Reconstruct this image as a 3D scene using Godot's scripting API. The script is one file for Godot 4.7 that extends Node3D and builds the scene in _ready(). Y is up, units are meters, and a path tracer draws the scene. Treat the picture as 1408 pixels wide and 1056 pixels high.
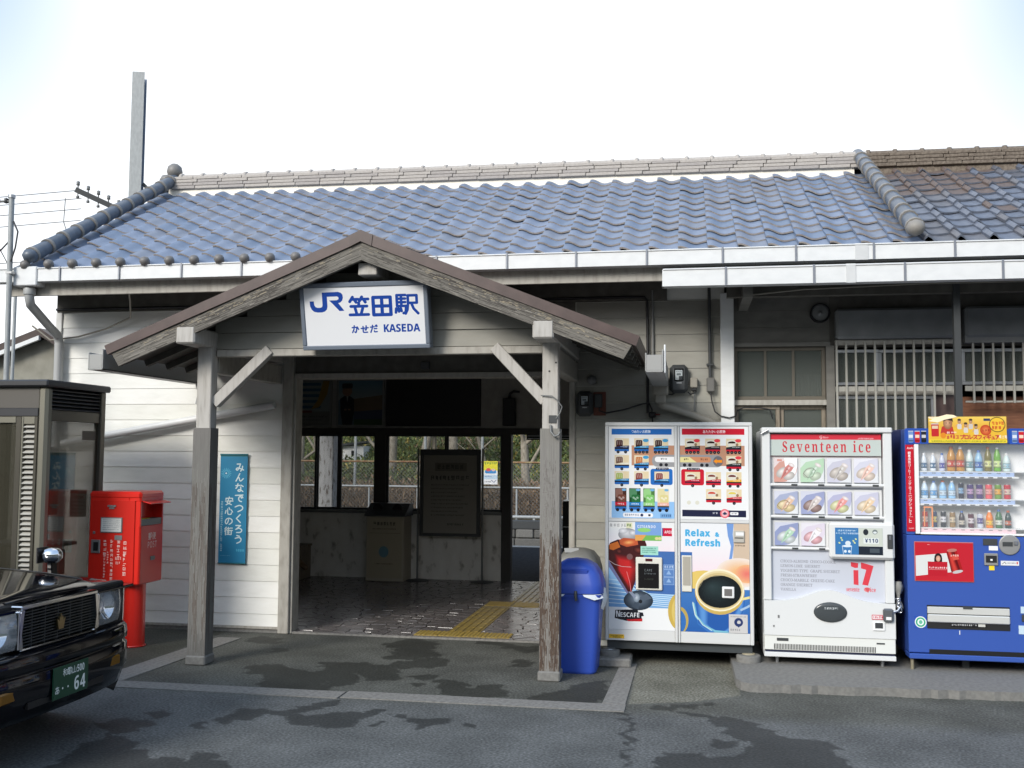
extends Node3D
# ---------------------------------------------------------------- mesh builder
class Mb:
	var v := PackedVector3Array()
	var n := PackedVector3Array()
	var uv := PackedVector2Array()
	var xf := Transform3D.IDENTITY
	func tri(a: Vector3, b: Vector3, c: Vector3, ua := Vector2.ZERO, ub := Vector2(1, 0), uc := Vector2(1, 1)) -> void:
		var k := (b - a).cross(c - a)
		if k.length_squared() < 1e-16:
			return
		k = (xf.basis * k).normalized()
		for q in [[a, ua], [c, uc], [b, ub]]:
			v.append(xf * q[0]); n.append(k); uv.append(q[1])
	func quad(a: Vector3, b: Vector3, c: Vector3, d: Vector3) -> void: # counter-clockwise from outside: bottom left, bottom right, top right, top left
		tri(a, b, c, Vector2(0, 1), Vector2(1, 1), Vector2(1, 0))
		tri(a, c, d, Vector2(0, 1), Vector2(1, 0), Vector2(0, 0))
	func box(c: Vector3, s: Vector3, r := 0.0) -> Mb:
		var h := s * 0.5
		r = minf(r, minf(h.x, minf(h.y, h.z)) * 0.9)
		var g := h - Vector3(r, r, r)
		for ax in 3:
			var b := (ax + 1) % 3
			var d := (ax + 2) % 3
			for sg in [-1.0, 1.0]:
				var p := []
				for q in [[-1, -1], [1, -1], [1, 1], [-1, 1]]:
					var w := Vector3.ZERO
					w[ax] = h[ax] * sg; w[b] = g[b] * q[0]; w[d] = g[d] * q[1]
					p.append(c + w)
				if sg > 0: quad(p[0], p[1], p[2], p[3])
				else: quad(p[3], p[2], p[1], p[0])
			if r > 0.0:
				for s1 in [-1.0, 1.0]:
					for s2 in [-1.0, 1.0]:
						var e := []
						for q in [[0, -1], [1, -1], [1, 1], [0, 1]]:
							var w := Vector3.ZERO
							w[ax] = g[ax] * q[1]
							w[b] = (g[b] if q[0] == 1 else h[b]) * s1
							w[d] = (h[d] if q[0] == 1 else g[d]) * s2
							e.append(c + w)
						var t: float = s1 * s2
						if t < 0: quad(e[0], e[1], e[2], e[3])
						else: quad(e[3], e[2], e[1], e[0])
		if r > 0.0:
			for sx in [-1.0, 1.0]:
				for sy in [-1.0, 1.0]:
					for sz in [-1.0, 1.0]:
						var a := c + Vector3(h.x * sx, g.y * sy, g.z * sz)
						var b2 := c + Vector3(g.x * sx, h.y * sy, g.z * sz)
						var d2 := c + Vector3(g.x * sx, g.y * sy, h.z * sz)
						if sx * sy * sz > 0: tri(a, b2, d2)
						else: tri(a, d2, b2)
		return self
	func b2(x0: float, x1: float, y0: float, y1: float, z0: float, z1: float, r := 0.0) -> Mb:
		return box(Vector3(x0 + x1, y0 + y1, z0 + z1) * 0.5, Vector3(absf(x1 - x0), absf(y1 - y0), absf(z1 - z0)), r)
	func sheet(rows: Array, flip := false) -> Mb: # smooth surface through rows of points
		var R := rows.size()
		var C: int = rows[0].size()
		var nn := []
		for i in R:
			var line := PackedVector3Array()
			for j in C:
				var du: Vector3 = rows[i][mini(j + 1, C - 1)] - rows[i][maxi(j - 1, 0)]
				if rows[i][0].is_equal_approx(rows[i][C - 1]) and (j == 0 or j == C - 1):
					du = rows[i][1] - rows[i][C - 2]
				var dv: Vector3 = rows[mini(i + 1, R - 1)][j] - rows[maxi(i - 1, 0)][j]
				if dv.length_squared() < 1e-12 or du.length_squared() < 1e-12:
					du = rows[mini(i + 1, R - 1)][mini(j + 1, C - 1)] - rows[mini(i + 1, R - 1)][maxi(j - 1, 0)]
					dv = rows[mini(i + 1, R - 1)][j] - rows[i][j]
					if du.length_squared() < 1e-12:
						du = rows[maxi(i - 1, 0)][mini(j + 1, C - 1)] - rows[maxi(i - 1, 0)][maxi(j - 1, 0)]
						dv = rows[i][j] - rows[maxi(i - 1, 0)][j]
				var k := du.cross(dv)
				line.append((xf.basis * (-k if flip else k)).normalized())
			nn.append(line)
		for i in R - 1:
			for j in C - 1:
				var q := [[i, j], [i, j + 1], [i + 1, j + 1], [i, j], [i + 1, j + 1], [i + 1, j]]
				if not flip: q.reverse()
				for e in q:
					v.append(xf * rows[e[0]][e[1]]); n.append(nn[e[0]][e[1]])
					uv.append(Vector2(float(e[1]) / (C - 1), float(e[0]) / (R - 1)))
		return self
	func tube(path: Array, r, sides := 8, caps := true) -> Mb:
		var rows := []
		var up := Vector3.UP
		for i in path.size():
			var t: Vector3 = (path[mini(i + 1, path.size() - 1)] - path[maxi(i - 1, 0)]).normalized()
			if absf(t.dot(up)) > 0.95 and i == 0: up = Vector3.RIGHT
			var a := (up - t * up.dot(t)).normalized()
			up = a
			var b := t.cross(a)
			var rr: float = r[i] if r is Array else r
			var line := PackedVector3Array()
			for k in sides + 1:
				var g := TAU * k / sides
				line.append(path[i] + (a * cos(g) + b * sin(g)) * rr)
			rows.append(line)
		sheet(rows)
		if caps:
			for e in [0, path.size() - 1]:
				for k in sides:
					if e == 0: tri(path[e], rows[e][k + 1], rows[e][k])
					else: tri(path[e], rows[e][k], rows[e][k + 1])
		return self
	func lathe(prof: Array, c: Vector3, sides := 16, from := 0.0, to := TAU) -> Mb: # prof: Vector2(radius, height) upwards
		var rows := []
		for p in prof:
			var line := PackedVector3Array()
			for k in sides + 1:
				var g := from + (to - from) * k / sides
				line.append(c + Vector3(cos(g) * p.x, p.y, sin(g) * p.x))
			rows.append(line)
		return sheet(rows, false)
	func prism(poly: PackedVector2Array, z0: float, z1: float) -> Mb: # outline in x,y, pushed out along z
		if not Geometry2D.is_polygon_clockwise(poly): poly = poly.duplicate()
		else:
			poly = poly.duplicate(); poly.reverse()
		var lo := poly[0]
		var hi := poly[0]
		for p in poly:
			lo = lo.min(p); hi = hi.max(p)
		var sz := (hi - lo).max(Vector2(1e-6, 1e-6))
		var tr := Geometry2D.triangulate_polygon(poly)
		for i in range(0, tr.size(), 3):
			var a := poly[tr[i]]
			var b := poly[tr[i + 1]]
			var c := poly[tr[i + 2]]
			if (b - a).cross(c - a) < 0:
				var t := b
				b = c; c = t
			var u := []
			for p in [a, b, c]: u.append(Vector2((p.x - lo.x) / sz.x, 1.0 - (p.y - lo.y) / sz.y))
			tri(Vector3(a.x, a.y, z1), Vector3(b.x, b.y, z1), Vector3(c.x, c.y, z1), u[0], u[1], u[2])
			tri(Vector3(c.x, c.y, z0), Vector3(b.x, b.y, z0), Vector3(a.x, a.y, z0), u[2], u[1], u[0])
		for i in poly.size():
			var a := poly[i]
			var b := poly[(i + 1) % poly.size()]
			quad(Vector3(a.x, a.y, z0), Vector3(b.x, b.y, z0), Vector3(b.x, b.y, z1), Vector3(a.x, a.y, z1))
		return self
	func into(m: ArrayMesh = null) -> ArrayMesh:
		if m == null: m = ArrayMesh.new()
		var a := []
		a.resize(Mesh.ARRAY_MAX)
		a[Mesh.ARRAY_VERTEX] = v; a[Mesh.ARRAY_NORMAL] = n; a[Mesh.ARRAY_TEX_UV] = uv
		m.add_surface_from_arrays(Mesh.PRIMITIVE_TRIANGLES, a)
		return m

# ---------------------------------------------------------------- a canvas for print: lettering, posters, stains
const GLYPH := {
	"笠": "22,2 8,24; 16,13 48,13; 30,14 38,28; 66,2 54,22; 60,13 95,13; 74,14 82,28; 50,31 50,46; 12,48 88,48; 32,58 38,84; 68,58 60,84; 6,90 94,90",
	"田": "10,10 90,10 90,90 10,90 10,10; 50,10 50,90; 10,50 90,50",
	"駅": "10,8 46,8; 10,24 44,24; 10,40 44,40; 28,8 28,57; 10,8 10,57 47,57 45,85 36,90; 6,68 4,86; 15,68 17,82; 25,67 28,80; 56,10 92,10 92,44 56,44; 56,10 56,45 52,75 44,92; 70,46 78,70 96,92",
	"か": "~8,30 55,26 66,36 62,70 52,90 40,82; 36,6 30,50 10,90; 74,22 90,52",
	"せ": "5,42 95,34; ~70,10 70,50 64,62 54,58; ~30,18 30,78 40,90 84,88",
	"だ": "6,28 56,24; 34,6 26,50 8,92; 54,48 86,46; ~54,74 60,86 90,84; 72,8 78,22; 86,4 92,18",
	"た": "6,28 60,24; 36,6 28,50 10,92; 56,48 90,46; ~56,74 62,86 92,84",
	"み": "18,16 56,14; ~56,14 40,60 22,84 8,74 22,60 60,68 92,82; ~80,40 76,70 60,94",
	"ん": "50,8 30,50 8,92; ~10,88 28,58 44,56 50,80 64,90 92,64",
	"な": "8,28 54,24; ~32,6 24,40 10,58; 68,22 92,36; ~64,42 66,78 50,92 34,84 44,72 66,76 90,92",
	"で": "6,22 92,16; ~92,16 56,34 44,60 56,84 78,90; 70,40 78,52; 84,34 92,46",
	"つ": "~6,36 54,18 90,34 86,64 40,88",
	"く": "66,6 24,48 70,94",
	"ろ": "20,12 74,12 20,56; ~20,56 56,42 88,60 74,86 30,90",
	"う": "34,8 64,16; ~16,40 56,30 82,44 74,74 36,94",
	"い": "~14,24 20,70 34,82 42,66; ~74,28 86,46 90,66",
	"め": "20,20 34,74; ~66,10 52,64 24,88 8,66 30,38 66,30 92,54 84,82 58,94",
	"お": "6,28 58,26; ~32,6 32,80 18,90 8,76 34,58 70,50 90,68 76,90 58,88; 70,14 92,30",
	"あ": "12,22 84,18; ~44,4 42,50 52,90; ~72,36 52,74 22,88 10,70 40,48 80,50 90,72 62,94",
	"の": "~50,18 40,62 22,84 8,60 22,28 54,16 88,34 88,66 56,90",
	"安": "50,2 50,16; 10,34 10,18 90,18 90,34; 42,28 24,70 78,94; 68,46 54,76 12,96; 4,52 96,50",
	"心": "14,44 6,78; ~34,26 36,78 48,90 76,88 80,70; 50,10 62,34; 78,36 94,62",
	"街": "22,4 4,26; 24,28 4,52; 14,42 14,96; 34,20 60,20; 47,6 47,88; 32,42 62,42; 34,62 60,62; 30,88 64,88; 70,14 96,14; 66,42 98,42; 84,42 84,90 74,92",
	"郵": "6,14 50,8; 28,12 28,88; 4,32 54,32; 4,54 54,54; 14,20 14,70; 42,20 42,70; 8,72 50,72; 2,90 54,90; 64,8 64,98; ~64,10 92,10 76,38 94,58 74,70",
	"便": "24,4 6,46; 16,32 16,96; 34,12 96,12; 40,28 90,28 90,62 40,62 40,28; 40,45 90,45; 65,12 58,74 30,96; 44,68 66,86 98,96",
	"和": "42,4 10,14; 4,32 52,32; 27,12 27,96; 26,34 4,72; 28,40 50,62; 62,24 94,24 94,84 62,84 62,24",
	"歌": "4,8 54,8; 48,8 48,44 40,46; 10,18 34,18 34,36 10,36 10,18; 2,52 56,52; 48,52 48,94 40,94; 10,64 34,64 34,84 10,84 10,64; 70,4 60,30; 66,18 96,18 90,34; 78,34 74,64 54,96; 78,50 98,96",
	"山": "50,6 50,88; 10,36 10,88 90,88; 90,36 90,92",
	"飲": "26,2 2,34; 26,2 50,26; 10,36 42,36 42,60 10,60; 10,36 10,92 36,80; 10,48 42,48; 64,4 54,36; 60,20 96,20 90,36; 74,30 70,64 48,96; 72,54 98,96",
	"物": "10,10 4,36; 6,28 46,28; 26,4 26,96; 2,64 48,56; 58,4 46,42; 56,22 94,22 90,80 78,94; 70,24 46,70; 84,24 54,90",
	"朝": "4,14 48,14; 26,2 26,26; 8,28 44,28 44,62 8,62 8,28; 8,45 44,45; 2,76 50,76; 26,62 26,98; 60,6 60,60 52,96; 60,6 94,6 94,94 82,94; 60,32 94,32; 60,58 94,58",
	"専": "10,14 90,14; 50,2 50,56; 20,26 80,26 80,54 20,54 20,26; 20,40 80,40; 4,66 96,66; 68,56 68,94 54,94; 26,76 38,88",
	"用": "16,8 16,70 6,96; 16,8 88,8 88,94 76,94; 16,36 88,36; 16,62 88,62; 52,8 52,94",
	"缶": "26,4 10,32; 20,20 86,20; 50,20 50,84; 6,48 94,48; 16,60 16,86 86,86; 86,60 86,92",
	"コ": "14,20 86,20 86,84; 10,84 90,84", "ー": "50,8 50,92", "ヒ": "20,8 20,84 88,86; 20,48 78,32", "ワ": "14,44 14,16 86,16 80,56 40,94",
	"ン": "10,22 34,36; 12,88 60,70 92,28", "ダ": "34,4 8,50; 30,22 78,22 64,66 24,96; 30,46 66,66; 80,2 86,14; 92,0 98,12",
	"モ": "16,16 84,16; 6,48 94,48; 46,16 46,84 86,88", "ニ": "18,24 82,24; 6,80 94,80", "グ": "36,4 8,46; 30,22 80,22 68,64 26,96; 84,2 88,12; 94,0 98,10",
	"シ": "18,14 38,26; 8,40 28,52; 14,90 60,72 92,30", "ョ": "30,40 80,40 80,92; 34,66 80,66; 26,92 84,92", "ッ": "26,46 34,64; 48,42 56,60; 82,44 72,76 44,96",
	"ト": "38,4 38,96; 38,40 80,60", "プ": "10,22 80,22 70,62 28,94; 84,4 96,4 96,14 84,14 84,4", "ロ": "14,18 86,18 86,86 14,86 14,18", "レ": "26,8 26,90 90,46",
	"ス": "14,16 80,16 56,58 8,92; 56,56 92,92", "フ": "10,18 86,18 74,60 28,94", "ィ": "78,36 30,66; 56,54 56,96", "ギ": "12,30 76,22; 8,60 92,52; 40,4 58,96; 82,4 88,14; 92,0 98,10",
	"ュ": "28,46 66,46 64,88; 18,90 88,90", "ア": "10,14 88,14 60,46; 48,30 44,66 22,94"}
var fonts := {}

class Cv:
	var im: Image
	var w: int
	var h: int
	var s := 2.0
	var fonts: Dictionary
	func _init(ww: int, hh: int, c: Color, f: Dictionary) -> void:
		w = ww; h = hh; fonts = f
		im = Image.create_empty(int(w * s), int(h * s), false, Image.FORMAT_RGB8)
		im.fill(c)
	func rect(x: float, y: float, rw: float, rh: float, c: Color) -> Cv:
		im.fill_rect(Rect2i(roundi(x * s), roundi(y * s), maxi(1, roundi(rw * s)), maxi(1, roundi(rh * s))), c)
		return self
	func grad(x: float, y: float, rw: float, rh: float, a: Color, b: Color) -> Cv:
		var k := int(rh * s)
		for i in k:
			im.fill_rect(Rect2i(roundi(x * s), roundi(y * s) + i, roundi(rw * s), 1), a.lerp(b, float(i) / maxi(1, k)))
		return self
	func poly(p, c: Color) -> Cv:
		var q := PackedVector2Array(p)
		var m := q.size()
		var lo := 1e9
		var hi := -1e9
		for i in m:
			q[i] *= s
			lo = minf(lo, q[i].y); hi = maxf(hi, q[i].y)
		for y in range(maxi(0, floori(lo)), mini(im.get_height(), ceili(hi) + 1)):
			var yc := y + 0.5
			var xs := []
			for i in m:
				var a := q[i]
				var b := q[(i + 1) % m]
				if (a.y <= yc) != (b.y <= yc):
					xs.append(a.x + (b.x - a.x) * (yc - a.y) / (b.y - a.y))
			xs.sort()
			for i in range(0, xs.size() - 1, 2):
				var x0 := roundi(xs[i])
				var x1 := roundi(xs[i + 1])
				if x1 > x0: im.fill_rect(Rect2i(x0, y, x1 - x0, 1), c)
		return self
	func ell(cx: float, cy: float, rx: float, ry: float, c: Color, turn := 0.0) -> Cv:
		var p := PackedVector2Array()
		for i in 28:
			p.append(Vector2(cx, cy) + (Vector2(cos(TAU * i / 28) * rx, sin(TAU * i / 28) * ry)).rotated(turn))
		return poly(p, c)
	func soft(cx: float, cy: float, rx: float, ry: float, a: Color, b: Color, turn := 0.0, ox := 0.0, oy := 0.0) -> Cv: # an ellipse that runs from colour a at its rim to b inside
		for i in 12:
			var t := i / 11.0
			ell(cx + ox * t * rx, cy + oy * t * ry, rx * (1.0 - t * 0.92), ry * (1.0 - t * 0.92), a.lerp(b, t), turn)
		return self
	func rr(x: float, y: float, rw: float, rh: float, r: float, c: Color) -> Cv:
		var p := PackedVector2Array()
		for k in 4:
			var o: Vector2 = [Vector2(x + rw - r, y + r), Vector2(x + rw - r, y + rh - r), Vector2(x + r, y + rh - r), Vector2(x + r, y + r)][k]
			for i in 6: p.append(o + Vector2(r, 0).rotated(-PI / 2 + k * PI / 2 + i * PI / 10))
		return poly(p, c)
	func line(p, lw: float, c: Color) -> Cv:
		for i in p.size() - 1:
			var a: Vector2 = p[i]
			var b: Vector2 = p[i + 1]
			var d := (b - a).normalized().orthogonal() * lw * 0.5
			poly([a + d, b + d, b - d, a - d], c)
		for a in p:
			if lw * s > 3.0: ell(a.x, a.y, lw * 0.5, lw * 0.5, c)
		return self
	func text(t: String, x: float, y: float, th: float, c: Color, face := "sans", sx := 1.0, track := 0.0, tilt := 0.0) -> Cv: # y is the base line, th the height of a capital
		var at := x
		for ch in t:
			var key := face + ch
			if not fonts.has(key):
				var m := TextMesh.new()
				m.font = fonts[face]; m.font_size = 100; m.pixel_size = 0.01; m.depth = 0.0; m.text = ch; m.curve_step = 6.0
				m.horizontal_alignment = HORIZONTAL_ALIGNMENT_LEFT
				var tr := []
				if ch != " ":
					var a := m.surface_get_arrays(0)
					var vv: PackedVector3Array = a[Mesh.ARRAY_VERTEX]
					var ix = a[Mesh.ARRAY_INDEX]
					var seq = ix if ix != null and ix.size() > 0 else range(vv.size())
					for i in seq: tr.append(Vector2(vv[i].x, -vv[i].y))
				var adv: float = fonts[face].get_string_size(ch, HORIZONTAL_ALIGNMENT_LEFT, -1, 100).x * 0.01
				fonts[key] = [tr, adv]
			if not fonts.has(face + "|base"):
				var m2 := TextMesh.new()
				m2.font = fonts[face]; m2.font_size = 100; m2.pixel_size = 0.01; m2.depth = 0.0; m2.text = "H"; m2.curve_step = 6.0
				var bb := m2.get_aabb()
				fonts[face + "|base"] = [-bb.position.y, bb.size.y]
			var g = fonts[key]
			var bs: float = fonts[face + "|base"][0]
			var k: float = th / fonts[face + "|base"][1]
			for i in range(0, g[0].size(), 3):
				var q := PackedVector2Array()
				for j in 3:
					var p: Vector2 = g[0][i + j]
					p.y -= bs
					q.append(Vector2(at + (p.x - p.y * tilt) * k * sx, y + p.y * k))
				poly(q, c)
			at += g[1] * k * sx + track
		return self
	func width(t: String, th: float, face := "sans", sx := 1.0, track := 0.0) -> float:
		var m2 := TextMesh.new()
		m2.font = fonts[face]; m2.font_size = 100; m2.pixel_size = 0.01; m2.depth = 0.0; m2.text = "H"
		return fonts[face].get_string_size(t, HORIZONTAL_ALIGNMENT_LEFT, -1, 100).x * 0.01 * sx * th / m2.get_aabb().size.y + track * t.length()
	func jp(t: String, x: float, y: float, size: float, lw: float, c: Color, down := false, step := 0.0, sx := 1.0) -> Cv: # strokes of each character
		var at := Vector2(x, y)
		for ch in t:
			if GLYPH.has(ch):
				for st in GLYPH[ch].split(";"):
					var raw: String = st.strip_edges()
					var soft := raw.begins_with("~")
					var pts := PackedVector2Array()
					for w2 in raw.trim_prefix("~").split(" ", false):
						var xy: PackedStringArray = w2.split(",")
						pts.append(at + Vector2(float(xy[0]) * sx, float(xy[1])) * size * 0.01)
					if soft:
						var cu := PackedVector2Array()
						for i in pts.size() - 1:
							for k in 6:
								cu.append(pts[i].cubic_interpolate(pts[i + 1], pts[maxi(i - 1, 0)], pts[mini(i + 2, pts.size() - 1)], k / 6.0))
						cu.append(pts[-1]); pts = cu
					line(pts, lw, c)
			if down: at.y += step if step > 0.0 else size * 1.12
			else: at.x += step if step > 0.0 else size * 1.1 * sx
		return self
	func marks(x: float, y: float, mw: float, mh: float, c: Color, seed_ := 1, down := false) -> Cv: # small print too fine to read in the photograph
		var g := RandomNumberGenerator.new()
		g.seed = seed_
		var p := 0.0
		var L := mh if down else mw
		var T := mw if down else mh
		while p < L:
			var k := T * g.randf_range(0.5, 0.95)
			for j in 3:
				var o := T * (0.1 + 0.35 * j)
				if g.randf() < 0.8:
					if down: rect(x + g.randf() * T * 0.2, y + p + k * 0.3 * j, T * g.randf_range(0.5, 0.9), T * 0.13, c)
					else: rect(x + p + k * 0.3 * j, y + g.randf() * T * 0.2, T * 0.13, T * g.randf_range(0.5, 0.9), c)
				if g.randf() < 0.6:
					if down: rect(x + o, y + p, T * 0.12, k * 0.8, c)
					else: rect(x + p, y + o, k * 0.8, T * 0.12, c)
			p += k + T * 0.18
		return self
	func tex() -> ImageTexture:
		im.shrink_x2()
		return ImageTexture.create_from_image(im)

func cv(w: int, h: int, c: Color) -> Cv:
	return Cv.new(w, h, c, fonts)

# ---------------------------------------------------------------- materials
func lin(r: float, g: float, b: float) -> Color: # real-world base colour; all but the white paints are a shade darker than first measured
	var k := 0.74 if maxf(r, maxf(g, b)) < 0.62 else 1.0
	return Color(r * k, g * k, b * k).linear_to_srgb()
func mat(c: Color, rough := 0.6, metal := 0.0) -> StandardMaterial3D:
	var m := StandardMaterial3D.new()
	m.albedo_color = c; m.roughness = rough; m.metallic = metal
	return m
var bumps := {}
func noise_tex(freq: float, stops: Array, kind := FastNoiseLite.TYPE_SIMPLEX, octaves := 4, seed_ := 3, size := 256) -> NoiseTexture2D:
	var f := FastNoiseLite.new()
	f.noise_type = kind; f.frequency = freq; f.fractal_octaves = octaves; f.seed = seed_
	var t := NoiseTexture2D.new()
	t.width = size; t.height = size; t.seamless = true; t.noise = f
	if stops:
		var g := Gradient.new()
		var off := PackedFloat32Array()
		var col := PackedColorArray()
		for q in stops:
			off.append(q[0]); col.append(q[1])
		g.offsets = off; g.colors = col
		t.color_ramp = g
	return t
func nmat(stops: Array, scale: Vector3, freq := 0.02, rough := 0.7, bump := 0.0, octaves := 4, seed_ := 3) -> StandardMaterial3D:
	var m := mat(Color.WHITE, rough)
	m.albedo_texture = noise_tex(freq, stops, FastNoiseLite.TYPE_SIMPLEX, octaves, seed_)
	m.uv1_triplanar = true; m.uv1_world_triplanar = true; m.uv1_scale = scale
	if bump > 0.0:
		if not bumps.has("h"): bumps["h"] = noise_tex(0.05, [], FastNoiseLite.TYPE_SIMPLEX, 5, 9)
		m.heightmap_enabled = true; m.heightmap_texture = bumps["h"]; m.heightmap_scale = bump
	return m
func vary(m: StandardMaterial3D, tint: Color) -> StandardMaterial3D:
	var d: StandardMaterial3D = m.duplicate()
	d.albedo_color = Color(m.albedo_color.r * tint.r, m.albedo_color.g * tint.g, m.albedo_color.b * tint.b)
	return d
func pic(t: Texture2D, rough := 0.35) -> StandardMaterial3D:
	var m := mat(Color(0.94, 0.94, 0.94), rough) # print a little faded
	m.albedo_texture = t
	return m
func glass(c: Color, a: float, rough := 0.03) -> StandardMaterial3D:
	var m := mat(Color(c.r, c.g, c.b, a), rough)
	m.transparency = BaseMaterial3D.TRANSPARENCY_ALPHA
	return m

# ---------------------------------------------------------------- objects
var taken := {}
func numbered(called: String) -> String:
	var k: int = taken.get(called, -1) + 1
	taken[called] = k
	return called if k == 0 else "%s_%03d" % [called, k]
func tag(o: Node3D, label: String, category := "", group := "", kind := "") -> Node3D:
	if label: o.set_meta("label", label)
	if category: o.set_meta("category", category)
	if group: o.set_meta("group", group)
	if kind: o.set_meta("kind", kind)
	return o
func thing(called: String, label: String, category: String, at := Vector3.ZERO, turn := 0.0, group := "") -> Node3D:
	var o := Node3D.new()
	o.name = numbered(called); add_child(o)
	o.position = at; o.rotation.y = turn
	return tag(o, label, category, group)
var offs := {}
func wthing(called: String, label: String, category: String, at: Vector3, group := "") -> Node3D: # a thing whose parts are given in world coordinates
	var o := thing(called, label, category, at, 0.0, group)
	offs[o] = at
	return o
func put(parent: Node, called: String, mesh, m: Material) -> MeshInstance3D:
	var o := MeshInstance3D.new()
	o.mesh = mesh.into() if mesh is Mb else mesh
	o.material_override = m
	if offs.has(parent): o.position = -offs[parent]
	if parent == self:
		o.name = numbered(called); add_child(o)
	else:
		var k := "%d/%s" % [parent.get_instance_id(), called]
		o.name = numbered_in(k, called)
		parent.add_child(o, true)
	return o
func numbered_in(key: String, called: String) -> String:
	var k: int = taken.get(key, -1) + 1
	taken[key] = k
	return called if k == 0 else "%s_%03d" % [called, k]
func bx(parent: Node, called: String, x0: float, x1: float, y0: float, y1: float, z0: float, z1: float, m: Material, r := 0.0) -> MeshInstance3D:
	return put(parent, called, Mb.new().b2(x0, x1, y0, y1, z0, z1, r), m)
func panel(parent: Node, called: String, x0: float, x1: float, y0: float, y1: float, z: float, m: Material, depth := 0.004) -> MeshInstance3D: # a thin printed plate facing +z
	var b := Mb.new()
	b.quad(Vector3(x0, y0, z), Vector3(x1, y0, z), Vector3(x1, y1, z), Vector3(x0, y1, z))
	var k := b.v.size()
	b.b2(x0, x1, y0, y1, z - depth, z - 0.0008)
	for i in range(k, b.v.size()): b.uv[i] = Vector2(0.01, 0.01)
	return put(parent, called, b, m)
func struct(called: String, mesh, m: Material) -> MeshInstance3D:
	var o := put(self, called, mesh, m)
	o.set_meta("kind", "structure")
	return o
func vec(a: Array) -> PackedVector2Array:
	var p := PackedVector2Array()
	for i in range(0, a.size(), 2): p.append(Vector2(a[i], a[i + 1]))
	return p

var rng := RandomNumberGenerator.new()
var X := {} # materials by name
const SUN := Vector3(-0.40, 0.47, 0.78)
const WET := "-3.42,3.88 -3.43,3.63 -3.42,3.47 -3.47,3.37 -3.34,3.40 -3.21,3.53 -3.07,3.66 -2.87,3.75 -2.73,3.77 -2.71,3.61 -2.59,3.71 -2.37,4.07 -3.21,4.24; -3.60,3.15 -3.36,3.04 -3.30,3.19 -3.33,3.34 -3.47,3.34; -3.29,2.90 -3.27,2.98 -3.31,3.01 -3.38,3.00 -3.45,2.93 -3.46,2.86 -3.42,2.82 -3.35,2.83; -2.94,2.96 -2.89,2.69 -2.64,2.64 -2.42,2.38 -2.38,2.53 -2.50,2.75 -2.11,2.60 -2.07,2.72 -2.09,2.94 -2.41,2.98 -2.64,2.80 -2.89,3.06; -2.96,3.09 -2.94,3.14 -2.96,3.17 -3.00,3.15 -3.04,3.10 -3.05,3.04 -3.04,3.02 -3.00,3.03; -2.82,3.23 -2.82,3.26 -2.85,3.27 -2.88,3.27 -2.91,3.25 -2.91,3.23 -2.88,3.21 -2.84,3.21; -3.95,0.43 -3.89,0.16 -3.55,0.41 -3.69,0.54; -3.39,0.78 -3.38,0.85 -3.42,0.90 -3.49,0.88 -3.54,0.81 -3.55,0.73 -3.51,0.68 -3.44,0.71; -3.38,1.63 -3.41,1.34 -3.17,1.39 -2.78,1.55 -2.44,1.70 -2.43,1.87 -2.63,1.79 -2.61,2.11 -2.91,2.18 -3.09,2.05 -3.10,1.80; -2.92,1.19 -2.60,1.12 -2.52,1.35 -2.77,1.30; -2.65,0.35 -2.56,0.07 -2.20,0.19 -2.21,0.49 -2.04,0.63 -2.22,0.88 -2.47,0.94 -2.51,0.56; -2.89,1.18 -2.61,1.17 -2.32,1.06 -2.13,0.81 -1.96,0.88 -2.00,1.15 -2.23,1.29 -2.17,1.65 -2.39,1.69 -2.54,1.50 -2.42,1.91 -2.63,1.87; -2.12,1.55 -1.97,1.43 -1.86,1.47 -1.96,1.60; -1.89,1.76 -1.90,1.81 -1.94,1.84 -1.99,1.83 -2.02,1.79 -2.01,1.74 -1.97,1.71 -1.92,1.72; -1.88,1.63 -1.76,1.61 -1.66,1.71 -1.52,1.81 -1.48,1.64 -1.35,1.69 -1.27,1.84 -1.35,2.09 -1.53,2.12 -1.71,2.05; -1.09,2.07 -1.03,1.87 -0.87,1.68 -0.63,1.33 -0.61,2.08 -0.98,2.08; -2.02,0.02 -1.76,0.03 -1.34,0.19 -1.30,0.44 -1.56,0.38 -1.71,0.15; -1.24,0.89 -1.26,0.99 -1.32,1.04 -1.40,1.02 -1.44,0.93 -1.43,0.83 -1.37,0.77 -1.29,0.80; -2.33,2.67 -2.23,2.65 -2.00,2.57 -2.09,2.76 -2.09,2.91 -2.22,2.97; -1.89,2.83 -1.89,2.85 -1.92,2.87 -1.95,2.87 -1.97,2.84 -1.97,2.82 -1.94,2.80 -1.91,2.81; -1.94,2.59 -1.84,2.64 -1.75,2.65 -1.53,2.70 -1.61,2.90 -1.77,2.75; -1.33,2.75 -1.33,2.78 -1.35,2.79 -1.36,2.78 -1.38,2.75 -1.38,2.72 -1.36,2.71 -1.34,2.72; -0.21,2.04 0.10,1.94 0.04,2.08 -0.21,2.17; -0.11,2.22 -0.01,2.20 0.14,2.24 0.35,2.32 0.43,2.52 0.54,2.56 0.61,2.69 0.80,2.76 0.82,2.98 0.84,3.39 -0.06,3.57 -0.16,3.25 -0.09,3.12 0.11,3.13 0.30,3.01 0.29,2.83 0.19,2.63 0.12,2.40; 0.26,2.87 0.24,2.91 0.20,2.94 0.16,2.93 0.14,2.89 0.16,2.84 0.20,2.81 0.24,2.82; -0.48,2.20 -0.42,2.22 -0.36,2.62 -0.34,3.12 -0.30,3.44 -0.26,3.82 -0.29,3.82 -0.35,3.41 -0.37,3.02 -0.42,2.51"

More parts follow.
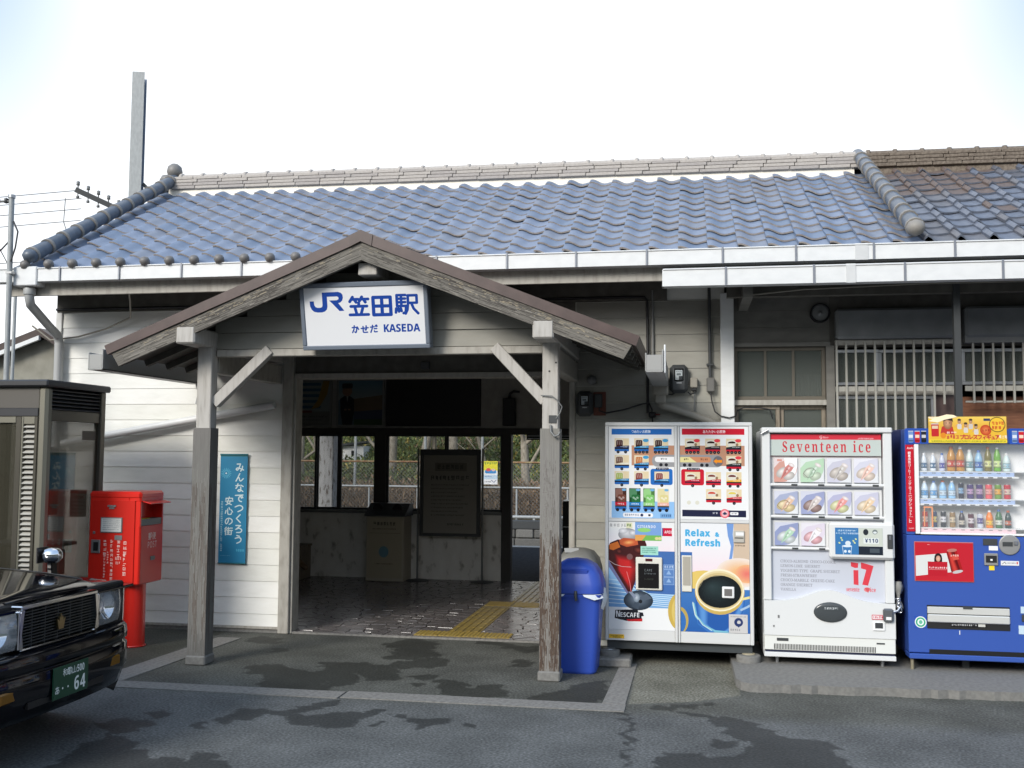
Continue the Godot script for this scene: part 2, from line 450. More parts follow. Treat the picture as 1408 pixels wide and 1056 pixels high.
func _ready() -> void:
	rng.seed = 11
	# ---- camera
	var cam := Camera3D.new()
	cam.name = "camera"
	add_child(cam)
	var yaw := deg_to_rad(10.1)
	var pitch := deg_to_rad(4.0)
	cam.position = Vector3(0, 1.68, 9.0)
	cam.basis = Basis(Vector3.UP, yaw) * Basis(Vector3.RIGHT, pitch) * Basis(Vector3.BACK, 0.0062)
	cam.fov = rad_to_deg(2.0 * atan(528.0 / 1380.0))
	cam.far = 900.0
	cam.current = true
	# ---- sky, exposure
	var we := WorldEnvironment.new()
	we.name = "world"
	var env := Environment.new()
	env.background_mode = Environment.BG_SKY
	env.sky = Sky.new()
	var pano := PanoramaSkyMaterial.new()
	pano.panorama = sky_picture()
	env.sky.sky_material = pano
	env.tonemap_mode = Environment.TONE_MAPPER_LINEAR
	env.tonemap_exposure = 2.0
	env.sdfgi_enabled = true
	env.ssao_enabled = true
	env.ssil_enabled = true
	we.environment = env
	add_child(we)
	var sun := DirectionalLight3D.new()
	sun.name = "sun"
	add_child(sun)
	sun.look_at_from_position(SUN, Vector3.ZERO)
	sun.light_energy = 0.5
	sun.light_color = Color(1.0, 0.975, 0.94)
	sun.light_angular_distance = 20.0
	sun.shadow_enabled = true
	var f := SystemFont.new()
	f.font_names = PackedStringArray(["Droid Sans"])
	fonts["sans"] = f
	f = SystemFont.new()
	f.font_names = PackedStringArray(["Droid Sans"]); f.font_weight = 700
	fonts["bold"] = f
	f = SystemFont.new()
	f.font_names = PackedStringArray(["Droid Serif"]); f.font_weight = 700
	fonts["serif"] = f
	f = SystemFont.new()
	f.font_names = PackedStringArray(["Droid Serif"])
	fonts["seriflight"] = f
	make_materials()
	build_ground()
	build_station()
	build_roof()
	build_canopy()
	build_interior()
	build_background()
	build_booth()
	build_post_box()
	build_car()
	build_cup_machine()
	build_ice_machine()
	build_drink_machine()
	build_small()

func sky_picture() -> ImageTexture:
	# thin bright overcast: white towards the station, bluer away from it and higher up, a hazy bright side where the low sun stands
	var im := Image.create_empty(256, 128, false, Image.FORMAT_RGBF)
	var n := FastNoiseLite.new()
	n.frequency = 1.1; n.fractal_octaves = 4; n.seed = 5
	for y in 128:
		var el := (0.5 - (y + 0.5) / 128.0) * PI
		for x in 256:
			var az := (x + 0.5) / 256.0 * TAU
			var d := Vector3(sin(az) * cos(el), sin(el), -cos(az) * cos(el)) # the left edge of the picture looks along -z
			var c := n.get_noise_3dv(d * 1.5) * 0.5 + 0.5
			# thin bright cloud over the station, pale blue showing to both sides of it
			var side := absf(wrapf(rad_to_deg(az) + 10.0, -180.0, 180.0))
			var blue := smoothstep(18.5, 31.0, side + (c - 0.5) * 2.5) * smoothstep(0.12, 0.44, el) * 0.95 + smoothstep(0.5, 1.3, el) * 0.45
			blue = clampf(blue * (0.9 + 0.2 * (1.0 - c)), 0.0, 1.0)
			var k := Vector3(0.66, 0.675, 0.69).lerp(Vector3(0.24, 0.34, 0.50), blue)
			var glow := pow(maxf(0.0, d.dot(SUN.normalized())), 5.0)
			k += Vector3(0.80, 0.775, 0.72) * glow
			k *= 1.0 if el >= 0.0 else 0.5
			im.set_pixel(x, y, Color(k.x, k.y, k.z))
	return ImageTexture.create_from_image(im)

func make_materials() -> void:
	X.siding = nmat([[0.0, lin(0.72, 0.72, 0.675)], [0.45, lin(0.765, 0.765, 0.72)], [1.0, lin(0.79, 0.79, 0.75)]], Vector3(0.5, 1.6, 0.5), 0.02, 0.62, 0.06)
	X.siding2 = vary(X.siding, Color(0.97, 0.97, 0.96))
	X.siding3 = vary(X.siding, Color(0.95, 0.955, 0.97))
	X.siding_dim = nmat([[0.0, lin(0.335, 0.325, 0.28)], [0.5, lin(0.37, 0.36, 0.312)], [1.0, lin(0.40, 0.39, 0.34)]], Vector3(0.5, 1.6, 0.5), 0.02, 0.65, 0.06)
	X.trim = nmat([[0.0, lin(0.36, 0.34, 0.29)], [0.5, lin(0.48, 0.455, 0.40)], [1.0, lin(0.52, 0.50, 0.44)]], Vector3(2, 0.6, 2), 0.03, 0.6, 0.05)
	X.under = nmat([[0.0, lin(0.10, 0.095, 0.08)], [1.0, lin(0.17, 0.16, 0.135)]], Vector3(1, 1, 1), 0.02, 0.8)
	X.gutter = nmat([[0.0, lin(0.63, 0.64, 0.635)], [0.6, lin(0.67, 0.68, 0.675)], [1.0, lin(0.69, 0.70, 0.69)]], Vector3(0.7, 1.2, 0.7), 0.03, 0.4)
	X.strap = mat(lin(0.30, 0.32, 0.36), 0.4, 0.4)
	X.tile = nmat([[0.0, lin(0.20, 0.255, 0.36)], [0.5, lin(0.24, 0.30, 0.415)], [1.0, lin(0.275, 0.34, 0.46)]], Vector3(1.4, 1.4, 1.4), 0.02, 0.52, 0.03)
	X.tile2 = vary(X.tile, Color(0.9, 0.93, 0.95))
	X.tile3 = vary(X.tile, Color(1.0, 0.97, 0.94))
	X.tile_butt = nmat([[0.0, lin(0.32, 0.28, 0.255)], [1.0, lin(0.50, 0.45, 0.41)]], Vector3(3, 3, 3), 0.03, 0.8)
	X.old_tile = nmat([[0.0, lin(0.12, 0.14, 0.18)], [0.5, lin(0.165, 0.19, 0.245)], [1.0, lin(0.22, 0.245, 0.30)]], Vector3(1.7, 1.7, 1.7), 0.03, 0.45, 0.04)
	X.old_tile2 = vary(X.old_tile, Color(0.98, 0.93, 0.88))
	X.old_tile3 = nmat([[0.0, lin(0.13, 0.095, 0.08)], [1.0, lin(0.22, 0.165, 0.14)]], Vector3(2, 2, 2), 0.03, 0.6, 0.04)
	X.roll = nmat([[0.0, lin(0.10, 0.125, 0.165)], [1.0, lin(0.17, 0.205, 0.25)]], Vector3(2, 2, 2), 0.02, 0.38)
	X.roll_ring = mat(lin(0.33, 0.31, 0.28), 0.6)
	X.ridge = nmat([[0.0, lin(0.46, 0.42, 0.375)], [0.5, lin(0.55, 0.505, 0.455)], [1.0, lin(0.60, 0.555, 0.505)]], Vector3(2.5, 5, 2.5), 0.03, 0.7)
	X.ridge2 = vary(X.ridge, Color(0.93, 0.93, 0.94))
	X.old_ridge = nmat([[0.0, lin(0.13, 0.10, 0.075)], [1.0, lin(0.30, 0.25, 0.195)]], Vector3(3, 3, 3), 0.03, 0.8)
	X.plaster = mat(lin(0.84, 0.79, 0.69), 0.8)
	# grey weathered paint on the posts and the gable boards: cream flecks, bare brown wood
	X.post = nmat([[0.0, lin(0.40, 0.375, 0.335)], [0.2, lin(0.50, 0.475, 0.43)], [0.5, lin(0.57, 0.545, 0.50)], [1.0, lin(0.61, 0.585, 0.54)]], Vector3(3, 0.4, 3), 0.03, 0.65, 0.05)
	X.post_clad = nmat([[0.0, lin(0.16, 0.13, 0.11)], [0.28, lin(0.27, 0.24, 0.215)], [0.36, lin(0.40, 0.385, 0.36)], [0.6, lin(0.47, 0.455, 0.43)], [1.0, lin(0.52, 0.505, 0.48)]], Vector3(5, 0.45, 5), 0.02, 0.7, 0.10, 5, 8)
	X.post_clad_r = nmat([[0.0, lin(0.17, 0.095, 0.055)], [0.42, lin(0.25, 0.15, 0.09)], [0.50, lin(0.40, 0.36, 0.32)], [0.7, lin(0.50, 0.48, 0.455)], [1.0, lin(0.55, 0.53, 0.50)]], Vector3(4.5, 0.35, 4.5), 0.02, 0.7, 0.10, 5, 15)
	X.barge = nmat([[0.0, lin(0.035, 0.03, 0.026)], [0.33, lin(0.085, 0.075, 0.066)], [0.46, lin(0.19, 0.178, 0.16)], [0.72, lin(0.27, 0.255, 0.23)], [0.80, lin(0.52, 0.46, 0.36)], [1.0, lin(0.60, 0.54, 0.43)]], Vector3(1.0, 3.2, 3.2), 0.02, 0.75, 0.12, 5, 4)
	X.brown = nmat([[0.0, lin(0.07, 0.042, 0.036)], [1.0, lin(0.115, 0.072, 0.062)]], Vector3(0.8, 0.8, 0.8), 0.02, 0.45)
	X.concrete = nmat([[0.0, lin(0.20, 0.195, 0.18)], [0.5, lin(0.245, 0.24, 0.222)], [1.0, lin(0.29, 0.283, 0.262)]], Vector3(1.7, 1.7, 1.7), 0.05, 0.88, 0.05, 5)
	X.kerb = nmat([[0.0, lin(0.19, 0.183, 0.168)], [0.42, lin(0.265, 0.256, 0.235)], [1.0, lin(0.33, 0.32, 0.295)]], Vector3(2.2, 2.2, 2.2), 0.04, 0.85, 0.15, 5)
	X.steel = nmat([[0.0, lin(0.36, 0.38, 0.38)], [1.0, lin(0.50, 0.525, 0.52)]], Vector3(3, 1, 3), 0.03, 0.45)
	X.pipe = mat(lin(0.50, 0.51, 0.50), 0.5)
	X.pipe_beige = mat(lin(0.34, 0.315, 0.26), 0.5)
	X.pipe_dark = mat(lin(0.36, 0.335, 0.28), 0.5)
	X.gutter_grey = mat(lin(0.42, 0.42, 0.40), 0.45)
	X.wing = nmat([[0.0, lin(0.17, 0.165, 0.145)], [1.0, lin(0.235, 0.225, 0.20)]], Vector3(0.7, 1.5, 0.7), 0.02, 0.7)  # colour lowered to deepen the shade under the lower eave
	X.wing_panel = nmat([[0.0, lin(0.20, 0.21, 0.21)], [1.0, lin(0.27, 0.28, 0.28)]], Vector3(0.7, 0.7, 0.7), 0.02, 0.7)  # eave shade put into the panel colour too
	X.grille = mat(lin(0.42, 0.41, 0.36), 0.5)
	X.wood_dim = mat(lin(0.16, 0.14, 0.105), 0.6)
	X.hall = nmat([[0.0, lin(0.64, 0.62, 0.57)], [1.0, lin(0.72, 0.70, 0.66)]], Vector3(1, 1, 1), 0.02, 0.8)
	X.dark = mat(lin(0.012, 0.012, 0.013), 0.6)
	X.black = mat(lin(0.006, 0.006, 0.007), 0.5)
	X.cable = mat(lin(0.012, 0.012, 0.014), 0.5)
	X.chrome = mat(lin(0.75, 0.76, 0.78), 0.12, 1.0)
	X.alu = mat(lin(0.55, 0.56, 0.57), 0.35, 0.8)
	X.grey = mat(lin(0.22, 0.225, 0.22), 0.5)
	X.dgrey = mat(lin(0.055, 0.06, 0.062), 0.5)
	X.white = mat(lin(0.78, 0.79, 0.78), 0.35)
	X.dim_glass = glass(Color(0.4, 0.42, 0.4), 0.55, 0.08)
	X.dim_glass.metallic_specular = 0.3
	X.roll_ring2 = mat(lin(0.21, 0.20, 0.19), 0.5)
	X.glass = glass(Color(0.75, 0.8, 0.8), 0.12)
	X.dark_glass = mat(lin(0.010, 0.011, 0.012), 0.06)
	X.wood = nmat([[0.0, lin(0.20, 0.165, 0.12)], [1.0, lin(0.34, 0.29, 0.22)]], Vector3(3, 0.8, 3), 0.03, 0.6)

# ---------------------------------------------------------------- ground
func build_ground() -> void:
	# forecourt asphalt with wet patches, a crack and a worn concrete apron
	var W := 2048
	var H := 1024
	var x0 := -6.2
	var sc := W / 10.2
	var msk := Cv.new(W / 2, H / 2, Color.BLACK, fonts)
	var edge := FastNoiseLite.new()
	edge.frequency = 2.2; edge.fractal_octaves = 4; edge.seed = 2
	for q in [["0.5,0.3 -0.3,0.3 -0.44,0.9 -0.42,2.05 0.0,1.9 0.34,1.65 0.34,1.0", Color(0, 1, 0)], ["-6.2,0.0 -4.3,0.0 -4.34,0.7 -4.25,2.0 -4.9,2.1 -6.2,1.6", Color(0, 0, 1)]]:
		var pp := PackedVector2Array()
		for w in q[0].split(" "):
			pp.append(Vector2((float(w.split(",")[0]) - x0) * sc, float(w.split(",")[1]) * sc) * 0.5)
		msk.poly(pp, q[1])
	for one in WET.split(";"):
		var raw := PackedVector2Array()
		for w in one.strip_edges().split(" "):
			raw.append(Vector2(float(w.split(",")[0]), float(w.split(",")[1])))
		var pp := PackedVector2Array()
		for i in raw.size(): # roughen the outline
			var a := raw[i]
			var b := raw[(i + 1) % raw.size()]
			var steps := maxi(2, int(a.distance_to(b) / 0.025))
			for k in steps:
				var p := a.cubic_interpolate(b, raw[i - 1], raw[(i + 2) % raw.size()], float(k) / steps)
				p += Vector2(edge.get_noise_2dv(p * 3.0), edge.get_noise_2dv(p * 3.0 + Vector2(31, 7))) * 0.11
				pp.append(Vector2((p.x - x0) * sc, p.y * sc) * 0.5)
		msk.poly(pp, Color(1, 0, 0))
	var blur := msk.im
	blur.resize(W / 4, H / 4, Image.INTERPOLATE_BILINEAR)
	blur.resize(W, H, Image.INTERPOLATE_CUBIC)
	var mk := blur.get_data()
	var nf := FastNoiseLite.new()
	nf.frequency = 0.22; nf.fractal_octaves = 3; nf.seed = 4
	var fine := nf.get_image(W, H, false, false, false)
	nf.frequency = 0.008; nf.fractal_octaves = 5
	var broad := nf.get_image(W, H, false, false, false)
	fine.convert(Image.FORMAT_L8)
	broad.convert(Image.FORMAT_L8)
	var fd := fine.get_data()
	var bd := broad.get_data()
	var col := PackedByteArray()
	var rgh := PackedByteArray()
	col.resize(W * H * 3)
	rgh.resize(W * H)
	for i in W * H:
		var wet := mk[i * 3] / 255.0
		var con := mk[i * 3 + 1] / 255.0
		var old := mk[i * 3 + 2] / 255.0
		var g := (fd[i] - 128) * 0.26 + (bd[i] - 128) * 0.12
		var road := clampf((i / W) / 1024.0 * 5.1 * 4.0 - 8.6, 0.0, 1.0)
		var v := (79.0 + road * 7.0 + g * 1.1) * (1.0 - 0.17 * old)
		v += con * (20.0 + g * 0.5)
		v *= 1.0 - 0.42 * wet
		col[i * 3] = clampi(int(v + con * 4.0 - road * 1.0), 0, 255)
		col[i * 3 + 1] = clampi(int(v + 1.0 + con * 2.0), 0, 255)
		col[i * 3 + 2] = clampi(int(v - 5.0 + road * 5.0 - con * 4.0 - old * 3.0), 0, 255)
		rgh[i] = int(215.0 - wet * 25.0)
	var gr := RandomNumberGenerator.new()
	gr.seed = 12
	for i in 5200: # grit, chips and pale aggregate
		var at := (gr.randi() % (W * H - W * 3)) * 3
		var dv := gr.randi_range(-30, 46)
		for q in (2 if i % 9 else 4):
			for ch in 3:
				var o := at + (q % 2) * 3 + (q / 2) * W * 3 + ch
				col[o] = clampi(col[o] + dv, 0, 255)
	var m := mat(Color.WHITE, 1.0)
	m.albedo_texture = ImageTexture.create_from_image(Image.create_from_data(W, H, false, Image.FORMAT_RGB8, col))
	m.roughness_texture = ImageTexture.create_from_image(Image.create_from_data(W, H, false, Image.FORMAT_L8, rgh))
	m.heightmap_enabled = true
	m.heightmap_texture = ImageTexture.create_from_image(fine)
	m.heightmap_scale = 0.25
	var b := Mb.new()
	b.quad(Vector3(-6.2, 0, 5.1), Vector3(4.0, 0, 5.1), Vector3(4.0, 0, 0), Vector3(-6.2, 0, 0))
	for i in b.uv.size(): b.uv[i].y = 1.0 - b.uv[i].y
	# texture rows run from the wall (top) towards the viewer
	for i in b.uv.size(): b.uv[i] = Vector2((b.v[i].x + 6.2) / 10.2, b.v[i].z / 5.1)
	struct("forecourt", b, m)
	X.asphalt = nmat([[0.0, lin(0.085, 0.088, 0.093)], [0.5, lin(0.107, 0.109, 0.114)], [1.0, lin(0.13, 0.132, 0.136)]], Vector3(1.3, 1.3, 1.3), 0.05, 0.8, 0.25, 5)
	# the land: flat round the station, the track bed behind it, a bank beyond, flat to the horizon
	var rows := []
	var hn := FastNoiseLite.new()
	hn.frequency = 0.12; hn.seed = 8
	var zs := [500.0, 120.0, 30.0, 12.0, 5.2, 5.1, 0.0, -4.4, -9.28, -9.3, -13.0, -13.02, -13.6, -15.0, -17.0, -19.0, -22.0, -26.0, -32.0, -45.0, -70.0, -200.0, -700.0]
	var hs := [-0.012, -0.012, -0.012, -0.012, -0.012, -0.012, -0.012, -0.012, -0.012, -0.95, -0.95, 0.1, 0.25, 0.7, 1.15, 1.6, 2.2, 3.0, 3.6, 3.6, 1.0, 0.0, 0.0]
	var xs := [-700.0, -200.0, -70.0, -40.0, -32.0, -26.0, -20.0, -16.0, -14.0, -12.0, -10.0, -8.0, -6.0, -4.0, -2.0, 0.0, 2.0, 4.0, 8.0, 14.0, 30.0, 70.0, 200.0, 700.0]
	for i in zs.size():
		var line := PackedVector3Array()
		for x in xs:
			var y: float = hs[i]
			if zs[i] < -13.3 and zs[i] > -60: y += hn.get_noise_2d(x, zs[i]) * 0.35 * clampf(-zs[i] - 13.0, 0.0, 3.0) / 3.0
			line.append(Vector3(x, y, zs[i]))
		rows.append(line)
	var flat := Mb.new()
	for i in zs.size() - 1:
		for j in xs.size() - 1:
			flat.quad(rows[i][j], rows[i][j + 1], rows[i + 1][j + 1], rows[i + 1][j])
	X.earth = nmat([[0.0, lin(0.07, 0.075, 0.03)], [0.45, lin(0.12, 0.10, 0.055)], [1.0, lin(0.20, 0.15, 0.09)]], Vector3(0.8, 0.8, 0.8), 0.03, 0.95)
	struct("ground", flat, vary(X.asphalt, Color(1, 0.98, 0.96)))
	# the grassy soil of the bank lies as its own sheet on the land
	var soil := Mb.new()
	for i in range(11, zs.size() - 1):
		for j in xs.size() - 1:
			var up := Vector3(0, 0.02, 0)
			soil.quad(rows[i][j] + up, rows[i][j + 1] + up, rows[i + 1][j + 1] + up, rows[i + 1][j] + up)
	struct("hillside", soil, X.earth)
	# unseen wooded ridge behind the camera, added to dim the eaves
	var added_hill := []
	for i in 41:
		var az := deg_to_rad(-105.0 + i * 5.25)
		var line := PackedVector3Array()
		for q in [[46.0, 0.0], [52.0, 0.42], [60.0, 0.75], [72.0, 1.0], [95.0, 0.9], [140.0, 0.0]]:
			var hh: float = q[1] * (19.0 + 3.0 * hn.get_noise_1d(i * 7.0) + 2.5 * hn.get_noise_2d(i * 3.0, q[0]))
			line.append(Vector3(sin(az) * q[0], hh - 0.03, 9.0 + cos(az) * q[0]))
		added_hill.append(line)
	struct("added_hills", Mb.new().sheet(added_hill), nmat([[0.0, lin(0.03, 0.04, 0.018)], [1.0, lin(0.075, 0.09, 0.04)]], Vector3(0.1, 0.1, 0.1), 0.05, 0.95))
	# light kerb strips set into the asphalt round the porch
	for q in [[-4.28, -2.40, 2.115, 2.305], [-2.385, -0.44, 2.09, 2.275]]:
		bx_s("kerb_strip", q[0], q[1], -0.05, 0.006, q[2], q[3], X.kerb)
	var kb := Mb.new()
	kb.v.clear()
	kb.xf = Transform3D(Basis(Vector3.RIGHT, PI / 2), Vector3(0, 0.0055, 0))
	kb.prism(vec([-4.36, 2.10, -4.12, 2.10, -4.02, 0.34, -4.24, 0.34]), 0.0, 0.05)
	struct("kerb_strip", kb, X.kerb)
	kb = Mb.new()
	kb.xf = Transform3D(Basis(Vector3.RIGHT, PI / 2), Vector3(0, 0.0065, 0))
	kb.prism(vec([-0.60, 2.085, -0.445, 2.085, -0.435, 0.75, -0.565, 0.75]), 0.0, 0.05)
	struct("kerb_strip", kb, X.kerb)
	# concrete slab under the machines, with a chipped front edge
	var g := RandomNumberGenerator.new()
	g.seed = 6
	var outl := PackedVector2Array([Vector2(0.30, 0.0), Vector2(0.31, 0.9)])
	outl.append(Vector2(0.315, 1.38)); outl.append(Vector2(0.345, 1.48)); outl.append(Vector2(0.40, 1.53))
	var x := 0.46
	while x < 4.2:
		outl.append(Vector2(x, 1.525 - (x - 0.46) * 0.05 + g.randf_range(-0.014, 0.012)))
		x += g.randf_range(0.03, 0.09)
	outl.append(Vector2(4.2, 1.36)); outl.append(Vector2(4.2, 0.0))
	kb = Mb.new()
	kb.xf = Transform3D(Basis(Vector3.RIGHT, PI / 2), Vector3(0, 0.06, 0))
	kb.prism(outl, 0.0, 0.10)
	struct("concrete_slab", kb, X.concrete)

func bx_s(called: String, x0: float, x1: float, y0: float, y1: float, z0: float, z1: float, m: Material, r := 0.0) -> MeshInstance3D:
	return struct(called, Mb.new().b2(x0, x1, y0, y1, z0, z1, r), m)

# ---------------------------------------------------------------- station building
var station: Node3D
func board(parent: Node, called: String, x0: float, x1: float, y0: float, y1: float, m: Material, z := 0.0, proud := 0.010) -> void:
	var b := Mb.new()
	var a := [Vector3(0, y0 + 0.003, z), Vector3(0, y0 + 0.003, z + proud), Vector3(0, y1, z + 0.004), Vector3(0, y1, z)]
	for i in 4:
		var p: Vector3 = a[i]
		var q: Vector3 = a[(i + 1) % 4]
		b.quad(p + Vector3(x0, 0, 0), q + Vector3(x0, 0, 0), q + Vector3(x1, 0, 0), p + Vector3(x1, 0, 0))
	var l := Vector3(x0, 0, 0)
	b.quad(a[3] + l, a[2] + l, a[1] + l, a[0] + l)
	l = Vector3(x1, 0, 0)
	b.quad(a[0] + l, a[1] + l, a[2] + l, a[3] + l)
	put(parent, called, b, m)

func clad(parent: Node, x0: float, x1: float, y0: float, y1: float, mats: Array, joint := 0.0) -> void:
	var k := 0
	var y := 0.014
	while y < y1:
		var lo := maxf(y, y0)
		var hi := minf(y + 0.152, y1)
		if hi > y0 + 0.02:
			var m: Material = mats[rng.randi() % mats.size()]
			if joint > 0.0 and k % 3 == 1:
				var j := x0 + (x1 - x0) * rng.randf_range(0.3, 0.7)
				board(parent, "siding_board", x0, j - 0.001, lo, hi, m)
				board(parent, "siding_board", j + 0.001, x1, lo, hi, m)
			else:
				board(parent, "siding_board", x0, x1, lo, hi, m)
		k += 1
		y += 0.152

func window_unit(parent: Node, x0: float, x1: float, y0: float, y1: float, z: float, panes: int, frame: Material, pane: Material, bar := 0.03, rail := 0.035) -> void:
	var fr := Mb.new()
	fr.b2(x0, x1, y1 - rail, y1, z - 0.03, z, 0.003)
	fr.b2(x0, x1, y0, y0 + rail, z - 0.03, z, 0.003)
	fr.b2(x0, x0 + rail, y0 + rail, y1 - rail, z - 0.03, z - 0.001, 0.003)
	fr.b2(x1 - rail, x1, y0 + rail, y1 - rail, z - 0.03, z - 0.001, 0.003)
	var w := put(parent, "window", fr, frame)
	var step := (x1 - x0 - rail * 2.0) / panes
	for i in panes:
		var a := x0 + rail + step * i
		bx(w, "pane", a + 0.001, a + step - 0.001, y0 + rail, y1 - rail, z - 0.020, z - 0.014, pane)
		if i > 0: bx(w, "glazing_bar", a - bar / 2, a + bar / 2, y0 + rail, y1 - rail, z - 0.027, z - 0.003, frame)

func build_station() -> void:
	station = thing("station_building", "long low wooden station building with blue-grey tiled roof and pale clapboard walls", "station")
	var sd := [X.siding, X.siding, X.siding2, X.siding3]
	# left wall
	var w := bx(station, "wall", -6.2, -3.80, 0.0, 3.30, -0.12, 0.0, X.siding2)
	clad(w, -6.19, -3.815, 0.05, 3.06, sd)
	bx(w, "foundation", -6.2, -3.80, 0.0, 0.052, 0.001, 0.024, X.concrete)
	bx(w, "corner_board", -6.215, -6.15, 0.05, 3.06, 0.004, 0.026, X.siding3, 0.003)
	bx(station, "drip_rail", -6.19, -3.78, 0.036, 0.058, 0.025, 0.040, X.trim)
	# pilasters either side of the way through
	bx(station, "door_jamb", -3.80, -3.695, 0.0, 2.62, -0.20, 0.05, X.trim, 0.006)
	bx(station, "jamb_stop", -3.695, -3.672, 0.0, 2.40, -0.11, 0.02, X.trim, 0.004)
	bx(station, "door_jamb", -1.075, -1.02, 0.0, 2.62, -0.20, 0.03, X.trim, 0.006)
	# wall over the way through
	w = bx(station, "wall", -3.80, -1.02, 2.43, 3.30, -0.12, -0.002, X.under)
	bx(w, "lintel", -3.69, -1.08, 2.38, 2.43, -0.14, 0.03, X.trim, 0.004)
	bx(w, "junction_box", -2.46, -2.38, 2.46, 2.53, 0.0, 0.03, X.dgrey, 0.005)
	# wall between the way through and the white post
	w = bx(station, "wall", -1.02, 0.30, 0.0, 3.30, -0.12, 0.0, X.siding2)
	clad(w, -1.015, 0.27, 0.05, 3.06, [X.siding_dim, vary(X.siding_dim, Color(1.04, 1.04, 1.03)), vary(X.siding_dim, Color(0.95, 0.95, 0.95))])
	bx(station, "corner_post", 0.262, 0.376, 0.0, 3.10, 0.0, 0.11, X.siding3, 0.005)
	# right wing: boards, window with three panes, sliding doors
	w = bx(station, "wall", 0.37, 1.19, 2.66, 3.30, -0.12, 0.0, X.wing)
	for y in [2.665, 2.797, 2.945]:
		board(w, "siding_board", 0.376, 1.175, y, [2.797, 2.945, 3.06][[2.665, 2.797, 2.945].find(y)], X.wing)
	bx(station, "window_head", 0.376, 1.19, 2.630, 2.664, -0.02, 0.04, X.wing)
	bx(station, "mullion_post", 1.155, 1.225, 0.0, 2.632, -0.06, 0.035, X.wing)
	window_unit(station, 0.378, 1.153, 2.165, 2.628, -0.005, 3, X.wood_dim, X.dim_glass, 0.022, 0.032)
	bx(station, "transom", 0.376, 1.154, 2.12, 2.164, -0.06, 0.03, X.trim)
	window_unit(station, 0.378, 0.766, 0.05, 2.118, -0.005, 1, X.wood, X.dim_glass, 0.022, 0.035)
	window_unit(station, 0.767, 1.153, 0.05, 2.118, -0.032, 1, X.wood, X.dim_glass, 0.022, 0.035)
	# right wing: barred windows
	w = bx(station, "wall", 1.19, 4.60, 2.62, 3.30, -0.12, -0.002, X.under)
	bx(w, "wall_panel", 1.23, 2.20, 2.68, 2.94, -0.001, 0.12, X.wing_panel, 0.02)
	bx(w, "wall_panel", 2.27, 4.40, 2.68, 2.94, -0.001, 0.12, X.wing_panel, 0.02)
	bx(w, "head_rail", 1.23, 2.20, 2.635, 2.676, 0.0, 0.06, X.trim)
	bx(w, "head_rail", 2.27, 4.40, 2.635, 2.695, 0.0, 0.10, X.grey)
	window_unit(station, 1.235, 1.60, 2.29, 2.60, -0.01, 1, X.alu, X.dim_glass, 0.02, 0.028)
	window_unit(station, 1.60, 2.24, 2.29, 2.60, -0.045, 1, X.alu, X.dim_glass, 0.02, 0.028)
	window_unit(station, 1.235, 2.04, 1.10, 2.20, -0.01, 1, X.alu, X.dim_glass, 0.02, 0.03)
	window_unit(station, 2.27, 4.40, 2.29, 2.60, -0.03, 3, X.alu, X.dim_glass, 0.03, 0.03)
	bx(station, "sash_rail", 1.225, 2.24, 2.205, 2.285, -0.07, -0.05, X.trim)
	bx(station, "wall", 2.05, 2.24, 0.0, 2.205, -0.12, -0.02, X.brown)
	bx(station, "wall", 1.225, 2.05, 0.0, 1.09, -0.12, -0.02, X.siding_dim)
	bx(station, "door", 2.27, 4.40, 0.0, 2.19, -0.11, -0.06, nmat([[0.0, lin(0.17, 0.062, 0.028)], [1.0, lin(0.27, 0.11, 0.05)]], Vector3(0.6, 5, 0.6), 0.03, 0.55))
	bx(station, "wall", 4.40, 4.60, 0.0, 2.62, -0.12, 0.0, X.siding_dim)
	# the grille of pale bars before those windows
	var gr := bx(station, "window_grille", 1.225, 2.16, 2.232, 2.275, 0.055, 0.075, X.grille)
	var g2 := bx(station, "window_grille", 2.27, 4.3, 2.232, 2.275, 0.055, 0.075, X.grille)
	bx(g2, "grille_rail", 2.27, 4.3, 2.135, 2.15, 0.058, 0.072, X.grille)
	var x := 1.235
	while x < 4.25:
		var left := x < 2.15
		if not (x > 2.14 and x < 2.29):
			bx(gr if left else g2, "grille_bar", x - 0.008, x + 0.008, (1.0 if x < 2.06 else 2.12) if left else 2.13, 2.66, 0.076, 0.092, X.grille)
		x += 0.0785
	# dark thin post standing before the wall, carrying the lower eave
	bx(station, "eave_post", 2.05, 2.10, 0.0, 3.05, 0.60, 0.65, X.dgrey)
	# pale curtain behind the window
	var rows := []
	for i in 5:
		var line := PackedVector3Array()
		for j in 15:
			line.append(Vector3(0.93 + j * 0.014, 2.10 + i * 0.075, -0.16 + 0.018 * sin(j * 1.9) - 0.01 * i))
		rows.append(line)
	put(station, "curtain", Mb.new().sheet(rows), mat(lin(0.25, 0.25, 0.24), 0.9))
	# room behind the right wing: closed, dark
	bx(station, "wall", -0.98, 4.6, 0.0, 3.2, -3.2, -3.1, X.under)
	bx(station, "ceiling", -1.0, 4.6, 3.0, 3.06, -4.1, -0.12, X.under)
	bx(station, "wall", 4.48, 4.6, 0.0, 3.2, -4.2, -0.12, X.siding3)
	# round dark-rimmed disc on the wing wall
	var d := Mb.new()
	d.xf = Transform3D(Basis(Vector3.RIGHT, PI / 2), Vector3(1.11, 2.915, 0.0))
	d.lathe([Vector2(0.085, 0.0), Vector2(0.085, 0.05), Vector2(0.078, 0.058), Vector2(0.070, 0.052), Vector2(0.068, 0.046)], Vector3.ZERO, 24)
	var disc := put(station, "wall_bell", d, X.black)
	d = Mb.new()
	d.xf = Transform3D(Basis(Vector3.RIGHT, PI / 2), Vector3(1.11, 2.915, 0.0))
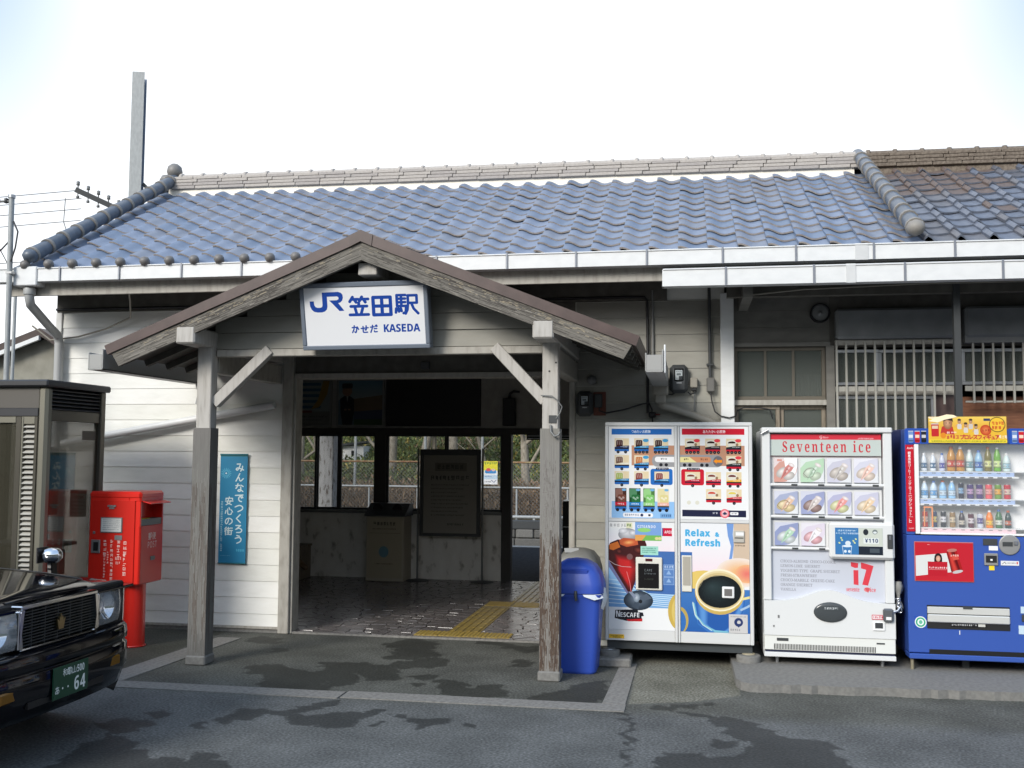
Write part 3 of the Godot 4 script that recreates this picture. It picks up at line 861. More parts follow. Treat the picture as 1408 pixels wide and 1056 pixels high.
	d.lathe([Vector2(0.069, 0.040), Vector2(0.03, 0.047), Vector2(0.012, 0.05), Vector2(0.010, 0.062), Vector2(0.0, 0.064)], Vector3.ZERO, 24)
	put(disc, "bell_face", d, X.grey)
	# end wall on the left and the gable above it
	d = Mb.new()
	d.xf = Transform3D(Basis(Vector3(0, 0, -1), Vector3.UP, Vector3.RIGHT), Vector3.ZERO)
	d.prism(vec([0.0, 0.0, 4.2, 0.0, 4.2, 3.25, 1.85, 4.55, 0.0, 3.60]), -6.2, -6.08)
	put(station, "end_wall", d, X.siding3)
	d = Mb.new()
	d.xf = Transform3D(Basis(Vector3(0, 0, -1), Vector3.UP, Vector3.RIGHT), Vector3.ZERO)
	d.prism(vec([0.13, 0.0, 4.05, 0.0, 4.05, 3.1, 0.13, 3.1]), -1.02, -0.93)
	put(station, "partition_wall", d, X.hall)
	# dark frieze under the eave, soffit, fascia
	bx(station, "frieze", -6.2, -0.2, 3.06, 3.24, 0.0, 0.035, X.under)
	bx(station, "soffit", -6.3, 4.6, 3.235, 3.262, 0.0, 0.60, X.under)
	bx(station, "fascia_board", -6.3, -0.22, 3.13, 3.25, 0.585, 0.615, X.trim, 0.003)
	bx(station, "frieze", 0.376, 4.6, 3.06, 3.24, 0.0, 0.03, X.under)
	# cable along the wall head
	put(station, "wall_cable", Mb.new().tube([Vector3(-6.2, 3.085, 0.045), Vector3(-3.5, 3.083, 0.045), Vector3(-0.50, 3.09, 0.045), Vector3(-0.40, 3.085, 0.045), Vector3(-0.375, 3.05, 0.045), Vector3(-0.372, 2.6, 0.045), Vector3(-0.372, 2.05, 0.045)], 0.012, 6), X.cable)
	put(station, "conduit", Mb.new().tube([Vector3(-0.33, 3.15, 0.03), Vector3(-0.325, 2.7, 0.03), Vector3(-0.325, 2.28, 0.03)], 0.010, 6), X.grey)
	put(station, "wall_cable", Mb.new().tube([Vector3(-5.15, 3.20, 0.50), Vector3(-5.22, 3.10, 0.35), Vector3(-5.35, 2.98, 0.12), Vector3(-5.65, 2.88, 0.06), Vector3(-5.95, 2.81, 0.05), Vector3(-6.25, 2.78, 0.05), Vector3(-6.42, 2.92, 0.10)], 0.009, 6), X.pipe_beige)
	# gutter and downpipe
	gutter(-6.42, 4.6, 3.245, 3.372, 0.62, 0.735, 0.68)
	var lp := bx(station, "leader_head", -6.17, -5.93, 3.205, 3.384, 0.60, 0.750, X.gutter, 0.008)
	put(lp, "downpipe", Mb.new().tube([Vector3(-6.05, 3.21, 0.67), Vector3(-6.05, 3.10, 0.67), Vector3(-6.055, 3.04, 0.64), Vector3(-6.11, 2.90, 0.30), Vector3(-6.135, 2.82, 0.10), Vector3(-6.135, 2.74, 0.075), Vector3(-6.13, 1.5, 0.075), Vector3(-6.13, 0.02, 0.075)], 0.042, 10), X.pipe)
	put(lp, "pipe_collar", Mb.new().lathe([Vector2(0.045, 0.0), Vector2(0.055, 0.005), Vector2(0.055, 0.06), Vector2(0.045, 0.065)], Vector3(-6.05, 3.13, 0.67), 12), X.pipe)
	# lower eave on the right with its own gutter
	d = Mb.new()
	d.xf = Transform3D(Basis(Vector3(0, 0, 1), Vector3.UP, Vector3.LEFT), Vector3.ZERO)
	d.prism(vec([0.02, 3.24, 0.02, 3.19, 0.98, 3.055, 0.98, 3.095]), -4.6, 0.19)
	put(station, "pent_roof", d, X.dgrey)
	var low := Mb.new()
	low.b2(-0.21, 4.6, 3.020, 3.155, 0.985, 0.998)
	low.b2(-0.21, 4.6, 3.020, 3.031, 0.90, 0.985)
	low.b2(-0.21, 4.6, 3.020, 3.125, 0.888, 0.90)
	low.b2(-0.215, -0.205, 3.020, 3.153, 0.888, 0.997)
	low.b2(-0.21, 4.6, 3.148, 3.161, 0.975, 1.006, 0.003)
	var lg := put(station, "gutter", low, X.gutter)
	for sx in [0.28, 0.95, 1.62, 2.32, 3.0]:
		bx(lg, "gutter_strap", sx - 0.008, sx + 0.008, 3.013, 3.165, 0.9985, 1.010, X.strap, 0.002)
	bx(lg, "gutter_joint", 1.19, 1.26, 3.015, 3.164, 0.9985, 1.005, vary(X.gutter, Color(0.93, 0.93, 0.93)))
	bx(station, "eave_beam", 0.30, 4.6, 2.98, 3.07, 0.55, 0.63, X.under)
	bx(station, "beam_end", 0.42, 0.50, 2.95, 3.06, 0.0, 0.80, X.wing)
	put(station, "eave_cable", Mb.new().tube([Vector3(0.5, 2.985, 0.70), Vector3(0.9, 3.02, 0.70), Vector3(1.8, 3.045, 0.70), Vector3(4.4, 3.05, 0.70)], 0.008, 5), X.pipe_beige)
	# weeds sprouting between the two gutters
	var weeds := Mb.new()
	for i in 46:
		var p := Vector3(rng.randf_range(0.0, 3.0), 3.125, rng.randf_range(0.92, 0.97))
		var h := rng.randf_range(0.04, 0.085)
		weeds.tube([p, p + Vector3(rng.randf_range(-0.02, 0.02), h, 0)], [0.0025, 0.0008], 3, false)
	var wd := put(station, "weeds", weeds, mat(lin(0.09, 0.08, 0.03), 0.9))
	wd.set_meta("kind", "stuff")

func gutter(x0: float, x1: float, y0: float, y1: float, z0: float, z1: float, gap: float) -> void:
	var b := Mb.new()
	b.b2(x0, x1, y0, y1 - 0.008, z1 - 0.012, z1 - 0.001)
	b.b2(x0, x1, y0, y0 + 0.010, z0, z1 - 0.012)
	b.b2(x0, x1, y0, y1 - 0.02, z0 - 0.008, z0)
	b.b2(x0, x0 + 0.01, y0, y1 - 0.01, z0 - 0.010, z1 - 0.004)
	b.b2(x0, x1, y1 - 0.012, y1, z1 - 0.018, z1 + 0.008, 0.003)
	var g := put(station, "gutter", b, X.gutter)
	var x := -5.70
	var i := 0
	while x < x1:
		bx(g, "gutter_strap", x - 0.008, x + 0.008, y0 - 0.006, y1 + 0.006, z1 - 0.001, z1 + 0.012, X.strap, 0.002)
		x += 0.595 + 0.02 * sin(i * 2.3)
		i += 1
	bx(g, "gutter_joint", 1.30, 1.40, y0 - 0.004, y1 + 0.003, z1 - 0.0005, z1 + 0.004, vary(X.gutter, Color(0.92, 0.92, 0.92)))

# ---------------------------------------------------------------- roof
func ridge_y(x: float) -> float:
	return 4.765 - 0.0105 * (x + 6.0)
func tile_mesh(w: float, l: float, old: bool) -> Mb:
	var b := Mb.new()
	var top := []
	var n := 10
	for j in 3:
		var line := PackedVector3Array()
		for i in n + 1:
			var s := float(i) / n
			line.append(Vector3(s * (w + 0.012) - 0.006, tile_h(s, old), -l + l * j / 2.0))
		top.append(line)
	b.sheet(top, true)
	var h0 := tile_h(0.0, old)
	b.quad(Vector3(-0.006, h0 - 0.022, -l), Vector3(-0.006, h0 - 0.022, 0), Vector3(-0.006, h0, 0), Vector3(-0.006, h0, -l))
	return b
func tile_h(s: float, old: bool) -> float:
	if old: # flat pan and a narrow high roll
		return 0.045 * exp(-pow((s - 0.12) / 0.13, 2.0)) + 0.006 * cos(TAU * (s - 0.1))
	if s < 0.60: return -0.018 + 0.044 * (0.5 + 0.5 * cos(PI * clampf((s - 0.08) / 0.52, -0.12, 1.0)))
	return -0.018 + 0.016 * (0.5 - 0.5 * cos(PI * (s - 0.6) / 0.4))
func tile_butt(w: float, old: bool) -> Mb:
	var b := Mb.new()
	var n := 10
	for i in n:
		var s := float(i) / n
		var t := float(i + 1) / n
		var x0 := s * (w + 0.012) - 0.006
		var x1 := t * (w + 0.012) - 0.006
		b.quad(Vector3(x0, tile_h(s, old) - 0.014, 0.001), Vector3(x1, tile_h(t, old) - 0.014, 0.001), Vector3(x1, tile_h(t, old) + 0.0005, 0.002), Vector3(x0, tile_h(s, old) + 0.0005, 0.002))
	return b

func build_roof() -> void:
	# the boarded deck under the tiles, both slopes
	var d := Mb.new()
	d.xf = Transform3D(Basis(Vector3(0, 0, 1), Vector3.UP, Vector3.LEFT), Vector3.ZERO)
	d.prism(vec([0.66, 3.30, 0.66, 3.36, -1.87, 4.615, -5.9, 2.95, -5.9, 2.87, -1.87, 4.53]), -4.6, 6.32)
	var roof := put(station, "roof", d, X.dgrey)
	var rows := 12
	var w := 0.2405
	var eave := Vector3(0, 3.352, 0.700)
	var blue := [X.tile, X.tile, X.tile2, X.tile3]
	var olds := [X.old_tile, X.old_tile, X.old_tile2, X.old_tile]
	var meshes := [tile_mesh(w, 0.29, false).into(), tile_mesh(w, 0.29, true).into()]
	var butts := [tile_butt(w, false).into(), tile_butt(w, true).into()]
	var rest := {}
	var count := 0
	for r in rows:
		var x := -6.10
		var c := 0
		while x < 3.75:
			var old := x > 1.70
			if old and x < 1.83: x = 1.83
			var ry := ridge_y(x) - 0.042
			var top := Vector3(0, ry, -1.85)
			var dir := (eave - top)
			var len := dir.length()
			dir /= len
			var at := eave - dir * (len / rows * r)
			var nrm := Vector3(0, dir.z, -dir.y)
			# each tile lies a little flatter than the slope, its lower end on the one below
			var bz := (dir + nrm * 0.070).normalized()
			var by := Vector3(0, bz.z, -bz.y)
			var T := Transform3D(Basis(Vector3.RIGHT, by, bz), Vector3(x, at.y, at.z) + nrm * (0.030 + rng.randf_range(-0.004, 0.004)))
			T.basis = T.basis * Basis.from_euler(Vector3(rng.randf_range(-0.012, 0.012), rng.randf_range(-0.014, 0.014), rng.randf_range(-0.012, 0.012)))
			var m: Material = olds[rng.randi() % 4] if old else blue[rng.randi() % 4]
			if old and rng.randf() < (0.75 if (x < 2.9 and r > 6) else (0.22 if r < 2 else 0.05)): m = X.old_tile3
			var k := 1 if old else 0
			if r < 7:
				var o := MeshInstance3D.new()
				o.mesh = meshes[k]
				o.material_override = m
				o.name = numbered_in("tile", "roof_tile")
				o.transform = T
				roof.add_child(o)
				count += 1
				edge_join(rest, "butt%d" % k, butts[k], T, X.tile_butt if not old else X.old_tile)
			else:
				edge_join(rest, "t%d%d" % [k, m.get_instance_id() % 1000003], meshes[k], T, m)
				edge_join(rest, "butt%d" % k, butts[k], T, X.tile_butt if not old else X.old_tile)
			x += w
			c += 1
	for key in rest:
		var o := put(roof, "tile_edges" if key.begins_with("butt") else "upper_roof_tiles", rest[key][0].commit(), rest[key][1])
		o.set_meta("kind", "stuff")
	# back slope, plain
	# round end tiles along the left part of the eave
	for i in 13:
		var b := Mb.new()
		b.lathe([Vector2(0.0, -0.045), Vector2(0.03, -0.036), Vector2(0.046, -0.01), Vector2(0.044, 0.015), Vector2(0.03, 0.036), Vector2(0.0, 0.045)], Vector3(-6.06 + i * w, 3.402, 0.735), 10)
		put(roof, "eave_end_tile", b, X.roll_ring2)
	# pale plaster under the ridge
	for q in [[-6.05, 1.70], [1.80, 3.9]]:
		var pl := Mb.new()
		pl.quad(Vector3(q[0], ridge_y(q[0]) - 0.09, -1.765), Vector3(q[1], ridge_y(q[1]) - 0.09, -1.765), Vector3(q[1], ridge_y(q[1]) + 0.02, -1.775), Vector3(q[0], ridge_y(q[0]) + 0.02, -1.775))
		put(roof, "ridge_plaster", pl, X.plaster if q[0] < 0 else X.old_ridge)
	# ridge: courses of thin flat tiles, then round caps
	var core := Mb.new()
	core.quad(Vector3(-6.0, ridge_y(-6.0) + 0.0, -1.80), Vector3(4.6, ridge_y(4.6), -1.80), Vector3(4.6, ridge_y(4.6) + 0.15, -1.80), Vector3(-6.0, ridge_y(-6.0) + 0.15, -1.80))
	core.quad(Vector3(4.6, ridge_y(4.6) - 0.1, -1.98), Vector3(-6.0, ridge_y(-6.0) - 0.1, -1.98), Vector3(-6.0, ridge_y(-6.0) + 0.15, -1.98), Vector3(4.6, ridge_y(4.6) + 0.15, -1.98))
	core.quad(Vector3(-6.0, ridge_y(-6.0) + 0.145, -1.80), Vector3(4.6, ridge_y(4.6) + 0.145, -1.80), Vector3(4.6, ridge_y(4.6) + 0.145, -1.98), Vector3(-6.0, ridge_y(-6.0) + 0.145, -1.98))
	core.quad(Vector3(-6.0, ridge_y(-6.0) - 0.1, -1.98), Vector3(-6.0, ridge_y(-6.0) - 0.1, -1.80), Vector3(-6.0, ridge_y(-6.0) + 0.15, -1.80), Vector3(-6.0, ridge_y(-6.0) + 0.15, -1.98))
	var ridge := put(station, "ridge", core, X.old_ridge)
	for course in 4:
		var x := -6.0 - rng.randf() * 0.1
		while x < 3.6:
			var old := x > 1.68
			var l := rng.randf_range(0.29, 0.33) if not old else rng.randf_range(0.22, 0.36)
			var x1 := minf(x + l, 1.76) if not old else x + l
			if x1 - x > 0.03:
				var b := Mb.new()
				var ym := ridge_y((x + x1) * 0.5) + 0.038 * course + 0.020
				b.box(Vector3((x + x1) * 0.5, ym, -1.79 + rng.randf_range(-0.003, 0.003) - course * 0.004), Vector3(x1 - x - 0.006, 0.034, 0.10), 0.004)
				var m: Material = X.old_ridge if old else [X.ridge, X.ridge, X.ridge2][rng.randi() % 3]
				put(ridge, "ridge_brick", b, m)
			x = maxf(x1, x + 0.03)
	var x := -5.92
	var i := 0
	while x < 3.7:
		var old := x > 1.62
		var b := Mb.new()
		b.xf = Transform3D(Basis(Vector3.BACK, PI / 2), Vector3(x, ridge_y(x) + 0.140, -1.85))
		b.lathe([Vector2(0.056, -0.262), Vector2(0.058, 0.0)], Vector3.ZERO, 12)
		b.lathe([Vector2(0.056, -0.02), Vector2(0.070, -0.018), Vector2(0.074, 0.0), Vector2(0.070, 0.018), Vector2(0.056, 0.02)], Vector3.ZERO, 12)
		put(ridge, "ridge_cap", b, X.old_ridge if old else X.ridge)
		x += 0.268
		i += 1
	# ornament at the left end of the ridge
	var orn := Mb.new()
	var oy := ridge_y(-6.0)
	orn.lathe([Vector2(0.0, -0.08), Vector2(0.07, -0.06), Vector2(0.092, 0.0), Vector2(0.08, 0.06), Vector2(0.04, 0.095), Vector2(0.0, 0.10)], Vector3(-6.03, oy + 0.24, -1.86), 14)
	orn.lathe([Vector2(0.0, -0.07), Vector2(0.085, -0.05), Vector2(0.11, 0.0), Vector2(0.085, 0.05), Vector2(0.0, 0.07)], Vector3(-6.10, oy + 0.14, -1.86), 14)
	orn.lathe([Vector2(0.0, -0.06), Vector2(0.095, -0.05), Vector2(0.12, 0.0), Vector2(0.095, 0.05), Vector2(0.0, 0.06)], Vector3(-6.13, oy + 0.03, -1.86), 14)
	put(ridge, "ridge_end_ornament", orn, mat(lin(0.26, 0.25, 0.235), 0.5))
	# the two rolls running down the slope
	for rx in [-6.02, 1.765]:
		var lo := Vector3(rx, 3.50, 0.70)
		var hi := Vector3(rx, ridge_y(rx) + 0.085, -1.74)
		var roll := put(roof, "roof_roll", Mb.new().tube([lo, hi], 0.058, 12), X.roll)
		var segs := 11
		for k in segs + 1:
			var a := lo.lerp(hi, float(k) / segs)
			var dd := (hi - lo).normalized()
			put(roll, "roll_tile", Mb.new().tube([a, a + dd * 0.24], [0.073, 0.063], 12), [X.roll, vary(X.roll, Color(0.94, 0.95, 0.96))][k % 2])
			put(roll, "roll_ring", Mb.new().tube([a - dd * 0.004, a + dd * 0.026], 0.076, 12), X.roll_ring)
		put(roll, "roll_end", Mb.new().lathe([Vector2(0.0, -0.07), Vector2(0.055, -0.045), Vector2(0.075, 0.0), Vector2(0.055, 0.045), Vector2(0.0, 0.07)], lo + Vector3(0, -0.01, 0.02), 14), X.roll_ring if rx > 0 else X.roll)

func edge_join(rest: Dictionary, key: String, mesh: Mesh, T: Transform3D, m: Material) -> void:
	if not rest.has(key):
		var s := SurfaceTool.new()
		s.begin(Mesh.PRIMITIVE_TRIANGLES)
		rest[key] = [s, m]
	rest[key][0].append_from(mesh, 0, T)

# ---------------------------------------------------------------- entrance canopy
func bar(a: Vector3, b: Vector3, wide: float, deep: float, r := 0.004) -> Mb: # square timber from a to b, its depth along z
	var m := Mb.new()
	var d := (b - a)
	var l := d.length()
	d /= l
	var s := Vector3.BACK.cross(d).normalized()
	m.xf = Transform3D(Basis(s, d, s.cross(d)), (a + b) * 0.5)
	m.box(Vector3.ZERO, Vector3(wide, l, deep), r)
	return m

func build_canopy() -> void:
	var c := thing("entrance_canopy", "gabled timber entrance canopy with brown metal roof edge on two weathered posts", "canopy")
	for side in [0, 1]:
		var x0: float = [-3.926, -1.106][side]
		var x1: float = [-3.802, -0.984][side]
		var p := bx(c, "post", x0, x1, 0.05, 2.53, 1.368, 1.48, X.post, 0.006)
		put(p, "post_cladding", upright(x0 - 0.013, x1 + 0.012, 0.075, 1.875, 1.355, 1.493), worn_post(side))
		bx(p, "post_base", x0 - 0.024, x1 + 0.022, 0.0, 0.075, 1.34, 1.508, X.concrete, 0.01)
		var q := bx(c, "purlin", x0 - 0.03, x1 + 0.005, 2.525, 2.66, 0.04, 1.79, X.post, 0.012)
		q.set_meta("label", "beam with flaking white paint on its end")
		bx(c, "side_beam", x0 + 0.01, x1 - 0.01, 2.33, 2.50, 0.04, 1.33, X.trim, 0.005)
	# knee braces
	put(c, "brace", bar(Vector3(-3.80, 2.075, 1.41), Vector3(-3.33, 2.51, 1.41), 0.085, 0.07), X.post)
	put(c, "brace", bar(Vector3(-1.09, 2.085, 1.41), Vector3(-1.49, 2.51, 1.41), 0.085, 0.07), X.post)
	# gable boards behind the sign
	var y := 2.515
	while y < 3.12:
		var y1 := minf(y + 0.133, 3.12)
		var half := minf(1.36, (3.25 - y - 0.035) / 0.4)
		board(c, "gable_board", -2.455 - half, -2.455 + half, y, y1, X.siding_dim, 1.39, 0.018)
		y = y1
	bx(c, "gable_backing", -3.75, -1.12, 2.515, 2.72, 1.37, 1.389, X.under)
	bx(c, "tie_beam", -3.79, -1.113, 2.455, 2.512, 1.34, 1.425, X.trim, 0.004)
	# ceiling of the canopy
	bx(c, "canopy_ceiling", -3.75, -1.12, 2.62, 2.64, 0.04, 1.37, X.under)
	# roof: two metal slopes with a boarded underside, brown edge, gable boards
	for s in [-1.0, 1.0]:
		var ed := Mb.new()
		var px := -2.455
		var tip := Vector2(px + 2.10 * s, 2.515 if s < 0 else 2.530)
		var top := Vector2(px, 3.365)
		var n := (top - tip).orthogonal().normalized()
		if n.y < 0: n = -n
		var th := n * 0.075
		ed.prism(PackedVector2Array([tip, top, top - Vector2(0, 0.084), tip - th]), 0.02, 1.80)
		put(c, "roof_slope", ed, X.brown)
		# the board under the metal edge
		var bb := Mb.new()
		var o := -n * 0.076
		var a := tip + o + (top - tip).normalized() * 0.03
		var e := Vector2(px, top.y - 0.086)
		bb.prism(PackedVector2Array([a, e, e - Vector2(0, 0.135), a - n * 0.118 + (top - tip).normalized() * 0.02]), 1.745, 1.785)
		for i in bb.v.size():
			var al := Vector2(bb.v[i].x, bb.v[i].y) - a
			var dl := (e - a).normalized()
			bb.uv[i] = Vector2(al.dot(dl) / a.distance_to(e), absf(al.cross(dl)) / 0.14)
		put(c, "bargeboard", bb, worn_board(int(s) + 4))
		var sof := Mb.new()
		sof.prism(PackedVector2Array([a, e, e - Vector2(0, 0.02), a - n * 0.018]), 0.03, 1.744)
		put(c, "soffit", sof, X.under)
		for k in 5:
			var z := 0.25 + k * 0.34
			var rf := Mb.new()
			rf.prism(PackedVector2Array([a - n * 0.019, e - Vector2(0, 0.021), e - Vector2(0, 0.075), a - n * 0.068]), z, z + 0.045)
			put(c, "rafter", rf, X.under)
		# edge board along the eave
		put(c, "eave_board", bar(Vector3(a.x, a.y - 0.06, 0.03), Vector3(a.x, a.y - 0.06, 1.744), 0.02, 0.07), X.under)
		if s > 0:
			var cap := Mb.new()
			cap.prism(PackedVector2Array([Vector2(px - 0.095, 3.33), Vector2(px, 3.372), Vector2(px + 0.095, 3.33), Vector2(px + 0.085, 3.245), Vector2(px, 3.285), Vector2(px - 0.085, 3.245)]), 1.70, 1.806)
			put(c, "ridge_capping", cap, vary(X.brown, Color(0.92, 0.92, 0.92)))
			bx(c, "ridge_beam", px - 0.045, px + 0.105, 3.04, 3.135, 0.1, 1.72, X.post, 0.006)
	# box gutters along both eaves
	for s in [-1.0, 1.0]:
		var gx := -4.665 if s < 0 else -0.255
		var gy := 2.33 if s < 0 else 2.275
		var b := Mb.new()
		for g in [[gx - 0.065, gx + 0.065, gy, gy + 0.012, 0.06, 1.74], [gx - 0.065, gx - 0.055, gy, gy + 0.14, 0.06, 1.74], [gx + 0.055, gx + 0.065, gy, gy + 0.165, 0.06, 1.74], [gx - 0.055, gx + 0.055, gy + 0.012, gy + 0.125, 1.728, 1.739], [gx - 0.055, gx + 0.055, gy + 0.012, gy + 0.125, 0.062, 0.073]]:
			b.b2(g[0], g[1], g[2], g[3], g[4], g[5], 0.002)
		var gg := put(c, "gutter", b, X.gutter_grey)
		if s > 0:
			var hp := Mb.new()
			hp.b2(-0.325, -0.19, 2.20, 2.30, 0.10, 0.24, 0.01)
			hp.b2(-0.305, -0.21, 2.13, 2.21, 0.12, 0.22, 0.01)
			put(gg, "rain_hopper", hp, X.pipe_dark)
			put(gg, "gutter_bracket", bar(Vector3(gx + 0.075, gy - 0.005, 1.70), Vector3(gx + 0.075, gy + 0.20, 1.70), 0.012, 0.05, 0.003), X.white)
			put(c, "drain_pipe", Mb.new().tube([Vector3(-0.26, 2.16, 0.16), Vector3(-0.265, 2.13, 0.14), Vector3(-0.23, 2.11, 0.10), Vector3(-0.15, 2.09, 0.075), Vector3(0.15, 1.985, 0.07), Vector3(0.22, 1.95, 0.07), Vector3(0.235, 1.88, 0.07), Vector3(0.235, 0.05, 0.07)], 0.036, 10), X.pipe_dark)
		else:
			put(c, "drain_pipe", Mb.new().tube([Vector3(-4.62, 2.34, 0.12), Vector3(-4.60, 2.25, 0.10), Vector3(-4.64, 2.14, 0.075)], 0.03, 10), X.pipe)
	put(c, "drain_pipe", Mb.new().tube([Vector3(-3.86, 2.13, 0.085), Vector3(-4.7, 1.99, 0.08), Vector3(-5.6, 1.835, 0.08), Vector3(-6.06, 1.755, 0.08)], 0.037, 10), X.gutter)
	# hook, tag and wire on the right post
	bx(c, "post_plate", -1.055, -0.995, 1.915, 1.975, 1.481, 1.486, X.dgrey, 0.002)
	put(c, "hook", Mb.new().tube([Vector3(-1.04, 1.90, 1.49), Vector3(-1.035, 1.85, 1.51), Vector3(-1.005, 1.815, 1.53), Vector3(-0.975, 1.825, 1.53), Vector3(-0.965, 1.85, 1.525)], 0.009, 7), X.grey)
	put(c, "post_wire", Mb.new().tube([Vector3(-1.115, 2.125, 1.49), Vector3(-1.03, 2.12, 1.50), Vector3(-0.985, 2.085, 1.50), Vector3(-0.955, 2.04, 1.48), Vector3(-0.97, 1.99, 1.49), Vector3(-1.0, 1.95, 1.49)], 0.005, 5), X.grey)
	for q in [[-1.002, 2.375], [-1.052, 2.31]]:
		bx(c, "nail", q[0] - 0.006, q[0] + 0.006, q[1] - 0.006, q[1] + 0.006, 1.480, 1.484, X.dark)
	build_sign()

func upright(x0: float, x1: float, y0: float, y1: float, z0: float, z1: float) -> Mb: # four sides, each with the whole picture
	var b := Mb.new()
	b.quad(Vector3(x0, y0, z1), Vector3(x1, y0, z1), Vector3(x1, y1, z1), Vector3(x0, y1, z1))
	b.quad(Vector3(x1, y0, z1), Vector3(x1, y0, z0), Vector3(x1, y1, z0), Vector3(x1, y1, z1))
	b.quad(Vector3(x1, y0, z0), Vector3(x0, y0, z0), Vector3(x0, y1, z0), Vector3(x1, y1, z0))
	b.quad(Vector3(x0, y0, z0), Vector3(x0, y0, z1), Vector3(x0, y1, z1), Vector3(x0, y1, z0))
	b.quad(Vector3(x0, y1, z1), Vector3(x1, y1, z1), Vector3(x1, y1, z0), Vector3(x0, y1, z0))
	for i in range(24, 30): b.uv[i] = Vector2(0.5, 0.02)
	return b

func worn_post(side: int) -> StandardMaterial3D:
	var g := RandomNumberGenerator.new()
	g.seed = 50 + side
	var k := cv(160, 1400, Color8(129, 127, 120) if side == 1 else Color8(114, 111, 107))
	var H := 1400.0
	# fine vertical grain everywhere
	for i in 900:
		var v := g.randi_range(-12, 10)
		var b: Color = (Color8(128 + v, 125 + v, 120 + v) if side == 1 else Color8(110 + v, 109 + v, 104 + v))
		k.rect(g.randf() * 160, g.randf() * H, g.randf_range(1, 3), g.randf_range(40, 260), b)
	if side == 1:
		# lower half: bare brown wood where the paint has gone
		for i in 1500:
			var y := 560.0 + pow(g.randf(), 0.8) * 800.0
			var pick := g.randf()
			var x := g.randf() * 160
			var dens := clampf((y - 560.0) / 160.0, 0.05, 1.0) * (0.55 + 0.45 * sin(x * 0.055 + 1.2))
			if y > 1080: dens *= 0.75
			if g.randf() > dens: continue
			k.rect(x, y, g.randf_range(1.5, 7), g.randf_range(20, 130), Color8(75, 58, 45) if pick < 0.45 else (Color8(88, 71, 57) if pick < 0.8 else Color8(58, 45, 38)))
		for i in 260: k.rect(g.randf() * 160, g.randf_range(620, 1390), g.randf_range(1, 4), g.randf_range(6, 50), Color8(129, 124, 117))
		for i in 150: k.rect(g.randf_range(30, 130), g.randf_range(180, 640), g.randf_range(0.6, 1.6), g.randf_range(6, 46), Color8(73, 64, 59))
		for i in 30: k.rect(g.randf_range(20, 120), g.randf_range(240, 700), g.randf_range(8, 26), 1.0, Color8(84, 73, 66))
	else:
		for i in 700:
			var y := 330.0 + g.randf() * 900.0
			var x := g.randf() * 160
			if g.randf() > 0.30 + 0.4 * sin(x * 0.07 + 0.4) * sin(y * 0.004): continue
			k.rect(x, y, g.randf_range(1.5, 7), g.randf_range(30, 170), [Color8(86, 77, 70), Color8(94, 86, 79), Color8(102, 96, 89)][g.randi() % 3])
		for i in 40: k.rect(g.randf() * 160, g.randf_range(300, 1300), g.randf_range(1, 2), g.randf_range(20, 120), Color8(70, 63, 57))
		for i in 90: k.rect(g.randf() * 160, g.randf_range(200, 1390), g.randf_range(2, 6), g.randf_range(10, 80), Color8(123, 122, 117))
	return pic(k.tex(), 0.7)

func worn_board(seed_: int) -> StandardMaterial3D:
	var g := RandomNumberGenerator.new()
	g.seed = seed_
	var k := cv(1600, 110, Color8(108, 104, 96))
	for i in 1500:
		var x := g.randf() * 1600
		var y := g.randf() * 110
		# u = 0 at the eave tip, 1 at the peak; the middle has lost most of its paint
		var bare := 0.22 + 0.5 * exp(-pow((x - 820.0) / 330.0, 2.0)) + 0.2 * exp(-pow((y - 24.0) / 16.0, 2.0))
		var t := g.randf()
		var v := g.randi_range(-14, 14)
		var c := Color8(110 + v, 106 + v, 98 + v)
		if t < bare * 0.75: c = Color8(64 + v, 59 + v, 53 + v)
		elif t > 0.90: c = Color8(134 + v, 129 + v, 119 + v)
		k.rect(x, y, g.randf_range(12, 150), g.randf_range(1.0, 4.5), c)
	for i in 110: # flakes of old cream paint
		var x := 1600.0 * (0.5 + g.randfn(0.0, 0.25))
		k.rect(x, g.randf_range(6, 46), g.randf_range(4, 34), g.randf_range(1.5, 5), Color8(150, 139, 117))
	return pic(k.tex(), 0.75)

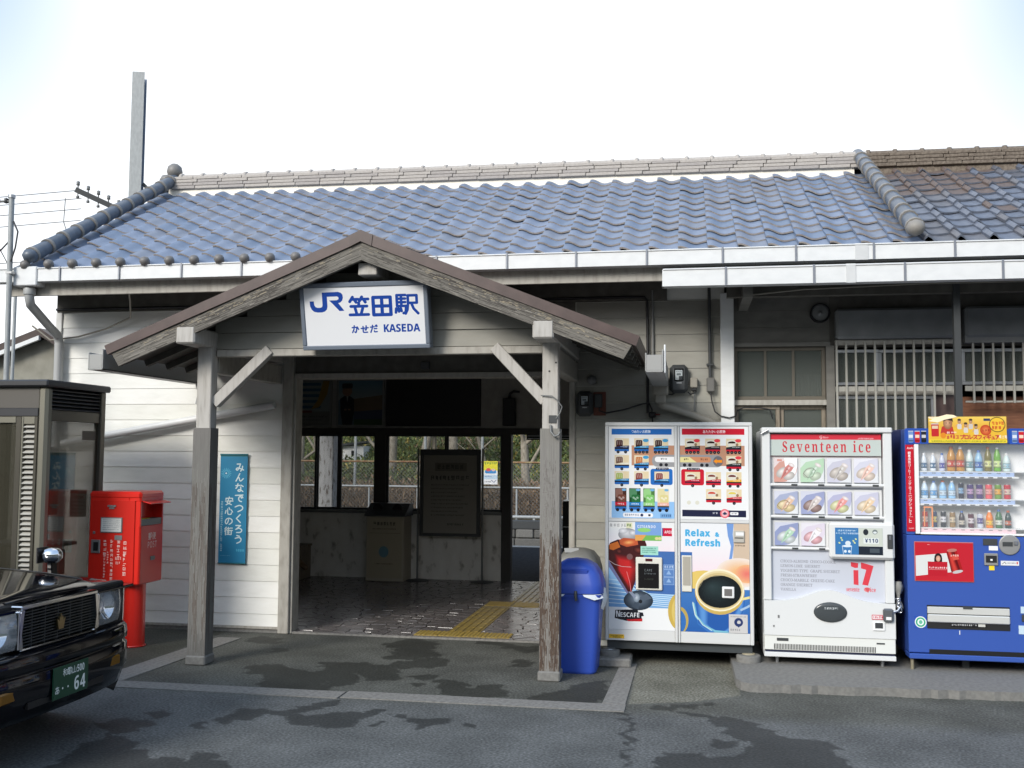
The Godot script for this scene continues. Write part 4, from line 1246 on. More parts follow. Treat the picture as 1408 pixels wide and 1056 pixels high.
func build_sign() -> void:
	var W := 1000
	var H := 504
	var k := cv(W, H, Color(0.93, 0.935, 0.94))
	var blue := Color8(24, 68, 158)
	# zoom of the photograph: board face from x 122 to 1262 and y 140 to 670
	var ox := 122.0
	var oy := 140.0
	var s := W / 1138.0
	var t := func(a: Array) -> PackedVector2Array:
		var p := vec(a)
		for i in p.size(): p[i] = (p[i] - Vector2(ox, oy)) * s
		return p
	# the railway mark: J and R drawn as one bent band
	k.poly(t.call([298, 188, 345, 188, 345, 330, 338, 355, 318, 374, 290, 383, 245, 383, 212, 374, 190, 352, 177, 320, 175, 272, 216, 272, 218, 308, 228, 328, 248, 337, 278, 337, 293, 328, 298, 310]), blue)
	k.poly(t.call([298, 188, 455, 186, 482, 196, 496, 216, 498, 245, 490, 272, 470, 290, 450, 295, 504, 372, 458, 374, 400, 306, 364, 268, 436, 267, 452, 260, 457, 246, 452, 236, 440, 230, 345, 231, 298, 231]), blue)
	k.jp("笠", (545 - ox) * s, (238 - oy) * s, 196 * s, 29 * s, blue, false, 0.0, 1.02)
	k.jp("田", (763 - ox) * s, (229 - oy) * s, 212 * s, 33 * s, blue, false, 0.0, 0.96)
	k.jp("駅", (984 - ox) * s, (218 - oy) * s, 214 * s, 26 * s, blue, false, 0.0, 1.06)
	k.jp("かせだ", (563 - ox) * s, (517 - oy) * s, 80 * s, 13 * s, blue, false, 88 * s, 0.92)
	var tw := k.width("KASEDA", 72 * s, "bold", 1.0)
	k.text("KASEDA", (862 - ox) * s, (590 - oy) * s, 74 * s, blue, "bold", 350.0 * s / tw * 72.0 / 74.0)
	for d in [[1.4, 0.0], [-1.4, 0.0], [0.0, 1.2], [0.0, -1.2]]:
		k.text("KASEDA", (862 - ox) * s + d[0], (590 - oy) * s + d[1], 74 * s, blue, "bold", 350.0 * s / tw * 72.0 / 74.0)
	var sg := wthing("station_sign", "white lightbox sign with blue lettering in a grey frame under the gable", "sign", Vector3(-2.475, 2.50, 1.50))
	offs.erase(sg)
	sg.rotation.x = deg_to_rad(13.0)
	sg.rotation.z = deg_to_rad(0.35)
	var b := Mb.new()
	b.b2(-0.515, 0.515, 0.0, 0.035, -0.02, 0.075, 0.006)
	b.b2(-0.515, 0.515, 0.485, 0.523, -0.02, 0.075, 0.006)
	b.b2(-0.515, -0.48, 0.035, 0.485, -0.02, 0.074, 0.006)
	b.b2(0.48, 0.515, 0.035, 0.485, -0.02, 0.074, 0.006)
	b.b2(-0.50, 0.50, 0.02, 0.50, -0.018, -0.005)
	put(sg, "sign_frame", b, mat(lin(0.19, 0.225, 0.275), 0.45))
	var f := panel(sg, "sign_face", -0.481, 0.481, 0.034, 0.487, 0.066, pic(k.tex(), 0.25), 0.02)
	bx(sg, "sign_lamp_cover", -0.06, 0.02, -0.012, 0.0, 0.0, 0.04, X.trim, 0.003)

# ---------------------------------------------------------------- waiting hall
func build_interior() -> void:
	var zb := -4.10
	# floor: irregular flagstones on a dark bed
	var bed := Mb.new()
	bed.quad(Vector3(-6.08, 0.004, 0.0), Vector3(-1.02, 0.004, 0.0), Vector3(-1.02, 0.004, -4.16), Vector3(-6.08, 0.004, -4.16))
	var fl := struct("hall_floor", bed, mat(lin(0.02, 0.018, 0.017), 0.5))
	var pts := []
	var g := RandomNumberGenerator.new()
	g.seed = 21
	var nx := 37
	var nz := 30
	for i in nx:
		for j in nz:
			pts.append(Vector2(-6.05 + (i + 0.5 + g.randf_range(-0.42, 0.42)) * 5.0 / nx, -(j + 0.5 + g.randf_range(-0.42, 0.42)) * 4.1 / nz))
	var sm := []
	for q in 5:
		var v: float = [0.9, 1.0, 1.1, 0.97, 1.05][q]
		sm.append(nmat([[0.0, lin(0.15 * v, 0.132 * v, 0.128 * v)], [1.0, lin(0.24 * v, 0.213 * v, 0.205 * v)]], Vector3(2, 2, 2), 0.03, 0.22, 0.05, 4, q) if q < 2 else vary(sm[q % 2], Color(v, v, v)))
	var far := Mb.new()
	var made := 0
	for i in pts.size():
		var p: Vector2 = pts[i]
		var cell := PackedVector2Array([Vector2(-6.07, -0.008), Vector2(-1.03, -0.008), Vector2(-1.03, -4.15), Vector2(-6.07, -4.15)])
		var near := []
		for q in pts:
			if q != p and p.distance_squared_to(q) < 0.17: near.append(q)
		for q in near:
			var mid: Vector2 = (p + q) * 0.5
			var d: Vector2 = (q - p).normalized()
			var out := PackedVector2Array()
			for k in cell.size():
				var a := cell[k]
				var b2 := cell[(k + 1) % cell.size()]
				var da := (a - mid).dot(d) + 0.004
				var db := (b2 - mid).dot(d) + 0.004
				if da <= 0: out.append(a)
				if (da < 0) != (db < 0): out.append(a.lerp(b2, da / (da - db)))
			cell = out
			if cell.size() < 3: break
		if cell.size() < 3: continue
		var top := 0.016 + g.randf_range(-0.002, 0.002)
		var cen := Vector2.ZERO
		for a in cell: cen += a / cell.size()
		var m := far if p.y < -1.35 or p.x < -3.75 - 0.32 * -p.y else Mb.new()
		for k in cell.size():
			var a := cell[k]
			var b2 := cell[(k + 1) % cell.size()]
			var a2 := a.lerp(cen, 0.05)
			var b3 := b2.lerp(cen, 0.05)
			m.tri(Vector3(cen.x, top, cen.y), Vector3(b3.x, top, b3.y), Vector3(a2.x, top, a2.y))
			m.quad(Vector3(b2.x, top - 0.010, b2.y), Vector3(a.x, top - 0.010, a.y), Vector3(a2.x, top, a2.y), Vector3(b3.x, top, b3.y))
		if m != far:
			put(fl, "paving_stone", m, sm[g.randi() % 5])
	put(fl, "paving_stones_by_the_wall", far, sm[0]).set_meta("kind", "stuff")
	bx_s("threshold", -3.69, -1.08, -0.02, 0.017, -0.012, 0.012, X.kerb)
	# raised yellow guidance tiles
	var ty := nmat([[0.0, lin(0.24, 0.165, 0.035)], [0.5, lin(0.36, 0.255, 0.06)], [1.0, lin(0.42, 0.31, 0.085)]], Vector3(3, 3, 3), 0.03, 0.4, 0.05)
	for t in 4: dots(fl, -2.52 + t * 0.225, -0.07, 0.22, ty)
	for t in 7: ridges(fl, -2.245, -0.30 - t * 0.225, 0.30, 0.22, ty, false)
	for t in 4: ridges(fl, -2.245 + t * 0.305, -1.95, 0.30, 0.30, ty, true)
	for t in 7: ridges(fl, -2.0, -2.27 - t * 0.26, 0.28, 0.255, ty, false)
	# back wall: low panel, sill, posts, dark boards above the windows
	var wm := nmat([[0.0, lin(0.40, 0.375, 0.325)], [0.3, lin(0.70, 0.68, 0.63)], [1.0, lin(0.77, 0.755, 0.71)]], Vector3(0.9, 0.5, 0.9), 0.02, 0.8, 0.05)
	var dk := mat(lin(0.045, 0.042, 0.038), 0.6)
	bx(station, "low_wall", -6.08, -2.46, 0.0, 0.875, zb - 0.10, zb, wm)
	bx(station, "window_sill", -6.08, -2.46, 0.875, 0.915, zb - 0.13, zb + 0.03, X.grey, 0.004)
	for q in [[-4.215, -4.055], [-2.465, -2.335], [-1.50, -1.02], [-6.08, -5.95]]:
		bx(station, "hall_post", q[0], q[1], 0.0 if q[0] > -4.0 else 0.90, 1.95, zb - 0.12, zb + 0.02, dk, 0.005)
	bx(station, "window_head", -6.08, -1.02, 1.94, 2.02, zb - 0.12, zb + 0.02, dk, 0.004)
	bx(station, "back_wall", -6.08, -1.02, 2.02, 3.10, zb - 0.10, zb, nmat([[0.0, lin(0.36, 0.35, 0.33)], [1.0, lin(0.46, 0.45, 0.43)]], Vector3(1, 1, 1), 0.02, 0.8))
	bx(station, "hall_ceiling", -6.08, -1.02, 2.96, 3.0, zb, -0.12, X.hall)
	for q in [[-5.95, -5.05], [-5.065, -4.215], [-4.055, -3.22], [-3.235, -2.465]]:
		window_unit(station, q[0], q[1], 0.916, 1.94, zb - 0.02 - (0.035 if q[0] in [-5.065, -3.235] else 0.0), 1, X.dgrey, X.glass, 0.02, 0.03)
	bx(station, "window_stile", -4.755, -4.695, 0.93, 1.94, zb - 0.055, zb - 0.025, X.dgrey)
	bx(station, "black_panel", -4.06, -2.75, 2.045, 2.69, zb + 0.001, zb + 0.04, X.black, 0.004)
	bx(station, "wall_box", -2.44, -2.27, 2.05, 2.42, zb + 0.001, zb + 0.11, X.black, 0.01)
	put(station, "wall_pipe", Mb.new().tube([Vector3(-2.36, 2.42, zb + 0.05), Vector3(-2.35, 2.48, zb + 0.06), Vector3(-2.30, 2.51, zb + 0.06), Vector3(-2.22, 2.50, zb + 0.05)], 0.015, 7), X.black)
	# two posters in frames
	var k := cv(300, 420, Color8(150, 152, 148))
	k.rect(0, 0, 300, 290, Color8(176, 190, 192))
	for i in 5: k.rect(14, 20 + i * 54, 200, 26, Color8(60, 120, 160))
	k.poly(vec([235, 0, 290, 0, 270, 130, 200, 250, 130, 270, 190, 180]), Color8(200, 160, 60))
	k.rect(8, 282, 130, 20, Color8(150, 50, 50))
	k.marks(14, 330, 260, 18, Color8(40, 44, 50), 4)
	k.marks(14, 365, 200, 12, Color8(60, 64, 70), 5)
	poster("framed_poster", "dim framed poster of blue stripes, left of the two above the hall windows", -5.36, -4.83, 2.04, 2.69, zb + 0.03, k.tex())
	k = cv(420, 460, Color8(120, 150, 170))
	k.grad(0, 0, 420, 200, Color8(120, 170, 200), Color8(190, 205, 205))
	k.poly(vec([150, 190, 420, 150, 420, 330, 150, 330]), Color8(150, 130, 105))
	k.poly(vec([150, 320, 420, 300, 420, 400, 150, 420]), Color8(80, 95, 130))
	k.rect(150, 400, 270, 60, Color8(70, 110, 70))
	k.ell(85, 110, 46, 52, Color8(190, 150, 125))
	k.rr(36, 30, 100, 52, 14, Color8(28, 32, 44))
	k.poly(vec([20, 190, 60, 160, 110, 160, 150, 190, 150, 330, 135, 460, 45, 460, 25, 330]), Color8(30, 34, 48))
	k.poly(vec([78, 160, 96, 160, 88, 230]), Color8(210, 210, 210))
	k.ell(70, 300, 14, 10, Color8(190, 150, 125))
	k.ell(108, 300, 14, 10, Color8(190, 150, 125))
	poster("framed_poster", "dim framed poster of a uniformed figure, right of the two above the windows", -4.76, -4.085, 2.04, 2.69, zb + 0.03, k.tex())
	# waste bin with two round holes
	var bin := wthing("waste_bin", "pale metal waste bin with two round holes in its sloping dark top", "bin", Vector3(-3.93, 0.016, zb + 0.2))
	bx(bin, "bin_body", -4.19, -3.68, 0.02, 0.86, zb + 0.03, zb + 0.40, mat(lin(0.46, 0.42, 0.33), 0.5), 0.008)
	var tp := Mb.new()
	tp.xf = Transform3D(Basis(Vector3(0, 0, 1), Vector3.UP, Vector3.LEFT), Vector3.ZERO)
	tp.prism(vec([zb + 0.02, 0.86, zb + 0.42, 0.86, zb + 0.42, 0.88, zb + 0.16, 1.02, zb + 0.02, 1.02]), 3.66, 4.21)
	put(bin, "bin_top", tp, X.dgrey)
	for hx in [-4.07, -3.80]:
		var rg := Mb.new()
		rg.xf = Transform3D(Basis(Vector3.RIGHT, 0.49 + 0.59), Vector3(hx, 0.955, zb + 0.29))
		rg.lathe([Vector2(0.0, 0.006), Vector2(0.055, 0.006), Vector2(0.062, 0.012), Vector2(0.068, 0.0)], Vector3.ZERO, 20)
		put(bin, "bin_hole", rg, X.black)
	k = cv(400, 640, Color8(164, 155, 132))
	k.marks(70, 40, 240, 40, Color8(40, 38, 36), 12)
	k.marks(60, 110, 270, 14, Color8(70, 66, 60), 13)
	k.rect(20, 160, 360, 4, Color8(110, 104, 90))
	k.ell(190, 360, 56, 60, Color8(96, 136, 150)) # a plain round blue patch where the photograph has a cartoon figure
	k.marks(90, 480, 200, 14, Color8(70, 66, 60), 14)
	panel(bin, "bin_front", -4.17, -3.70, 0.06, 0.84, zb + 0.4035, pic(k.tex(), 0.5), 0.003)
	# notice board on a stand
	var nb := wthing("notice_board", "dark framed notice board on a tubular stand in the hall", "notice board", Vector3(-3.12, 0.016, -3.93))
	var zn := -3.93
	k = cv(420, 620, Color8(140, 136, 126))
	k.rect(90, 60, 250, 66, Color8(108, 104, 94))
	k.marks(110, 72, 190, 40, Color8(52, 50, 46), 15)
	k.marks(60, 160, 290, 40, Color8(40, 38, 36), 16)
	for i in 9: k.marks(60, 230 + i * 30, 290 - (i * 37) % 90, 13, Color8(66, 62, 58), 17 + i)
	k.marks(190, 540, 130, 18, Color8(50, 48, 46), 30)
	panel(nb, "notice_sheet", -3.48, -2.76, 0.64, 1.66, zn + 0.012, pic(k.tex(), 0.5), 0.02)
	var fr := Mb.new()
	for q in [[-3.53, -3.48, 0.60, 1.74], [-2.76, -2.71, 0.60, 1.74], [-3.48, -2.76, 0.60, 0.64], [-3.48, -2.76, 1.66, 1.74]]:
		fr.b2(q[0], q[1], q[2], q[3], zn - 0.02, zn + 0.024, 0.003)
	put(nb, "board_frame", fr, X.dgrey)
	for lx in [-3.555, -2.685]:
		var leg := put(nb, "stand_leg", Mb.new().tube([Vector3(lx, 0.03, zn), Vector3(lx, 1.75, zn)], 0.014, 8), X.grey)
		put(leg, "stand_foot", Mb.new().lathe([Vector2(0.0, 0.022), Vector2(0.05, 0.02), Vector2(0.15, 0.006), Vector2(0.155, 0.0)], Vector3(lx, 0.017, zn), 18), X.dgrey)
	# bench and the seated person behind the left jamb
	var be := wthing("waiting_bench", "wooden waiting bench along the hall's back wall behind the left jamb", "bench", Vector3(-5.6, 0.016, -3.8))
	for i in 3: bx(be, "seat_slat", -6.0, -5.05, 0.43, 0.46, -4.02 + i * 0.14, -3.90 + i * 0.14, X.wood, 0.005)
	for lx in [-5.95, -5.12]: bx(be, "leg", lx, lx + 0.06, 0.016, 0.43, -4.0, -3.64, X.wood, 0.005)
	build_person()

func poster(called: String, label: String, x0: float, x1: float, y0: float, y1: float, z: float, t: Texture2D) -> void:
	var o := wthing(called, label, "poster", Vector3((x0 + x1) / 2, y0, z), "framed posters above the hall windows")
	var pm := pic(t, 0.35)
	pm.albedo_color = Color(0.62, 0.62, 0.62) # dimness of the hall put into the print colour
	panel(o, "poster_sheet", x0 + 0.02, x1 - 0.02, y0 + 0.02, y1 - 0.02, z, pm, 0.012)
	var b := Mb.new()
	for q in [[x0, x1, y0, y0 + 0.025], [x0, x1, y1 - 0.025, y1], [x0, x0 + 0.025, y0 + 0.025, y1 - 0.025], [x1 - 0.025, x1, y0 + 0.025, y1 - 0.025]]:
		b.b2(q[0], q[1], q[2], q[3], z - 0.025, z + 0.01, 0.002)
	put(o, "poster_frame", b, X.grey)

func dots(parent: Node, x: float, z: float, s: float, m: Material) -> void:
	var t := bx(parent, "guidance_tile", x, x + s, 0.010, 0.021, z - s, z, m)
	var b := Mb.new()
	for i in 6:
		for j in 6:
			b.lathe([Vector2(0.014, 0.0), Vector2(0.010, 0.005), Vector2(0.0, 0.006)], Vector3(x + (i + 0.5) * s / 6, 0.021, z - (j + 0.5) * s / 6), 6)
	put(t, "tile_dots", b, m).set_meta("kind", "stuff")
func ridges(parent: Node, x: float, z: float, w: float, l: float, m: Material, across: bool) -> void:
	var t := bx(parent, "guidance_tile", x, x + w, 0.010, 0.0205, z - l, z, m)
	for i in 4:
		var o := (i + 0.5) / 4.0
		if across: bx(t, "tile_ridge", x + 0.01, x + w - 0.01, 0.0205, 0.027, z - l * o - 0.018, z - l * o + 0.018, m, 0.004)
		else: bx(t, "tile_ridge", x + w * o - 0.018, x + w * o + 0.018, 0.0205, 0.027, z - l + 0.008, z - 0.008, m, 0.004)

# a body from tapered capsules blended into one skin (surface nets)
func blend_body(bones: Array, cell: float, k: float) -> Mb:
	var lo := Vector3(1e9, 1e9, 1e9)
	var hi := -lo
	for b in bones:
		for e in 2:
			var r: float = b[2 + e] + 0.03
			lo = lo.min(b[e] - Vector3(r, r, r)); hi = hi.max(b[e] + Vector3(r, r, r))
	var n := Vector3i(((hi - lo) / cell).ceil()) + Vector3i(2, 2, 2)
	var f := PackedFloat32Array()
	f.resize(n.x * n.y * n.z)
	f.fill(1.0)
	for b in bones:
		var a: Vector3 = b[0]
		var d: Vector3 = b[1] - b[0]
		var dd := maxf(d.length_squared(), 1e-9)
		var rm: float = maxf(b[2], b[3]) + k + cell * 2.0
		var b0 := Vector3i(((b[0].min(b[1]) - Vector3(rm, rm, rm) - lo) / cell).floor()).clamp(Vector3i.ZERO, n - Vector3i.ONE)
		var b1 := Vector3i(((b[0].max(b[1]) + Vector3(rm, rm, rm) - lo) / cell).ceil()).clamp(Vector3i.ZERO, n - Vector3i.ONE)
		for x in range(b0.x, b1.x + 1):
			for y in range(b0.y, b1.y + 1):
				for z in range(b0.z, b1.z + 1):
					var p := lo + Vector3(x, y, z) * cell
					var t := clampf((p - a).dot(d) / dd, 0.0, 1.0)
					var v: float = p.distance_to(a + d * t) - lerpf(b[2], b[3], t)
					var i := (x * n.y + y) * n.z + z
					var u := f[i]
					var h := maxf(k - absf(u - v), 0.0) / k
					f[i] = minf(u, v) - h * h * k * 0.25
	var at := {}
	var vs := PackedVector3Array()
	var ns := PackedVector3Array()
	var off := [Vector3i(0, 0, 0), Vector3i(0, 0, 1), Vector3i(0, 1, 0), Vector3i(0, 1, 1), Vector3i(1, 0, 0), Vector3i(1, 0, 1), Vector3i(1, 1, 0), Vector3i(1, 1, 1)]
	var eds := [[0, 1], [2, 3], [4, 5], [6, 7], [0, 2], [1, 3], [4, 6], [5, 7], [0, 4], [1, 5], [2, 6], [3, 7]]
	for x in n.x - 1:
		for y in n.y - 1:
			for z in n.z - 1:
				var i := (x * n.y + y) * n.z + z
				var c := [f[i], f[i + 1], f[i + n.z], f[i + n.z + 1], f[i + n.y * n.z], f[i + n.y * n.z + 1], f[i + n.y * n.z + n.z], f[i + n.y * n.z + n.z + 1]]
				var neg := 0
				for v in c: neg += 1 if v < 0 else 0
				if neg == 0 or neg == 8: continue
				var s := Vector3.ZERO
				var m := 0
				for e in eds:
					var p: float = c[e[0]]
					var q: float = c[e[1]]
					if (p < 0) != (q < 0):
						s += Vector3(off[e[0]]).lerp(Vector3(off[e[1]]), p / (p - q)); m += 1
				at[i] = vs.size()
				vs.append(lo + (Vector3(x, y, z) + s / m) * cell)
				ns.append(Vector3(c[4] + c[5] + c[6] + c[7] - c[0] - c[1] - c[2] - c[3], c[2] + c[3] + c[6] + c[7] - c[0] - c[1] - c[4] - c[5], c[1] + c[3] + c[5] + c[7] - c[0] - c[2] - c[4] - c[6]).normalized())
	var out := Mb.new()
	var st := [n.y * n.z, n.z, 1]
	for i in at:
		for ax in 3:
			var j: int = i + st[ax]
			if j >= f.size() or (f[i] < 0) == (f[j] < 0): continue
			var u: int = st[(ax + 1) % 3]
			var w: int = st[(ax + 2) % 3]
			if not (at.has(i - u) and at.has(i - w) and at.has(i - u - w)): continue
			var q := [at[i], at[i - u], at[i - u - w], at[i - w]]
			if f[i] < 0: q.reverse()
			for e in [0, 1, 2, 0, 2, 3]:
				out.v.append(vs[q[e]]); out.n.append(ns[q[e]]); out.uv.append(Vector2.ZERO)
	return out

func build_person() -> void:
	var b := Vector3(-5.54, 0.0, -3.82)
	var o := wthing("person", "seated person in dark trousers and tan shoes, legs crossed, just inside the left jamb", "person", b + Vector3(0, 0.016, 0))
	var s := func(a: Vector3, c: Vector3, r0: float, r1: float) -> Array: return [b + a, b + c, r0, r1]
	# body: head, neck, torso, arms, hips; faces the viewer's right
	var skin := [s.call(Vector3(0, 1.17, -0.02), Vector3(0.015, 1.26, 0.0), 0.085, 0.09), s.call(Vector3(0, 1.03, -0.02), Vector3(0, 1.13, -0.01), 0.052, 0.05), s.call(Vector3(0.01, 1.19, 0.095), Vector3(0.01, 1.17, 0.115), 0.016, 0.018),
		s.call(Vector3(-0.12, 0.64, 0.18), Vector3(-0.06, 0.62, 0.26), 0.03, 0.032), s.call(Vector3(0.12, 0.64, 0.18), Vector3(0.06, 0.62, 0.26), 0.03, 0.032), s.call(Vector3(0, 0.75, -0.03), Vector3(0, 0.98, -0.02), 0.12, 0.11)]
	for h in [-1.0, 1.0]:
		for q in 5: skin.append(s.call(Vector3(0.05 * h, 0.62, 0.27), Vector3(0.05 * h + (q - 2) * 0.018, 0.60 - 0.01 * absf(q - 2), 0.34 - (0.03 if q in [0, 4] else 0.0)), 0.011, 0.009))
	put(o, "body", blend_body(skin, 0.014, 0.025), mat(lin(0.45, 0.29, 0.21), 0.6))
	var coat := [s.call(Vector3(0, 0.55, -0.04), Vector3(0, 0.95, -0.03), 0.165, 0.15), s.call(Vector3(-0.16, 0.96, -0.03), Vector3(0.16, 0.96, -0.03), 0.085, 0.085)]
	for h in [-1.0, 1.0]:
		coat.append(s.call(Vector3(0.20 * h, 0.95, -0.03), Vector3(0.24 * h, 0.70, 0.02), 0.066, 0.056))
		coat.append(s.call(Vector3(0.24 * h, 0.70, 0.02), Vector3(0.13 * h, 0.645, 0.18), 0.055, 0.045))
	put(o, "coat", blend_body(coat, 0.018, 0.04), mat(lin(0.03, 0.032, 0.04), 0.9))
	# crossed legs: the upper one stretches its shoe towards the middle of the hall
	var tr := [s.call(Vector3(-0.09, 0.54, 0.0), Vector3(-0.02, 0.53, 0.40), 0.085, 0.065), s.call(Vector3(-0.02, 0.53, 0.40), Vector3(0.24, 0.12, 0.46), 0.062, 0.045), s.call(Vector3(0.09, 0.55, 0.0), Vector3(0.10, 0.62, 0.38), 0.085, 0.066), s.call(Vector3(0.10, 0.62, 0.38), Vector3(0.47, 0.36, 0.42), 0.063, 0.048), s.call(Vector3(-0.1, 0.55, 0.0), Vector3(0.1, 0.55, 0.0), 0.10, 0.10)]
	put(o, "trousers", blend_body(tr, 0.016, 0.03), mat(lin(0.018, 0.018, 0.022), 0.9))
	var sm := mat(lin(0.20, 0.13, 0.07), 0.5)
	put(o, "shoe", blend_body([s.call(Vector3(0.26, 0.062, 0.47), Vector3(0.42, 0.053, 0.54), 0.045, 0.038), s.call(Vector3(0.25, 0.09, 0.465), Vector3(0.24, 0.13, 0.46), 0.044, 0.044)], 0.010, 0.02), sm)
	put(o, "shoe", blend_body([s.call(Vector3(0.53, 0.30, 0.43), Vector3(0.66, 0.21, 0.46), 0.044, 0.036), s.call(Vector3(0.51, 0.33, 0.425), Vector3(0.47, 0.36, 0.42), 0.044, 0.045)], 0.010, 0.02), sm)
	var hair := [s.call(Vector3(0, 1.21, -0.045), Vector3(0.0, 1.29, -0.02), 0.085, 0.085)]
	put(o, "hair", blend_body(hair, 0.012, 0.02), mat(lin(0.015, 0.013, 0.012), 0.6))

# ---------------------------------------------------------------- beyond the station
func multi(parent: Node, called: String, mesh: Mesh, xfs: Array, m: Material, cols: Array = []) -> MultiMeshInstance3D:
	var mm := MultiMesh.new()
	mm.transform_format = MultiMesh.TRANSFORM_3D
	mm.use_colors = cols.size() > 0
	mm.mesh = mesh
	mm.instance_count = xfs.size()
	for i in xfs.size():
		mm.set_instance_transform(i, xfs[i])
		if cols: mm.set_instance_color(i, cols[i])
	var o := MultiMeshInstance3D.new()
	o.multimesh = mm; o.material_override = m
	if parent == self:
		o.name = numbered(called); add_child(o)
	else:
		o.name = numbered_in("%d/%s" % [parent.get_instance_id(), called], called)
		parent.add_child(o, true)
	return o

func leaf_mesh(l: float, w: float) -> ArrayMesh:
	var b := Mb.new()
	b.tri(Vector3(0, 0, 0), Vector3(w, l * 0.5, w * 0.3), Vector3(0, l, 0))
	b.tri(Vector3(0, 0, 0), Vector3(0, l, 0), Vector3(-w, l * 0.5, w * 0.3))
	return b.into()

func build_background() -> void:
	var g := RandomNumberGenerator.new()
	g.seed = 33
	bx_s("platform", -14.0, 6.0, -0.9, -0.002, -9.10, -4.21, nmat([[0.0, lin(0.028, 0.030, 0.034)], [1.0, lin(0.05, 0.053, 0.058)]], Vector3(1, 1, 1), 0.04, 0.95)).material_override.metallic_specular = 0.1
	# platform edge line, far platform wall of stones, pipe rail on it
	bx_s("platform_edge", -14.0, 6.0, -0.6, 0.004, -9.34, -9.10, nmat([[0.0, lin(0.30, 0.30, 0.28)], [1.0, lin(0.45, 0.44, 0.42)]], Vector3(1, 1, 1), 0.03, 0.8))
	var wall := thing("stone_wall", "low stone retaining wall beyond the track, seen through the doorway", "wall", Vector3(-3.4, -0.95, -12.7))
	bx(wall, "wall_core", -9.0, 9.0, 0.0, 0.98, -0.25, -0.02, X.concrete)
	for row in 5:
		var x := -4.2 + g.randf() * 0.2
		while x < 5.0:
			var l := g.randf_range(0.35, 0.6)
			bx(wall, "wall_stone", x + 0.01, x + l - 0.01, 0.02 + row * 0.2, 0.205 + row * 0.2, -0.05, 0.04 + g.randf() * 0.03, vary(X.concrete, Color(1, 1, 1) * g.randf_range(0.75, 1.05)), 0.02)
			x += l
	bx(wall, "wall_coping", -9.0, 9.0, 1.0, 1.20, -0.2, 0.06, X.dgrey, 0.02)
	var rail := thing("handrail", "grey pipe rail running along the top of the stone wall beyond the track", "rail", Vector3(-3.4, 0.26, -12.8))
	put(rail, "rail_pipe", Mb.new().tube([Vector3(-9, 0.05, 0), Vector3(9, 0.05, 0)], 0.035, 8), X.steel)
	for i in 9: bx(rail, "rail_post", -8.0 + i * 2.0, -7.95 + i * 2.0, -0.02, 0.04, -0.02, 0.02, X.steel)
	# chain-link fence with a rusty top rail
	var zf := -11.0
	zf = -13.3
	var fe := thing("chain_link_fence", "chain-link fence with a rusty top rail at the foot of the bank", "fence", Vector3(-5.0, 0.25, zf))
	var top := 1.245
	put(fe, "top_rail", Mb.new().tube([Vector3(-7, top, 0), Vector3(9, top, 0)], 0.022, 6), nmat([[0.0, lin(0.22, 0.09, 0.04)], [0.5, lin(0.34, 0.19, 0.09)], [1.0, lin(0.40, 0.38, 0.18)]], Vector3(0.6, 0.6, 0.6), 0.02, 0.7))
	put(fe, "middle_rail", Mb.new().tube([Vector3(-7, 0.68, 0.02), Vector3(9, 0.68, 0.02)], 0.024, 6), X.steel)
	var x := -6.9
	while x < 9.0:
		put(fe, "fence_post", Mb.new().tube([Vector3(x, -0.3, 0), Vector3(x, top if int(x * 10) % 3 == 0 else 0.68, 0)], 0.024, 6), X.steel)
		x += 1.15
	var ch := Mb.new()
	var y0 := 0.02
	var hh := top - y0
	x = -7.0 - hh
	while x < 9.0:
		for s in [1.0, -1.0]:
			var a := Vector3(x if s > 0 else x + hh, y0, 0)
			var b := a + Vector3(hh * s, hh, 0)
			var w := Vector3(0.0026, -0.0026 * s, 0)
			ch.quad(a - w, a + w, b + w, b - w)
			ch.quad(a + Vector3(0, 0, 0.0025), a - Vector3(0, 0, 0.0025), b - Vector3(0, 0, 0.0025), b + Vector3(0, 0, 0.0025))
		x += 0.085
	put(fe, "wire_mesh", ch, X.grey).set_meta("kind", "stuff")
	var k := cv(200, 320, Color8(250, 250, 250))
	k.rect(0, 0, 200, 130, Color8(246, 232, 60))
	k.marks(14, 12, 170, 34, Color8(60, 130, 50), 41)
	k.rr(20, 120, 160, 50, 20, Color8(60, 150, 215))
	k.ell(70, 118, 34, 22, Color8(230, 90, 90))
	k.ell(140, 122, 26, 18, Color8(240, 200, 190))
	k.rect(0, 190, 200, 60, Color8(205, 228, 245))
	k.marks(20, 205, 90, 14, Color8(40, 80, 150), 42)
	k.line(vec([110, 262, 150, 292, 180, 262]), 8, Color8(40, 60, 120))
	k.marks(14, 276, 90, 16, Color8(60, 60, 60), 43)
	var c := Vector3(-4.44, 1.26, -13.3)
	var ps := wthing("fence_sign", "yellow, white and blue notice hung on the chain-link fence", "sign", c)
	panel(ps, "sign_sheet", c.x - 0.16, c.x + 0.16, c.y - 0.26, c.y + 0.26, c.z + 0.06, pic(k.tex(), 0.4), 0.01)
	# brush on the bank: brown below, green above
	var leafm := mat(Color.WHITE, 0.8)
	leafm.vertex_color_use_as_albedo = true
	leafm.backlight_enabled = true
	leafm.backlight = Color(0.12, 0.13, 0.05)
	var xs := []
	var cs := []
